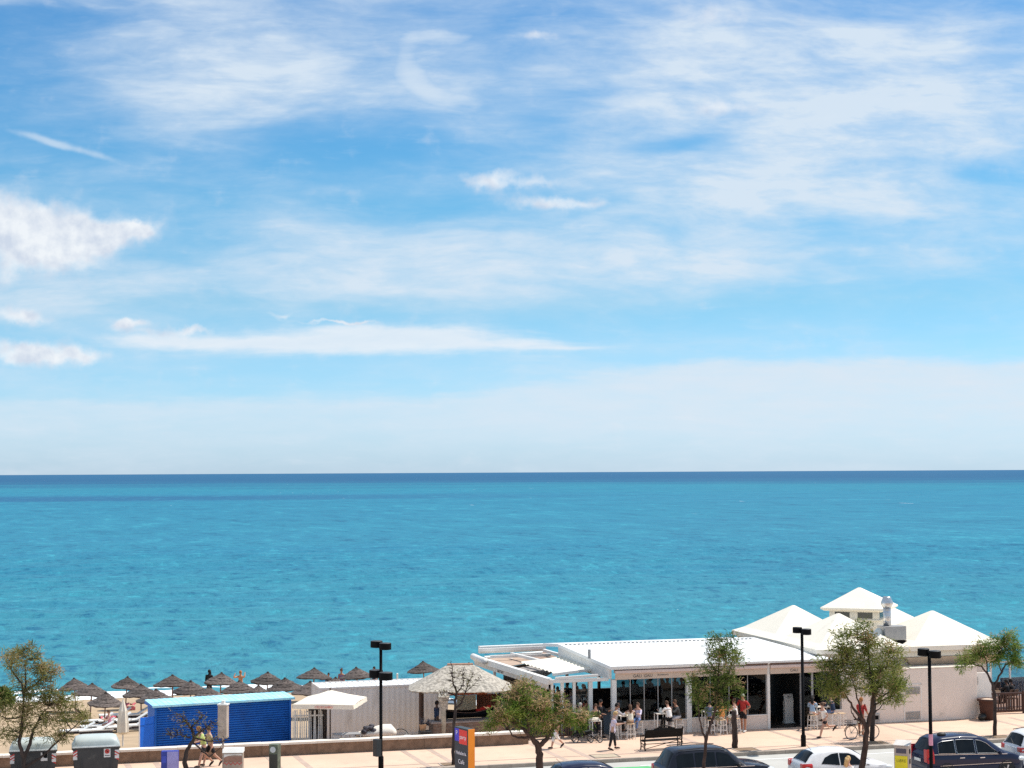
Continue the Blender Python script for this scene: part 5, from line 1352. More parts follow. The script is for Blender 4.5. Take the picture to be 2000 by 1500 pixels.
def car(name, label, cat, loc, rz, Lc, Wc, paint, prof, belt, roofw, wheels, win, rear_glass, front_glass, tail, opts=()):
    """prof: list of (x, z_top); x from the tail (0) to the nose (Lc). belt(x): height of the window line. roofw: half width of the roof"""
    t = thing(name, label, cat, loc, rz)
    hw = Wc / 2

    def ztop(x):
        for (a, za), (b_, zb) in zip(prof, prof[1:]):
            if x <= b_: q = (x - a) / (b_ - a); q = q * q * (3 - 2 * q) * .35 + q * .65; return za + (zb - za) * q
        return prof[-1][1]
    n = 44; rg = []

    def half(x):                                             # plan shape: rounded tail and nose
        e = min(x, Lc - x); k = 1 - max(0, (.55 - e) / .55) ** 2.4 * (.16 if x < Lc / 2 else .30)
        return hw * k
    def ring_at(x):
        zt = ztop(x); zb = belt(x); h_ = half(x); g = max(0.0, min(1.0, (zt - zb) / .35)); zb2 = min(zb, zt - .03)
        wr = h_ * .94 + (roofw - h_ * .94) * g
        bot = .24 + max(0, (.45 - min(x, Lc - x))) * .25
        half_ = [(0, zt + .025 * g + .02), (wr * .55, zt + .018 * g + .015), (wr * .88, zt - .005), (wr, zt - .05 - .03 * g if zt - .08 > zb2 else zb2 + .01), (h_ * .955, zb2), (h_, zb2 - .13), (h_ * 1.0, zb2 - .36), (h_ * .985, bot + .08), (h_ * .93, bot)]
        return [(x, -y, z) for y, z in reversed(half_)] + [(x, y, z) for y, z in half_[1:]]
    xs = [Lc * i / n for i in range(n + 1)]; xs[0], xs[-1] = .01, Lc - .01
    rg = [ring_at(x) for x in xs]
    m_ = MB(); k = len(rg[0])
    for r_ in rg: m_.v += r_
    for i in range(n):
        for j in range(k - 1): m_.f.append((i * k + j, i * k + j + 1, (i + 1) * k + j + 1, (i + 1) * k + j)); m_.mi.append(0)
        m_.f.append((i * k + k - 1, i * k, (i + 1) * k, (i + 1) * k + k - 1)); m_.mi.append(0)
    m_.f.append(tuple(range(k))); m_.f.append(tuple(n * k + j for j in reversed(range(k)))); m_.mi += [0, 0]
    bd = m_.build('body', paint, t, angle=38)
    mid = k // 2

    def side_pt(x, f, s_, off=.012):                            # f: 0 at the belt, 1 at the roof edge
        r_ = ring_at(x); a, b_ = Vector(r_[mid + 4]), Vector(r_[mid + 3]); p = a.lerp(b_, f); p.y = s_ * (abs(p.y) + off); return p
    for s_ in (-1, 1):
        for q in win:                                         # each pane: [(x, f), ...] outline, densified along its edges
            pts = []
            for (xa_, fa), (xb_, fb) in zip(q, q[1:] + q[:1]):
                for i in range(8): u = i / 8; pts.append((xa_ + (xb_ - xa_) * u, fa + (fb - fa) * u))
            vs = [side_pt(x, f, s_) for x, f in pts]; c_ = side_pt(sum(p[0] for p in pts) / len(pts), sum(p[1] for p in pts) / len(pts), s_)
            w = MB().add(vs + [c_], [(i, (i + 1) % len(vs), len(vs)) for i in range(len(vs))]); w.build('side_window', CGL, t, smooth=True)
            if 'chrome' in opts and s_ < 0: MB().tube([side_pt(x, f, s_, .016) for x, f in pts] + [side_pt(pts[0][0], pts[0][1], s_, .016)], .009, 4, False).build('window_trim', CHR, t)
    def top_strip(nm, x0, x1, f=.90, off=.014):
        w = MB(); N = 8
        for i in range(N + 1):
            x = x0 + (x1 - x0) * i / N; r_ = ring_at(x); a = [Vector(p) for p in r_[mid - 3:mid + 4]]
            for p in a: w.v.append((p.x + (-off if nm == 'rear_window' else off), p.y * f, p.z + off))
        for i in range(N):
            for j in range(6): w.f.append((i * 7 + j, i * 7 + j + 1, (i + 1) * 7 + j + 1, (i + 1) * 7 + j)); w.mi.append(0)
        return w.build(nm, CGL, t, smooth=True)
    top_strip('rear_window', *rear_glass); top_strip('windscreen', *front_glass)
    for x, r_ in wheels:
        for s_ in (-1, 1):
            y = s_ * (hw - .10)
            ty = MB().lathe([(r_ * .62, -.1), (r_ * .95, -.105), (r_, -.08), (r_, .08), (r_ * .95, .105), (r_ * .62, .1)], 26); ty.v = [(x + a, y + c, r_ + b_) for a, b_, c in ty.v]
            wo = ty.build('wheel', TYRE, t, angle=40)
            rm = MB(); rm.lathe([(r_ * .66, -.085), (r_ * .64, .085)], 22); rm.v = [(x + a, y + c * .98 + s_ * .012, r_ + b_) for a, b_, c in rm.v]
            rm.build('rim', TRIM, wo)
            for q in range(5):
                a = 2 * pi * q / 5; MB().bar((x, y + s_ * .105, r_), (x + r_ * .62 * cos(a), y + s_ * .1, r_ + r_ * .62 * sin(a)), .07, .02).build('spoke', ALLOY, wo)
            ar = MB(); N = 18                                     # dark wheel arch lip
            ar.tube([(x + (r_ + .045) * cos(pi * q / N), s_ * (half(x) + .004), r_ + (r_ + .045) * sin(pi * q / N)) for q in range(N + 1)], .022, 5); ar.build('wheel_arch', TRIM, t)
    for s_ in (-1, 1):
        w = MB(); N = 6; nm = 'tail_light'
        x0, x1, z0, z1 = tail
        vs = []
        for i in range(N + 1):
            z = z0 + (z1 - z0) * i / N
            for x in (x0, x1):
                r_ = ring_at(max(.012, x)); yy = max(abs(p[1]) for p in r_ if True)
                # surface half-width at this height
                ys = sorted(((abs(p[2] - z), abs(p[1])) for p in r_[mid + 3:mid + 8])); vs.append((x - (.012 if x == x0 else 0), s_ * (ys[0][1] * .6 + ys[1][1] * .4 + .012), z))
        for i in range(N): w.add([], []); w.f.append((2 * i, 2 * i + 1, 2 * i + 3, 2 * i + 2)); w.mi.append(0)
        w.v = vs; o = w.build(nm, REDL, t); so = o.modifiers.new('thick', 'SOLIDIFY'); so.thickness = .03; so.offset = 0
        # lamp wrapped round the tail
        MB().box((.03, s_ * (half(.05) - .15), (z0 + z1) / 2), (.06, .26, (z1 - z0) * .9)).build('tail_light', REDL, t, bevel=.015)
        xh = Lc - .30; zt = ztop(xh)
        MB().sphere((xh + .02, s_ * (half(xh) - .10), zt - .12), (.26, .14, .10), 12, 8).build('headlight', HEADL, t, smooth=True)
        xm = front_glass[0] - .32 if front_glass[0] > front_glass[1] else front_glass[0] + .12
        xm = max(front_glass) - .38; zb = belt(xm)
        mr = MB().sphere((xm, s_ * (half(xm) + .12), zb + .07), (.07, .12, .085), 12, 8).build('wing_mirror', paint if 'paintmirror' in opts else TRIM, t, smooth=True)
        MB().bar((xm, s_ * (half(xm) - .05), zb), (xm, s_ * (half(xm) + .08), zb + .05), .05).build('mirror_arm', TRIM, mr)
        for xd in ([w_[0][0] for w_ in win[1:]] if len(win) > 2 else [win[-1][0][0] + .1]):
            y_ = s_ * (half(xd) + .006); MB().slab((xd + .10, y_ - .012, belt(xd) - .17), (xd + .33, y_ + .012, belt(xd) - .135)).build('door_handle', CHR if 'chromehandle' in opts else paint, t, bevel=.006)
            MB().bar((xd - .02, s_ * (half(xd) - .0015), .38), (xd - .02, s_ * (half(xd) - .0035), belt(xd) - .14), .012, .012).build('door_seam', TRIM, t)
    zp = (tail[2] + tail[3]) / 2 - .22
    MB().slab((-.014, -.26, zp - .06), (.012, .26, zp + .06)).build('number_plate', PLATE, t)
    MB().slab((-.02, -hw * .80, .30), (.10, hw * .80, .52)).build('rear_bumper', TRIM if 'darkbumper' in opts else paint, t, bevel=.04)
    MB().slab((Lc - .12, -hw * .66, .26), (Lc + .01, hw * .66, .46)).build('front_bumper', paint, t, bevel=.04)
    gl_ = MB().slab((Lc - .03, -.42, .52), (Lc + .004, .42, .64)).build('grille', TRIM, t)
    if 'rails' in opts:
        for s_ in (-1, 1):
            xr0, xr1 = max(rear_glass) + .15, min(front_glass) - .15
            MB().tube([(x, s_ * (roofw - .05), ztop(x) + .05) for x in (xr0, (xr0 + xr1) / 2, xr1)], .018, 6).build('roof_rail', CHR if 'chrome' in opts else TRIM, t)
    if 'strip' in opts:
        for s_ in (-1, 1):
            ri = MB()
            ri.tube([(x, s_ * (half(x) + .006), .62) for x in [.55 + i * (Lc - 1.3) / 10 for i in range(11)]], .014, 5); ri.build('side_strip', CHR, t)
    if 'belt' in opts:
        for s_ in (-1, 1): MB().tube([(x, s_ * (half(x) * .955 + .012), min(belt(x), ztop(x) - .03) - .012) for x in [.30 + i * (Lc * .80 - .3) / 12 for i in range(13)]], .013, 5).build('belt_trim', CHR, t)
    if 'wiper' in opts: MB().bar((rear_glass[0] - .02, -.1, ztop(rear_glass[0]) + .03), (sum(rear_glass) / 2 - .02, .3, ztop(sum(rear_glass) / 2) + .02), .015).build('wiper', TRIM, t)
    if 'aerial' in opts: MB().tube([(max(rear_glass) + .12, 0, ztop(max(rear_glass) + .12) + .02), (max(rear_glass) - .12, 0, ztop(max(rear_glass) + .12) + .26)], .008, 5).build('aerial', BLACK, t)
    if 'bars' in opts:
        sgm = max(rear_glass) + .55
        MB().sphere((sgm, -.25, ztop(sgm) + .07), (.2, .16, .1), 12, 8).build('roof_pod', TRIM, t, smooth=True)
    return t


def paintm(name, c, rough=.35): return mat(name, c, rough, 0, var=.03, scale=2, coat=.55, spec=.10)


lin = lambda a, b_, x0, x1: (lambda x: a + (b_ - a) * max(0, min(1, (x - x0) / (x1 - x0))))
RZ0 = -.15
# black off-roader
sv0 = on_z(1272, 1490, .93)
car('offroader', 'black off-road estate car driving past the iron bench', 'car', (sv0.x, 65.05, RZ0), 0, 4.75, 1.93, paintm('black_car_paint', (0.010, 0.012, 0.022)),
    [(0, 1.02), (.12, 1.10), (.50, 1.70), (.75, 1.76), (1.6, 1.79), (2.4, 1.77), (2.72, 1.70), (3.50, 1.14), (4.1, 1.08), (4.55, 1.0), (4.75, .78)], lin(1.12, 1.08, .3, 4.0), .70,
    [(.98, .38), (3.80, .38)], [[(.50, .06), (.52, .9), (1.22, .94), (1.22, .06)], [(1.30, .06), (1.30, .94), (2.14, .94), (2.14, .06)], [(2.22, .06), (2.22, .94), (2.74, .86), (3.28, .06)]], (.14, .46), (2.80, 3.44), (.02, .26, .72, 1.06), ('rails', 'darkbumper', 'wiper', 'belt'))
# white hatchback
wh0 = on_z(1536, 1478, .85)
car('hatchback', 'white three-door hatchback in the road in front of the cafe door', 'car', (wh0.x - .14, 64.95, RZ0), 0, 4.05, 1.74, paintm('white_car_paint', (0.74, 0.74, 0.75), .3),
    [(0, .80), (.10, .96), (.55, 1.36), (.95, 1.455), (1.5, 1.485), (2.1, 1.45), (2.35, 1.39), (3.12, .98), (3.5, .93), (3.85, .82), (4.05, .6)], lin(.94, .84, .2, 3.4), .62,
    [(.70, .31), (3.22, .31)], [[(.80, .16), (1.0, .66), (1.30, .90), (1.62, .95), (1.62, .02)], [(1.67, .02), (1.67, .95), (2.05, .95), (2.36, .86), (2.98, .04)]], (.20, .62), (2.40, 3.05), (.04, .40, .74, 1.0), ('paintmirror', 'aerial'))
# dark blue people carrier
vn0 = on_z(1751, 1452, 1.0)
car('people_carrier', 'dark blue people carrier with red tail lights behind the parking machine', 'car', (vn0.x - .02, 65.2, RZ0), 0, 4.62, 1.86, paintm('navy_car_paint', (0.009, 0.015, 0.046), .3),
    [(0, .95), (.08, 1.10), (.45, 1.62), (.75, 1.73), (1.7, 1.77), (2.5, 1.72), (2.85, 1.60), (3.75, 1.05), (4.1, .96), (4.45, .82), (4.62, .6)], lin(1.10, .98, .2, 4.0), .68,
    [(.85, .33), (3.66, .33)], [[(.50, .06), (.56, .9), (1.30, .93), (1.30, .05)], [(1.36, .05), (1.36, .93), (2.22, .93), (2.22, .05)], [(2.30, .05), (2.30, .92), (2.80, .84), (3.48, .08)]], (.12, .44), (2.95, 3.66), (.03, .30, .72, 1.30), ('chrome', 'chromehandle', 'strip', 'bars', 'belt', 'paintmirror'))
# dark saloon at the bottom, only its roof in view
sl0 = on_z(1050, 1497, .95)
car('small_dark_car', 'dark blue small car of which only the roof shows, by the leafy tree', 'car', (sl0.x - .1, 64.7, RZ0), 0, 4.1, 1.74, paintm('midnight_car_paint', (0.010, 0.014, 0.045), .3),
    [(0, .78), (.10, .94), (.50, 1.34), (.85, 1.43), (1.4, 1.46), (2.0, 1.43), (2.3, 1.37), (3.12, .97), (3.5, .90), (3.9, .8), (4.1, .6)], lin(.94, .84, .2, 3.4), .62,
    [(.72, .31), (3.25, .31)], [[(.66, .10), (.82, .85), (1.52, .95), (1.52, .02)], [(1.58, .02), (1.58, .95), (2.24, .90), (2.94, .04)]], (.18, .55), (2.36, 3.04), (.04, .35, .74, 1.0), ('chrome', 'aerial'))
# white car leaving on the right
rw0 = on_z(1979, 1468, .85)
car('white_suv', 'white car cut off by the right edge, ahead of the blue people carrier', 'car', (rw0.x + .72, 66.0, RZ0), 0, 4.3, 1.80, paintm('white_car_paint', (0.74, 0.74, 0.75), .3),
    [(0, .95), (.08, 1.05), (.40, 1.52), (.7, 1.62), (1.6, 1.66), (2.4, 1.62), (2.7, 1.54), (3.4, 1.04), (3.8, .98), (4.15, .86), (4.3, .65)], lin(1.08, 1.0, .2, 3.6), .66,
    [(.80, .34), (3.45, .34)], [[(.46, .06), (.54, .9), (1.2, .93), (1.2, .06)], [(1.26, .06), (1.26, .93), (2.1, .93), (2.1, .06)], [(2.16, .06), (2.16, .93), (2.62, .86), (3.2, .06)]], (.10, .36), (2.76, 3.34), (.02, .28, .82, 1.02), ('darkbumper', 'wiper', 'rails'))


# ------------------------------------------------------------------ trees
BARK = mat('grey_brown_bark', (0.050, 0.032, 0.026), .95, var=.5, scale=7, stretch=(1, 1, .3), bump=1.0, bscale=22)
LEAF_A = leaf_mat('olive_tamarisk_leaf', [(0.035, 0.055, 0.016), (0.125, 0.165, 0.040), (0.25, 0.285, 0.075), (0.44, 0.40, 0.18)], .45)
LEAF_B = leaf_mat('fresh_tamarisk_leaf', [(0.022, 0.058, 0.014), (0.095, 0.175, 0.032), (0.22, 0.30, 0.060), (0.46, 0.42, 0.18)], .45)
LEAF_C = leaf_mat('browning_tamarisk_leaf', [(0.040, 0.052, 0.020), (0.15, 0.165, 0.050), (0.29, 0.265, 0.095), (0.48, 0.36, 0.19)], .45)
LEAF_D = leaf_mat('deep_green_leaf', [(0.025, 0.050, 0.016), (0.085, 0.135, 0.036), (0.18, 0.235, 0.062), (0.32, 0.32, 0.12)], .45)
BLOOM = leaf_mat('tan_tamarisk_blossom', [(0.22, 0.15, 0.08), (0.36, 0.25, 0.14), (0.52, 0.37, 0.22), (0.62, 0.46, 0.30)], .5)


def tree(name, label, base_px, y, limbs, blobs_, leaf, n_leaf, seed=1, zbase=0.0, twigs=8, leaf_len=.21, leaf_w=.0145, depth=.75, cat='tree', group='tamarisk trees along the street', droop=-.1, clump=.17, bloom=.09):
    """limbs: lists of (px, py, radius_m, dy) - sight lines carried to the tree's own distance; blobs: (px, py, rx, ry, share)"""
    R = random.Random(seed)
    b = on_y(base_px[0], base_px[1], y); b.z = zbase
    t = thing(name, label, cat, b, group=group)
    ppm = FPX / (Vector((b.x, y)).dot(Vector((sin(radians(YAW)), cos(radians(YAW))))))
    W3 = lambda px, py, dy=0.0: on_y(px, py, y) + Vector((0, dy, 0))
    tk = MB(); nodes = []
    for li, l in enumerate(limbs):
        pts = [W3(q[0], q[1], q[3] if len(q) > 3 else 0) for q in l]; rr_ = [q[2] for q in l]
        if li == 0: pts[0] = b - Vector((0, 0, .1))
        P, RR = [], []
        for i in range(len(pts) - 1):
            for s_ in range(4):
                u = s_ / 4; P.append(pts[i].lerp(pts[i + 1], u) + Vector((R.uniform(-1, 1), R.uniform(-1, 1), R.uniform(-1, 1))) * (.025 if (i or s_) else 0)); RR.append(rr_[i] + (rr_[i + 1] - rr_[i]) * u)
        P.append(pts[-1]); RR.append(rr_[-1])
        tk.tube(P, RR, 8)
        nodes += [(p, r_) for p, r_ in zip(P[2:], RR[2:])]
    cr = MB(); tot = sum(q[4] for q in blobs_) or 1
    upper = [q for q in nodes if q[1] < .09] or nodes
    for bx, by, rx, ry, sh in blobs_:
        k = max(2, int(twigs * sh)); ends = []
        dyb = R.uniform(-depth, depth) * .4
        for _ in range(k):
            while True:
                u, v, w = R.uniform(-1, 1), R.uniform(-1, 1), R.uniform(-1, 1)
                if .12 < u * u + v * v + w * w < 1: break
            e = W3(bx + u * rx, by + v * ry, dyb + w * depth * rx / 45)
            a, ra = min(upper, key=lambda q: (q[0] - e).length + (0.4 if q[0].z > e.z + .1 else 0))
            m1 = a.lerp(e, .45) + Vector((R.uniform(-.08, .08), R.uniform(-.08, .08), R.uniform(-.02, .10)))
            tk.tube([a, m1, e], [min(ra * .7, .022), .012, .005], 5, False)
            ends += [e, m1.lerp(e, .55)]
        nl = int(n_leaf * sh / tot)
        top_z = sorted(e.z for e in ends)[len(ends) * 6 // 10]
        ends = [(e, R.random() < bloom * (2.0 if e.z > top_z else .5)) for e in ends]
        for _ in range(nl):
            e, cr.cur = R.choice(ends)
            cr.cur = int(cr.cur)
            p = e + Vector((R.gauss(0, clump), R.gauss(0, clump), R.gauss(0, clump * .85)))
            out = (p - e); d = Vector((R.gauss(0, 1), R.gauss(0, 1), R.gauss(.35 + droop, .8))) + out.normalized() * .8
            d.normalize(); L_ = leaf_len * R.uniform(.55, 1.35); s_ = d.cross(Vector((R.gauss(0, 1), R.gauss(0, 1), R.gauss(0, 1)))).normalized() * leaf_w * R.uniform(.6, 1.4)
            m1 = p + d * L_ * .55; q = p + d * L_ + Vector((0, 0, -.25 * L_ * R.random()))
            cr.add([p - s_ * .4, p + s_ * .4, m1 + s_, q, m1 - s_], [(0, 1, 2, 4), (4, 2, 3)])
    tk.build('trunk', BARK, t, smooth=True, world=True, fix=False)
    if cr.v: cr.build('crown', [leaf, BLOOM], t, world=True, fix=False)
    return t


# leftmost, in front of the waste container
tree('tamarisk_tree', 'leftmost tamarisk with feathery olive crown in front of a waste container', (52, 1512), 72.9,
     [[(52, 1512, .11), (46, 1480, .085), (38, 1450, .07), (42, 1415, .055), (46, 1370, .045), (42, 1335, .035), (24, 1312, .03), (18, 1290, .015)],
      [(48, 1478, .08), (58, 1452, .07), (66, 1425, .05), (78, 1400, .035), (95, 1380, .02)], [(46, 1500, .07), (80, 1480, .05), (110, 1450, .035), (140, 1425, .025), (165, 1402, .012)],
      [(46, 1370, .045), (50, 1330, .03), (50, 1290, .018), (45, 1262, .008)], [(44, 1400, .04), (20, 1405, .03), (0, 1398, .015)], [(46, 1352, .04), (72, 1335, .028), (92, 1312, .012)]],
     [(18, 1288, 20, 24, 1), (45, 1275, 22, 18, 1.0), (70, 1275, 14, 16, .6), (60, 1310, 30, 24, 1.5), (96, 1310, 20, 26, 1.1), (30, 1335, 26, 20, .7), (75, 1350, 40, 22, 1.5), (105, 1350, 24, 22, .9), (20, 1385, 30, 24, 1.2), (70, 1390, 40, 28, 1.9), (110, 1388, 34, 30, 1.5), (145, 1395, 30, 24, 1.0), (15, 1425, 28, 22, .9), (70, 1422, 34, 20, 1.1), (110, 1430, 28, 18, .8), (165, 1400, 20, 18, .5), (130, 1365, 24, 16, .5)],
     LEAF_C, 9000, seed=3, twigs=11, clump=.12, bloom=.18)
# stunted bare tree by the kiosk
tree('bare_shrub', 'stunted nearly bare dark shrub tree in front of the blue kiosk', (368, 1508), 73.0,
     [[(368, 1508, .12), (361, 1488, .10), (366, 1465, .08), (378, 1443, .07), (376, 1428, .055), (366, 1412, .04), (352, 1396, .012)], [(378, 1440, .05), (398, 1425, .03), (414, 1412, .015)], [(372, 1440, .04), (352, 1436, .025), (335, 1438, .012)], [(376, 1440, .045), (400, 1446, .03), (430, 1450, .02), (448, 1444, .01)], [(372, 1420, .03), (390, 1405, .018), (402, 1394, .008)], [(376, 1450, .04), (410, 1478, .03), (425, 1466, .014), (440, 1446, .008)]],
     [(350, 1402, 26, 16, 1), (385, 1400, 26, 16, 1), (410, 1420, 24, 16, 1), (335, 1425, 20, 16, .8), (420, 1445, 20, 12, .7), (372, 1425, 26, 18, 1)], LEAF_C, 420, seed=8, twigs=26, leaf_len=.10, cat='tree', depth=.9, clump=.1)
# slim leafless tree at the kerb
tree('leafless_tree', 'slim leafless street tree between the grill hut and the totem sign', (885, 1495), 73.0,
     [[(885, 1495, .085), (886, 1440, .075), (888, 1400, .07), (889, 1368, .06), (893, 1352, .05), (884, 1330, .03), (882, 1300, .02), (880, 1290, .008)], [(889, 1385, .05), (902, 1372, .04), (908, 1355, .03), (914, 1336, .02), (922, 1318, .008)], [(893, 1352, .03), (905, 1338, .02), (904, 1312, .012), (908, 1300, .006)], [(890, 1360, .03), (874, 1352, .02), (860, 1352, .01)], [(908, 1352, .022), (924, 1338, .012), (940, 1322, .005)]],
     [(905, 1325, 30, 18, 2), (880, 1320, 20, 20, 1), (925, 1330, 20, 14, 1.2), (865, 1358, 16, 14, .7), (896, 1345, 26, 14, 1.2)], LEAF_C, 260, seed=5, twigs=22, leaf_len=.08, depth=.8, clump=.08)
# leafy tree over the small dark car
tree('tamarisk_tree', 'low spreading tamarisk with fresh green and sandy crown above the dark small car', (1054, 1560), 62.0,
     [[(1054, 1560, .17), (1054, 1480, .14), (1052, 1456, .125), (1040, 1442, .09), (1022, 1424, .06), (1000, 1410, .045), (985, 1395, .02)], [(1054, 1456, .10), (1070, 1442, .085), (1080, 1420, .06), (1076, 1400, .045), (1060, 1375, .03)], [(1040, 1440, .06), (1012, 1442, .04), (1000, 1436, .03), (990, 1418, .02), (970, 1405, .012)], [(1078, 1425, .05), (1105, 1405, .035), (1130, 1398, .015)], [(1030, 1432, .05), (1030, 1400, .035), (1022, 1360, .02), (1020, 1335, .008)], [(1076, 1405, .04), (1095, 1380, .025), (1100, 1360, .01)]],
     [(1028, 1342, 22, 14, .9), (1006, 1362, 30, 18, 1.5), (1045, 1362, 34, 20, 1.7), (1000, 1388, 32, 20, 1.6), (1040, 1392, 36, 22, 1.9), (968, 1402, 18, 14, .8), (960, 1418, 12, 16, .7), (980, 1412, 16, 14, .5), (1080, 1385, 30, 20, 1.4), (1090, 1405, 34, 18, 1.3), (1122, 1400, 26, 18, 1.2), (1140, 1415, 14, 12, .5), (1062, 1415, 30, 16, .8), (1035, 1415, 30, 14, .8), (1085, 1360, 18, 16, .6), (1020, 1412, 20, 10, .4)],
     LEAF_B, 7400, seed=12, twigs=7, clump=.11, bloom=.28)
# slender tree in front of the off-roader
tree('tamarisk_tree', 'tall slender tamarisk in front of the black off-road car', (1373, 1560), 62.0,
     [[(1373, 1560, .085), (1374, 1500, .07), (1378, 1450, .065), (1386, 1422, .055), (1398, 1385, .045), (1402, 1340, .04), (1404, 1300, .03), (1404, 1250, .012)], [(1378, 1448, .045), (1370, 1425, .035), (1366, 1400, .025), (1362, 1360, .018), (1352, 1310, .006)], [(1400, 1360, .03), (1420, 1325, .02), (1432, 1285, .008)], [(1403, 1320, .025), (1385, 1290, .015), (1382, 1265, .006)], [(1396, 1390, .03), (1418, 1370, .018), (1436, 1340, .006)]],
     [(1400, 1246, 14, 12, .7), (1428, 1252, 14, 12, .6), (1392, 1268, 18, 16, 1.1), (1425, 1272, 22, 16, 1.3), (1440, 1288, 14, 14, .7), (1408, 1295, 28, 20, 2.0), (1385, 1312, 18, 14, .8), (1430, 1315, 22, 18, 1.2), (1405, 1335, 28, 18, 1.6), (1350, 1320, 12, 22, .8), (1362, 1345, 16, 22, 1.1), (1372, 1372, 18, 20, 1.1), (1410, 1362, 26, 18, 1.0), (1432, 1345, 14, 16, .6), (1395, 1385, 22, 14, .5)],
     LEAF_D, 5600, seed=21, twigs=8, clump=.12, leaf_len=.17, bloom=.07)
# kerb tree behind it and its neighbour
tree('tree_stump', 'thick cut-off tree trunk standing at the kerb by the woman in white', (1436, 1461), 73.7,
     [[(1436, 1461, .15), (1435, 1430, .14), (1434, 1402, .135), (1433, 1388, .12)]], [], LEAF_A, 0, seed=2, group=None, cat='tree stump')
tree('tamarisk_tree', 'broad olive tamarisk with two-forked trunk in front of the white hatchback', (1679, 1560), 62.0,
     [[(1679, 1560, .15), (1683, 1500, .13), (1690, 1455, .12), (1693, 1420, .105), (1684, 1404, .075), (1668, 1385, .05), (1655, 1362, .035), (1640, 1342, .015)], [(1693, 1420, .10), (1702, 1390, .08), (1706, 1350, .06), (1700, 1310, .04), (1696, 1270, .025), (1690, 1240, .01)], [(1704, 1380, .05), (1722, 1368, .035), (1740, 1360, .025), (1752, 1342, .01)], [(1684, 1404, .05), (1676, 1370, .035), (1668, 1340, .025), (1655, 1300, .012)], [(1702, 1330, .04), (1725, 1305, .025), (1745, 1280, .01)], [(1690, 1412, .05), (1672, 1405, .035), (1664, 1392, .025), (1660, 1380, .012)], [(1703, 1395, .035), (1716, 1385, .025), (1728, 1372, .012)]],
     [(1652, 1238, 20, 18, 1.0), (1690, 1238, 24, 20, 1.2), (1640, 1265, 20, 16, .9), (1668, 1265, 30, 22, 1.7), (1710, 1262, 28, 22, 1.5), (1738, 1272, 20, 18, .9), (1625, 1300, 22, 18, 1.1), (1658, 1300, 32, 22, 1.9), (1700, 1300, 34, 24, 2.0), (1740, 1300, 26, 22, 1.4), (1612, 1325, 20, 18, 1.0), (1640, 1338, 28, 20, 1.6), (1690, 1335, 34, 22, 1.8), (1735, 1335, 30, 22, 1.6), (1758, 1350, 16, 16, .7), (1608, 1345, 16, 14, .6), (1630, 1358, 22, 12, .7), (1720, 1358, 28, 14, .7), (1745, 1362, 18, 12, .5), (1675, 1215, 14, 10, .3)],
     LEAF_A, 9600, seed=33, twigs=8, clump=.115)
tree('street_tree', 'dark straight tree trunk at the kerb behind the bicycle, crown mixed with its neighbour', (1703, 1448), 73.7,
     [[(1703, 1448, .13), (1705, 1400, .11), (1709, 1360, .09), (1716, 1330, .05), (1722, 1300, .02)], [(1708, 1370, .06), (1735, 1352, .04), (1755, 1330, .015)]],
     [(1735, 1325, 26, 18, 1), (1755, 1335, 18, 16, .8), (1715, 1315, 24, 16, .8)], LEAF_A, 2600, seed=44, twigs=9, clump=.16)
tree('tamarisk_tree', 'small round-headed green tree at the kerb at the far right', (1943, 1437), 73.55,
     [[(1943, 1437, .10), (1943, 1400, .09), (1943, 1365, .085), (1940, 1340, .075), (1930, 1320, .05), (1918, 1302, .04), (1895, 1296, .025), (1876, 1304, .01)], [(1942, 1340, .06), (1955, 1315, .05), (1964, 1298, .035), (1985, 1290, .015)], [(1930, 1318, .035), (1926, 1290, .025), (1915, 1265, .012)], [(1956, 1312, .035), (1948, 1290, .022), (1950, 1260, .01)]],
     [(1968, 1240, 14, 12, .9), (1975, 1258, 18, 14, 1.1), (1945, 1252, 14, 10, .6), (1925, 1262, 18, 12, 1.0), (1905, 1275, 20, 12, 1.2), (1940, 1275, 26, 14, 1.5), (1975, 1278, 22, 14, 1.3), (1882, 1288, 16, 10, .8), (1915, 1290, 24, 10, .9), (1955, 1290, 24, 10, .8), (1990, 1292, 14, 14, .9), (1876, 1300, 10, 6, .3), (1995, 1265, 12, 14, .6)],
     LEAF_B, 5600, seed=55, twigs=9, clump=.12)
tree('low_palm_shrub', 'dark green shrub on the sand at the far left edge', (6, 1376), on_z(6, 1376, -2.25).y,
     [[(6, 1376, .1), (6, 1366, .08), (8, 1356, .05)]], [(4, 1358, 12, 9, 1), (10, 1364, 8, 8, .8)], LEAF_D, 1500, seed=66, zbase=-2.25, twigs=10, leaf_len=.35, leaf_w=.05, clump=.2, group=None, cat='shrub')
tree_pit(30.35, 73.15, 'square tree pit at the kerb round the cut-off trunk'); tree_pit(36.9, 73.15, 'square tree pit at the kerb round the trunk behind the bicycle'); tree_pit(43.4, 73.1, 'square tree pit round the small tree at the far right'); tree_pit(16.55, 73.1, 'square tree pit round the slim leafless tree')


# ------------------------------------------------------------------ people
def cloth(name, c, var=.12): return mat(name, c, .9, var=var, scale=6)


SKIN1, SKIN2, SKIN3 = mat('fair_skin', (0.55, 0.31, 0.22), .55, var=.06), mat('tanned_skin', (0.42, 0.20, 0.12), .55, var=.06), mat('dark_skin', (0.12, 0.06, 0.04), .55, var=.08)
HB, HD, HL, HG, HR = cloth('brown_hair', (0.09, 0.045, 0.025), .3), cloth('black_hair', (0.012, 0.010, 0.010), .3), cloth('blonde_hair', (0.55, 0.36, 0.16), .25), cloth('grey_hair', (0.36, 0.34, 0.32), .2), cloth('ginger_hair', (0.42, 0.16, 0.05), .25)
SHOE = cloth('dark_shoes', (0.02, 0.02, 0.022)); SHOEW = cloth('white_shoes', (0.6, 0.6, 0.58))


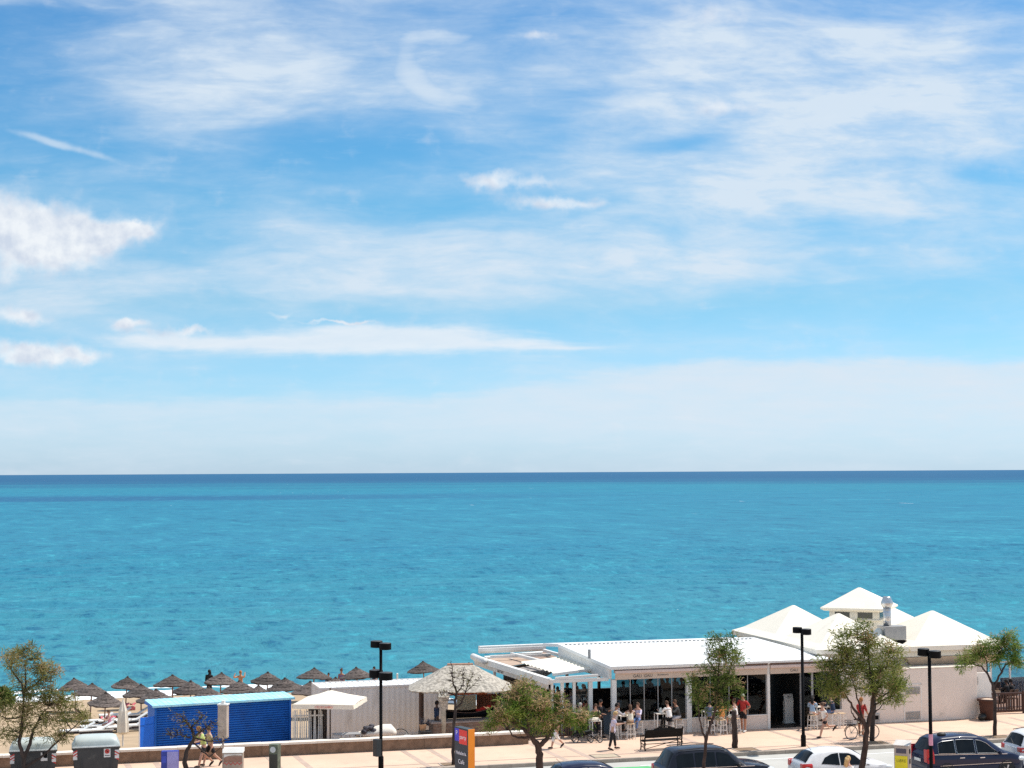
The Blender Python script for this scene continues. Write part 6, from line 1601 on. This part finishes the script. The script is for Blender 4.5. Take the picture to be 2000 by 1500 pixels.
def skinned(name, m, parent, joints, edges, root, smooth=2):
    """one continuous limb-and-trunk surface grown over a skeleton of joints {name: (position, radius)}"""
    names = list(joints); ix = {n_: i for i, n_ in enumerate(names)}
    me = bpy.data.meshes.new(name)
    me.from_pydata([tuple(joints[n_][0]) for n_ in names], [(ix[a], ix[b_]) for a, b_ in edges], [])
    me.materials.append(m)
    o = place(name, me, parent)
    sk = o.modifiers.new('skin', 'SKIN'); sk.use_smooth_shade = True; sk.branch_smoothing = .3
    lay = me.skin_vertices[0].data if me.skin_vertices else None
    if lay is None:
        b = bmesh.new(); b.from_mesh(me); b.verts.layers.skin.verify(); b.to_mesh(me); b.free(); lay = me.skin_vertices[0].data
    for i, n_ in enumerate(names):
        r_ = joints[n_][1]; lay[i].radius = r_ if isinstance(r_, tuple) else (r_, r_); lay[i].use_root = (n_ == root)
    if smooth: s_ = o.modifiers.new('soft', 'SUBSURF'); s_.levels = s_.render_levels = 1
    return o


SIT = dict(thigh=(82, 86), knee=(70, 76), arm=(38, 42), elbow=(60, 55), lean=8)
STAND = dict(thigh=(3, -3), knee=(2, 4), arm=(4, -6), elbow=(12, 14), lean=1)
WALK = dict(thigh=(24, -18), knee=(8, 28), arm=(-18, 22), elbow=(25, 30), lean=4)


def person(label, x, y, z, face, h=1.72, pose=STAND, skin=SKIN1, top=None, sleeve=.45, bottom=None, leg=1.0, hair=HB, hstyle='short', shoes=SHOE, female=False, dress=0.0, hat=None, group=None, fingers=True, hide_legs=False):
    t = thing('person', label, 'person', (x, y, z), face, group)
    k = h / 1.75; g = k * 1.13; P = dict(STAND); P.update(pose)
    V = lambda a, b_, c: Vector((a, b_, c)) * k
    lean = radians(P['lean'])
    sw, hp = (.165, .095) if female else (.195, .088)
    up = Vector((sin(lean), 0, cos(lean)))
    def leg_pts(i):
        s_ = 1 if i == 0 else -1; th, kn = radians(P['thigh'][i]), radians(P['knee'][i]); ab = radians(P.get('legabd', (4, 4))[i])
        hip = Vector((0, s_ * hp, 0)); kne = hip + Vector((sin(th), s_ * sin(ab) * cos(th) + s_ * P.get('splay', 0) * sin(th), -cos(th))) * .43
        sh = th - kn; ank = kne + Vector((sin(sh), 0, -cos(sh))) * .42; toe = ank + Vector((cos(sh) * .17 if cos(sh) > .3 else .12, s_ * .02, -.05 + sin(sh) * .15))
        return hip, kne, ank, toe
    L = [leg_pts(0), leg_pts(1)]
    low = min(min(l[2].z - .085, l[3].z - .03) for l in L)
    pz = P['seat'] / k + .10 if 'seat' in P else -low
    off = Vector((0, 0, pz)); S_ = lambda v: (v + off) * k
    spine = {0: Vector((0, 0, .02)), 1: up * .20, 2: up * .38, 3: up * .50, 4: up * .58}
    hd_p = radians(P.get('head', 0)); hdv = Vector((sin(lean * .5 + hd_p), P.get('tilt', 0), cos(lean * .5 + hd_p)))
    neck = spine[4]; hb = neck + hdv * .07; hc = neck + hdv * .155 + Vector((.012, 0, 0)); ht = neck + hdv * .235
    J = {'pelvis': (S_(spine[0]), (.125 * g, .098 * g)), 'waist': (S_(spine[1]), ((.115 if female else .13) * g, .09 * g)), 'chest': (S_(spine[2]), ((.135 if female else .155) * g, .105 * g)), 'collar': (S_(spine[3]), (.10 * g, .075 * g)),
         'neck': (S_(neck), .052 * g), 'jaw': (S_(hb), (.062 * g, .07 * g)), 'skull': (S_(hc), (.078 * g, .098 * g)), 'crown': (S_(ht), (.05 * g, .06 * g)), 'nose': (S_(hc + Vector((.115, 0, -.015))), .016 * g)}
    E = [('pelvis', 'waist'), ('waist', 'chest'), ('chest', 'collar'), ('collar', 'neck'), ('neck', 'jaw'), ('jaw', 'skull'), ('skull', 'crown'), ('skull', 'nose')]
    T = {n_: J[n_] for n_ in ('pelvis', 'waist', 'chest', 'collar')}; TE = E[:3]
    B = {'pelvis': J['pelvis']}; BE = []
    for i, sd in ((0, 'l'), (1, 'r')):
        s_ = 1 if i == 0 else -1
        hip, kne, ank, toe = L[i]
        J['hip' + sd] = (S_(hip), .088 * g); J['knee' + sd] = (S_(kne), .056 * g); J['calf' + sd] = (S_(kne.lerp(ank, .3)), .055 * g); J['ankle' + sd] = (S_(ank), .036 * g); J['toe' + sd] = (S_(toe), (.035 * g, .026 * g))
        E += [('pelvis', 'hip' + sd), ('hip' + sd, 'knee' + sd), ('knee' + sd, 'calf' + sd), ('calf' + sd, 'ankle' + sd), ('ankle' + sd, 'toe' + sd)]
        B['hip' + sd] = (S_(hip), .098 * g); BE.append(('pelvis', 'hip' + sd))
        if leg <= .5: B['thigh' + sd] = (S_(hip.lerp(kne, max(.25, leg * 2))), .085 * g); BE.append(('hip' + sd, 'thigh' + sd))
        else:
            B['knee' + sd] = (S_(kne), .066 * g); BE.append(('hip' + sd, 'knee' + sd)); B['hem' + sd] = (S_(kne.lerp(ank, (leg - .5) * 2 * .96)), .054 * g); BE.append(('knee' + sd, 'hem' + sd))
        sh = spine[3] + Vector((0, s_ * sw, -.035)); a, el_, abd = radians(P['arm'][i]) + lean * .6, radians(P['elbow'][i]), radians(P.get('abd', (9, 9))[i])
        elb = sh + Vector((sin(a) * cos(abd), s_ * sin(abd), -cos(a) * cos(abd))) * .285; fa = a + el_; inn = P.get('inward', (.12, .12))[i]
        wr = elb + Vector((sin(fa), -s_ * inn, -cos(fa))).normalized() * .25; hd = (wr - elb).normalized(); palm = wr + hd * .07
        J['shoulder' + sd] = (S_(sh), .056 * g); J['elbow' + sd] = (S_(elb), .041 * g); J['wrist' + sd] = (S_(wr), .028 * g); J['palm' + sd] = (S_(palm), (.036 * g, .02 * g))
        E += [('collar', 'shoulder' + sd), ('shoulder' + sd, 'elbow' + sd), ('elbow' + sd, 'wrist' + sd), ('wrist' + sd, 'palm' + sd)]
        if fingers:
            side = hd.cross(Vector((0, 0, 1)) if abs(hd.z) < .9 else Vector((1, 0, 0))).normalized()
            for q, (w_, ln) in enumerate(((-.03, .075), (-.01, .085), (.01, .08), (.03, .062))):
                J['finger%s%d' % (sd, q)] = (S_(palm + side * w_ + hd * ln + Vector((.01, 0, -.012))), .0095 * g); E.append(('palm' + sd, 'finger%s%d' % (sd, q)))
            J['thumb' + sd] = (S_(wr + hd * .055 - side * .055), .0105 * g); E.append(('wrist' + sd, 'thumb' + sd))
        T['shoulder' + sd] = (S_(sh), .066 * g); TE.append(('collar', 'shoulder' + sd))
        if sleeve > 0:
            c_ = sh.lerp(elb, min(1, sleeve * 2)); T['sleeve' + sd] = (S_(c_), .054 * g); TE.append(('shoulder' + sd, 'sleeve' + sd))
            if sleeve > .5: T['cuff' + sd] = (S_(elb.lerp(wr, (sleeve - .5) * 2 * .95)), .040 * g); TE.append(('sleeve' + sd, 'cuff' + sd))
    skinned('body', skin, t, J, E, 'pelvis')
    if top:
        for n_ in ('pelvis', 'waist', 'chest', 'collar'): T[n_] = (T[n_][0], tuple(q + .020 * k for q in T[n_][1]))
        if dress:
            T['hem'] = (S_(Vector((.02, 0, -.02 - dress))), (.21 * k, .17 * k)); TE = TE + [('pelvis', 'hem')]
        skinned('shirt' if not dress else 'tunic', top, t, T, TE, 'waist')
    if bottom:
        B['pelvis'] = (B['pelvis'][0], tuple(q + .014 * k for q in J['pelvis'][1])); B['waistband'] = (S_(up * .1), (.145 * k, .118 * k)); BE.append(('pelvis', 'waistband'))
        skinned('trousers' if leg > .5 else 'shorts', bottom, t, B, BE, 'pelvis')
    if shoes:
        for i in (0, 1):
            ank, toe = S_(L[i][2]), S_(L[i][3]); d = toe - ank
            m_ = MB().tube([ank + d * -.32 + Vector((0, 0, -.025)), ank + d * .15 + Vector((0, 0, -.02)), ank + d * .7 + Vector((0, 0, -.0)), ank + d * 1.25], [.040 * k, .050 * k, .044 * k, .022 * k], 8); m_.build('shoe', shoes, t, smooth=True)
    if hair:
        Hc = S_(hc); m_ = MB(); rg = []; R_ = random.Random(len(label))
        ax = hdv.normalized(); fx = Vector((cos(lean * .5 + hd_p), 0, -sin(lean * .5 + hd_p)))
        n, mm = 14, 6
        for j in range(mm + 1):
            th = j / mm * radians(118); row = []
            for q in range(n):
                ph = 2 * pi * q / n; front = cos(ph)
                lim = th * (1 - .42 * max(0, front) ** 1.2); row.append(Hc + (ax * cos(lim) * .128 + (fx * cos(ph) * 1.16 - fx * .012 + Vector((0, 1, 0)) * sin(ph) * .96) * sin(lim) * .094) * k * (1 + R_.uniform(-.02, .03)))
            rg.append(row)
        m_.v = [v for r_ in reversed(rg) for v in r_]
        for j in range(mm):
            for q in range(n): q2 = (q + 1) % n; m_.f.append((j * n + q, j * n + q2, (j + 1) * n + q2, (j + 1) * n + q)); m_.mi.append(0)
        m_.build('hair', hair, t, smooth=True)
        if hstyle in ('long', 'bun', 'tail'):
            l_ = MB()
            if hstyle == 'long': l_.tube([Hc + (ax * .04 - fx * .05) * k, Hc + (-ax * .06 - fx * .095) * k, S_(spine[3]) - Vector((.105, 0, -.02)) * k, S_(spine[2]) - Vector((.135, 0, -.06)) * k], [.085 * k, .082 * k, .085 * k, .03 * k], 10)
            elif hstyle == 'tail': l_.tube([Hc + (ax * .06 - fx * .10) * k, Hc + (ax * .03 - fx * .16) * k, Hc + (-ax * .13 - fx * .15) * k], [.03 * k, .035 * k, .012 * k], 8)
            else: l_.sphere(tuple(Hc + (ax * .10 - fx * .08) * k), .05 * k, 10, 6)
            l_.build('long_hair' if hstyle == 'long' else 'tied_hair', hair, t, smooth=True)
    Hc = S_(hc)
    for s_ in (-1, 1):
        MB().sphere(tuple(Hc + Vector((.088, s_ * .033, .018)) * k), .011 * k, 6, 4).build('eye', HD, t)
        MB().sphere(tuple(Hc + Vector((0, s_ * .082, -.005)) * k), (.018 * k, .012 * k, .03 * k), 6, 4).build('ear', skin, t)
    MB().sphere(tuple(Hc + Vector((.084, 0, -.055)) * k), (.01 * k, .024 * k, .007 * k), 8, 4).build('mouth', mat('lips', (0.35, 0.10, 0.09), .5), t)
    if hat:
        l_ = MB(); l_.lathe([(.105 * k, 0), (.108 * k, .04 * k), (.09 * k, .10 * k), (.03 * k, .125 * k)], 16); ho = l_.build('hat', hat, t, smooth=True); ho.location = S_(hc) + Vector((0, 0, .025)) * k
        br = MB().lathe([(.10 * k, 0), (.17 * k, -.012 * k), (.17 * k, -.004 * k), (.10 * k, .008 * k)], 18).build('hat_brim', hat, ho)
    return t


C = {k_: cloth(k_ + '_cloth', c_) for k_, c_ in dict(lavender=(0.60, 0.54, 0.68), black=(0.012, 0.012, 0.015), grey=(0.45, 0.43, 0.45), cream=(0.80, 0.74, 0.60), white=(0.80, 0.78, 0.75), jeans=(0.13, 0.20, 0.38), charcoal=(0.05, 0.05, 0.05), orange=(0.66, 0.27, 0.08), red=(0.42, 0.035, 0.03), slate=(0.10, 0.13, 0.22), denim=(0.30, 0.42, 0.56), navy=(0.02, 0.03, 0.09), lime=(0.52, 0.60, 0.20), tan=(0.45, 0.33, 0.22), sky=(0.32, 0.46, 0.60), pink=(0.60, 0.26, 0.34), wine=(0.22, 0.03, 0.06), olive=(0.14, 0.15, 0.05), teal=(0.03, 0.18, 0.28), purple=(0.22, 0.14, 0.28), khaki=(0.50, 0.40, 0.28)).items()}
mix = lambda b_, **kw: dict(b_, **kw)
gp = lambda px, py: on_z(px, py, 0)
# --- on the promenade
q = gp(1197, 1465)
person('woman in a lavender tunic and black leggings looking at her hands on the promenade', q.x, q.y, 0, -18, 1.74, mix(STAND, thigh=(10, -9), knee=(3, 5), arm=(24, 30), elbow=(70, 72), lean=6, head=18, legabd=(6, 6)), SKIN1, C['lavender'], .4, C['black'], .97, HL, 'short', SHOE, True, dress=.20)
q = gp(1452, 1430)
person('man in a red T-shirt and black shorts standing with hands on hips by the window', q.x, q.y, 0, 215, 1.84, mix(STAND, arm=(-12, -12), abd=(38, 38), elbow=(70, 70), inward=(.7, .7), head=6), SKIN2, C['red'], .42, C['black'], .42, HG, 'short', SHOEW)
q = gp(1611, 1441)
person('runner in a white top and black shorts striding left past the cafe door', q.x, q.y, 0, 186, 1.74, mix(WALK, thigh=(30, -38), knee=(14, 52), arm=(-35, 30), elbow=(75, 80), lean=10), SKIN1, C['white'], .25, C['black'], .30, HB, 'tail', SHOE, True)
q = gp(1086, 1462)
person('person in white trousers walking left, half hidden behind the spreading tamarisk', q.x, q.y, 0, 190, 1.72, WALK, SKIN1, C['tan'], .45, C['white'], .72, HB, 'short', SHOE)
q = gp(398, 1498)
person('person with ginger hair, lime T-shirt and black shorts walking past the blue kiosk', q.x, q.y - .1, 0, 200, 1.86, mix(WALK, lean=16, head=18, arm=(30, 12), elbow=(40, 50)), SKIN1, C['lime'], .42, C['black'], .40, HR, 'short', SHOE)
q = gp(405, 1499)
person('second walker in a pale shirt partly behind the one in lime by the kiosk', q.x + .15, q.y + .3, 0, 196, 1.76, mix(WALK, thigh=(-20, 22), knee=(30, 8), lean=6), SKIN1, C['khaki'], .42, C['black'], .42, HB, 'short', SHOE, True)
q = on_z(1688, 1442, 0)
person('man in a red shirt standing behind the olive tamarisk beside the bicycle', q.x, 74.9, 0, 30, 1.86, mix(STAND, arm=(25, 20), elbow=(35, 30)), SKIN2, C['red'], .45, C['black'], .45, HR, 'short', SHOEW)
q = on_z(1655, 1477, 1.74)
person('blond person in white on the near pavement in front of the white hatchback', q.x, q.y, 0, 20, 1.76, mix(WALK, lean=3), SKIN1, C['white'], .4, C['tan'], .9, HL, 'long', SHOE, True)
# --- on the stools
def sitter(px, label, face, seat=.745, dx=0.0, **kw):
    x, y = SEATP[px]; pose = mix(SIT, seat=seat); pose.update(kw.pop('pose', {})); person(label, x + dx, y, 0, face, pose=pose, **kw)


sitter(1199, 'dark-haired man in a grey shirt sitting with a raised hand at the high table', 12, skin=SKIN2, top=C['grey'], sleeve=.85, bottom=C['black'], hair=HD, pose=dict(arm=(75, 45), elbow=(100, 70), lean=14), h=1.8)
sitter(1232, 'girl in a cream sweater with long brown hair seen from behind on a stool', 80, top=C['cream'], sleeve=.9, bottom=C['tan'], hair=HB, hstyle='long', female=True, h=1.66, pose=dict(lean=12))
sitter(1247, 'girl in a lavender top and blue jeans sitting beside the cream sweater', -130, top=C['lavender'], sleeve=.8, bottom=C['jeans'], hair=HB, hstyle='long', female=True, h=1.66)
sitter(1308, 'person in a white hoodie and black trousers seen from behind on a black stool', 110, top=C['white'], sleeve=.95, bottom=C['black'], hair=HB, h=1.76, pose=dict(lean=14, head=14))
sitter(1326, 'man in a charcoal top leaning towards the white hoodie at the high table', 190, skin=SKIN2, top=C['charcoal'], sleeve=.9, bottom=C['grey'], hair=HB, h=1.8, pose=dict(lean=18))
sitter(1386, 'person in a slate blue top sitting behind the slender tamarisk', 60, top=C['slate'], sleeve=.85, bottom=C['black'], hair=HD, h=1.7)
sitter(1410, 'man in an orange shirt and pale trousers seen from behind on a stool', 85, skin=SKIN2, top=C['orange'], sleeve=.35, bottom=C['cream'], hair=HB, h=1.78, pose=dict(lean=10))
sitter(1437, 'woman in a white sleeveless top on the stool beside the man in red', 120, top=C['white'], sleeve=.0, bottom=C['white'], leg=.5, hair=HB, hstyle='bun', female=True, h=1.70)
sitter(1587, 'dark-haired person in a pale denim jacket sitting right of the cafe door', 60, top=C['denim'], sleeve=.9, bottom=C['white'], hair=HD, hstyle='long', female=True, h=1.72, pose=dict(lean=10))
sitter(1628, 'person in a navy top sitting at the high table right of the runner', 130, top=C['navy'], sleeve=.9, bottom=C['jeans'], hair=HD, h=1.76, pose=dict(lean=12))
# --- terrace on the left of the cafe
TERR = [(1163, 1376, 78.2, -100, 'olive', HB, 'long', True, SKIN1, 'woman in an olive top with light brown hair at the corner of the terrace', 0.62), (1130, 1372, 78.6, 20, 'khaki', HG, 'short', False, SKIN1, 'grey-haired person in beige sitting by the pushchair', .60), (1146, 1366, 79.6, 200, 'charcoal', HD, 'short', False, SKIN2, 'dark-haired person in charcoal at the terrace behind the posts', .55),
        (1135, 1335, 82.4, 160, 'navy', HD, 'short', False, SKIN2, 'person in navy in the middle of the shaded terrace', .5), (1108, 1345, 81.5, 30, 'black', HB, 'short', False, SKIN1, 'person in black near the front glass screen of the terrace', .5), (1060, 1340, 84.0, 0, 'teal', HD, 'short', False, SKIN1, 'person in teal seen between the tree and the pergola beam', .5), (1118, 1328, 84.0, 200, 'purple', HD, 'long', True, SKIN1, 'woman in purple at the back of the shaded terrace', .5), (1090, 1330, 84.8, 90, 'charcoal', HB, 'short', False, SKIN2, 'person in charcoal at the far end of the terrace by the posts', .5),
        (1148, 1350, 80.8, 250, 'red', HD, 'short', False, SKIN2, 'person with a red top beyond the terrace posts', .5), (1106, 1328, 86.5, 30, 'black', HD, 'short', False, SKIN2, 'person in black at the rear screen of the shaded terrace', .62), (1128, 1326, 87.0, 150, 'wine', HD, 'short', False, SKIN1, 'person in wine red at the rear screen of the terrace', .62), (1142, 1330, 85.5, 200, 'charcoal', HB, 'long', True, SKIN1, 'long-haired woman in charcoal towards the back of the terrace', .55), (1070, 1336, 86.0, 40, 'slate', HD, 'short', False, SKIN1, 'person in slate blue at the back left of the terrace', .55), (1040, 1352, 81.6, 10, 'grey', HG, 'short', False, SKIN1, 'person in grey just above the spreading tamarisk', .5)]


def dining_chair(x, y, rz, label, h=.46):
    t = thing('dining_chair', label, 'chair', (x, y, 0.0), rz, 'dark dining chairs of the cafe')
    MB().slab((-.2, -.2, h - .04), (.2, .2, h)).build('seat', DARKWOOD, t)
    for a in (-.18, .18):
        for b_ in (-.18, .18): MB().bar((a, b_, 0), (a, b_, h - .04), .035).build('leg', DARKWOOD, t)
    MB().box((-.2, 0, h + .3), (.03, .38, .34), ry=radians(-8)).build('backrest', DARKWOOD, t)


for px, py, y, face, col, hr, hs, fem, sk_, lab, sh in TERR:
    p = on_y(px, py, y); seat = max(.46, min(.76, p.z - .80))
    person(lab, p.x, y, 0, face, 1.7, mix(SIT, seat=seat), sk_, C[col], .8, C['black'], 1.0, hr, hs, SHOE, fem)
    dining_chair(p.x, y, face, 'dark dining chair under the ' + ' '.join(lab.split()[:9]), seat - .02)
q = on_y(1174, 1430, 78.15)
person('waiter in black standing at the white corner column of the cafe', q.x, 78.3, 0, -60, 1.80, mix(STAND, arm=(40, 30), elbow=(70, 60), head=8), SKIN2, C['black'], .9, C['black'], 1.0, HD, 'short', SHOE)
q = on_y(1157, 1330, 81.2)
person('woman in a white blouse standing beyond the terrace corner post', q.x, 82.0, 0, 240, 1.78, STAND, SKIN2, C['white'], .8, C['black'], 1.0, HD, 'short', SHOE, True)
# --- behind the glazed front
INS = [(1209, 1345, 80.6, 'sky', HG, 'man in a pale blue shirt and light hat behind the first pane', SKIN1, 'cream', 1.0), (1228, 1348, 81.6, 'wine', HD, 'person in wine red inside the cafe near the left column', SKIN2, None, 1.0), (1278, 1340, 84.0, 'navy', HD, 'person in a bright blue cap inside the cafe', SKIN1, 'teal', 1.0), (1299, 1345, 83.2, 'charcoal', HD, 'person in charcoal inside the cafe under the valance lettering', SKIN2, None, 1.0),
       (1312, 1342, 84.5, 'black', HD, 'person in black inside the cafe beside the pink shirt', SKIN1, None, 1.0), (1325, 1340, 84.0, 'pink', HD, 'person in a pink shirt inside the cafe', SKIN1, None, 1.0), (1338, 1345, 83.0, 'slate', HD, 'person in slate blue inside the cafe at the second column', SKIN1, None, 1.0), (1252, 1350, 82.6, 'black', HB, 'person in black inside the cafe behind the second pane', SKIN2, None, 1.0), (1288, 1352, 81.8, 'grey', HB, 'person in grey with white napkins inside the cafe', SKIN1, None, 1.0), (1265, 1344, 85.4, 'purple', HB, 'person in purple at the sea side of the cafe', SKIN1, None, 1.0),
       (1372, 1350, 82.5, 'charcoal', HD, 'person in charcoal behind the slender tamarisk inside the cafe', SKIN1, None, 1.0), (1462, 1352, 82.8, 'slate', HD, 'person in slate blue inside the right-hand window', SKIN1, None, 1.0)]

for px, py, y, col, hr, lab, hat in ((1218, 1338, 85.2, 'black', HD, 'person in black standing at the sea side inside the cafe, leftmost', None), (1240, 1336, 86.3, 'charcoal', HD, 'person in charcoal standing inside the cafe by the second back post', None), (1262, 1334, 83.6, 'wine', HB, 'standing guest in wine red inside the middle of the cafe', None), (1270, 1340, 86.5, 'black', HD, 'person in black standing at the back rail inside the cafe', None), (1304, 1333, 86.2, 'navy', HD, 'guest in navy standing at the back rail inside the cafe', None), (1318, 1336, 86.6, 'white', HB, 'guest in white at the back rail inside the cafe', None), (1332, 1333, 85.6, 'charcoal', HD, 'guest in charcoal standing near the second front column inside the cafe', None), (1294, 1336, 85.0, 'slate', HD, 'waiter in slate blue carrying plates inside the cafe', None)):
    INS.append((px, py, y, col, hr, lab, SKIN2, hat, 0))


def cafe_table(x, y, label):
    t = thing('cafe_table', label, 'table', (x, y, 0), 0, 'tables inside the cafe')
    MB().slab((-.35, -.35, .72), (.35, .35, .75)).build('tabletop', DARKWOOD, t); MB().tube([(0, 0, .03), (0, 0, .72)], .035, 8).build('pedestal', BLACK, t); MB().lathe([(.24, 0), (.24, .03)], 14).build('foot', BLACK, t)
    MB().lathe([(.10, .752), (.13, .765)], 14, (.1, -.1, 0)).build('plate', WHITE, t)


for i, (px, py, y, col, hr, lab, sk_, hat, _) in enumerate(INS):
    p = on_y(px, py, y); face = (200, 20, 150, -40)[i % 4]
    person(lab, p.x, y, 0, face, 1.74, mix(SIT, seat=.50) if (i % 3 and _) else mix(STAND, arm=(20, 25), elbow=(60, 50)), sk_, C[col], .6, C['black'], 1.0, hr, 'short', SHOE, hat=C[hat] if hat else None)
    if i % 3 and _: dining_chair(p.x, y, face, 'dark dining chair under the ' + ' '.join(lab.split()[:11]).replace(' inside', ' in'), .48)
for i, (x, y, lab) in enumerate(((26.9, 81.2, 'dark cafe table behind the first panes'), (28.3, 82.2, 'dark cafe table behind the middle panes'), (29.2, 84.0, 'dark cafe table near the sea side of the cafe'), (31.6, 81.5, 'dark cafe table inside the right-hand window'))): cafe_table(x, y, lab)
# --- grill hut, beach, right-hand terrace
q = on_y(852, 1390, 80.6)
person('cook in a navy shirt standing at the left end of the grill hut', q.x, 80.55, 0, 10, 1.74, STAND, SKIN3, C['navy'], .6, C['black'], 1.0, HD, 'short', SHOE)
for px, py, y, ztop_, lab, kw in ((409, 1309, 117.5, 1.75, 'figure in a black hooded wetsuit standing beyond the thatched parasols', dict(skin=cloth('wetsuit', (0.01, 0.01, 0.012)), top=C['black'], sleeve=1.0, bottom=C['black'], hair=HD, hstyle='long')),
                            (470, 1311, 117.0, 1.70, 'sunbather with raised arms and orange skin beyond the thatched parasols', dict(skin=mat('sunburnt_skin', (0.62, 0.27, 0.12), .6), top=None, bottom=C['orange'], leg=.3, hair=HR, pose=mix(STAND, arm=(95, 80), elbow=(120, 130), abd=(35, 35)), shoes=None)),
                            (667, 1307, 116.5, 1.68, 'woman in a purple top with reddish hair beyond the container', dict(skin=SKIN2, top=C['purple'], sleeve=.2, bottom=C['purple'], leg=.3, hair=HB, hstyle='bun', shoes=None, female=True)),
                            (642, 1315, 119.0, 1.4, 'dark-haired bather near the water left of the woman in purple', dict(skin=SKIN2, top=C['black'], bottom=C['black'], leg=.3, hair=HD, shoes=None)),
                            (731, 1303, 119.0, 1.6, 'dark-haired bather near the water behind the double lamp post', dict(skin=SKIN2, top=C['navy'], bottom=C['black'], leg=.3, hair=HD, shoes=None))):
    p = on_y(px, py, y); zt = p.z; zg = sand_z(y, p.x); hh = max(1.2, min(1.95, zt - zg)); kw.setdefault('pose', STAND)
    person(lab, p.x, y, max(zg, zt - hh) if zt - hh < zg + .3 else zg, 240, hh, fingers=False, **kw)
for px, y, lab in ((1969, 81.3, 'left one of two dark-clothed people sitting behind the red-brown balustrade'), (1978, 81.35, 'right one of two dark-clothed people sitting behind the red-brown balustrade')):
    p = on_y(px, 1342, y); person(lab, p.x, y, .05, 120, 1.72, mix(SIT, seat=.62), SKIN3, C['black'], .9, C['black'], 1.0, HD, 'short', SHOE)
    dining_chair(p.x, y, 120, 'dark chair under the ' + lab.split(' of two')[0] + ' by the balustrade', .60)
p = on_z(215, 1409, -1.35)
person('sunbather in pink sitting among the white loungers left of the folded parasol', p.x, p.y, sand_z(p.y, p.x), 200, 1.65, mix(SIT, seat=.38), SKIN1, C['pink'], .2, C['pink'], .3, HB, 'short', None, True, fingers=False)
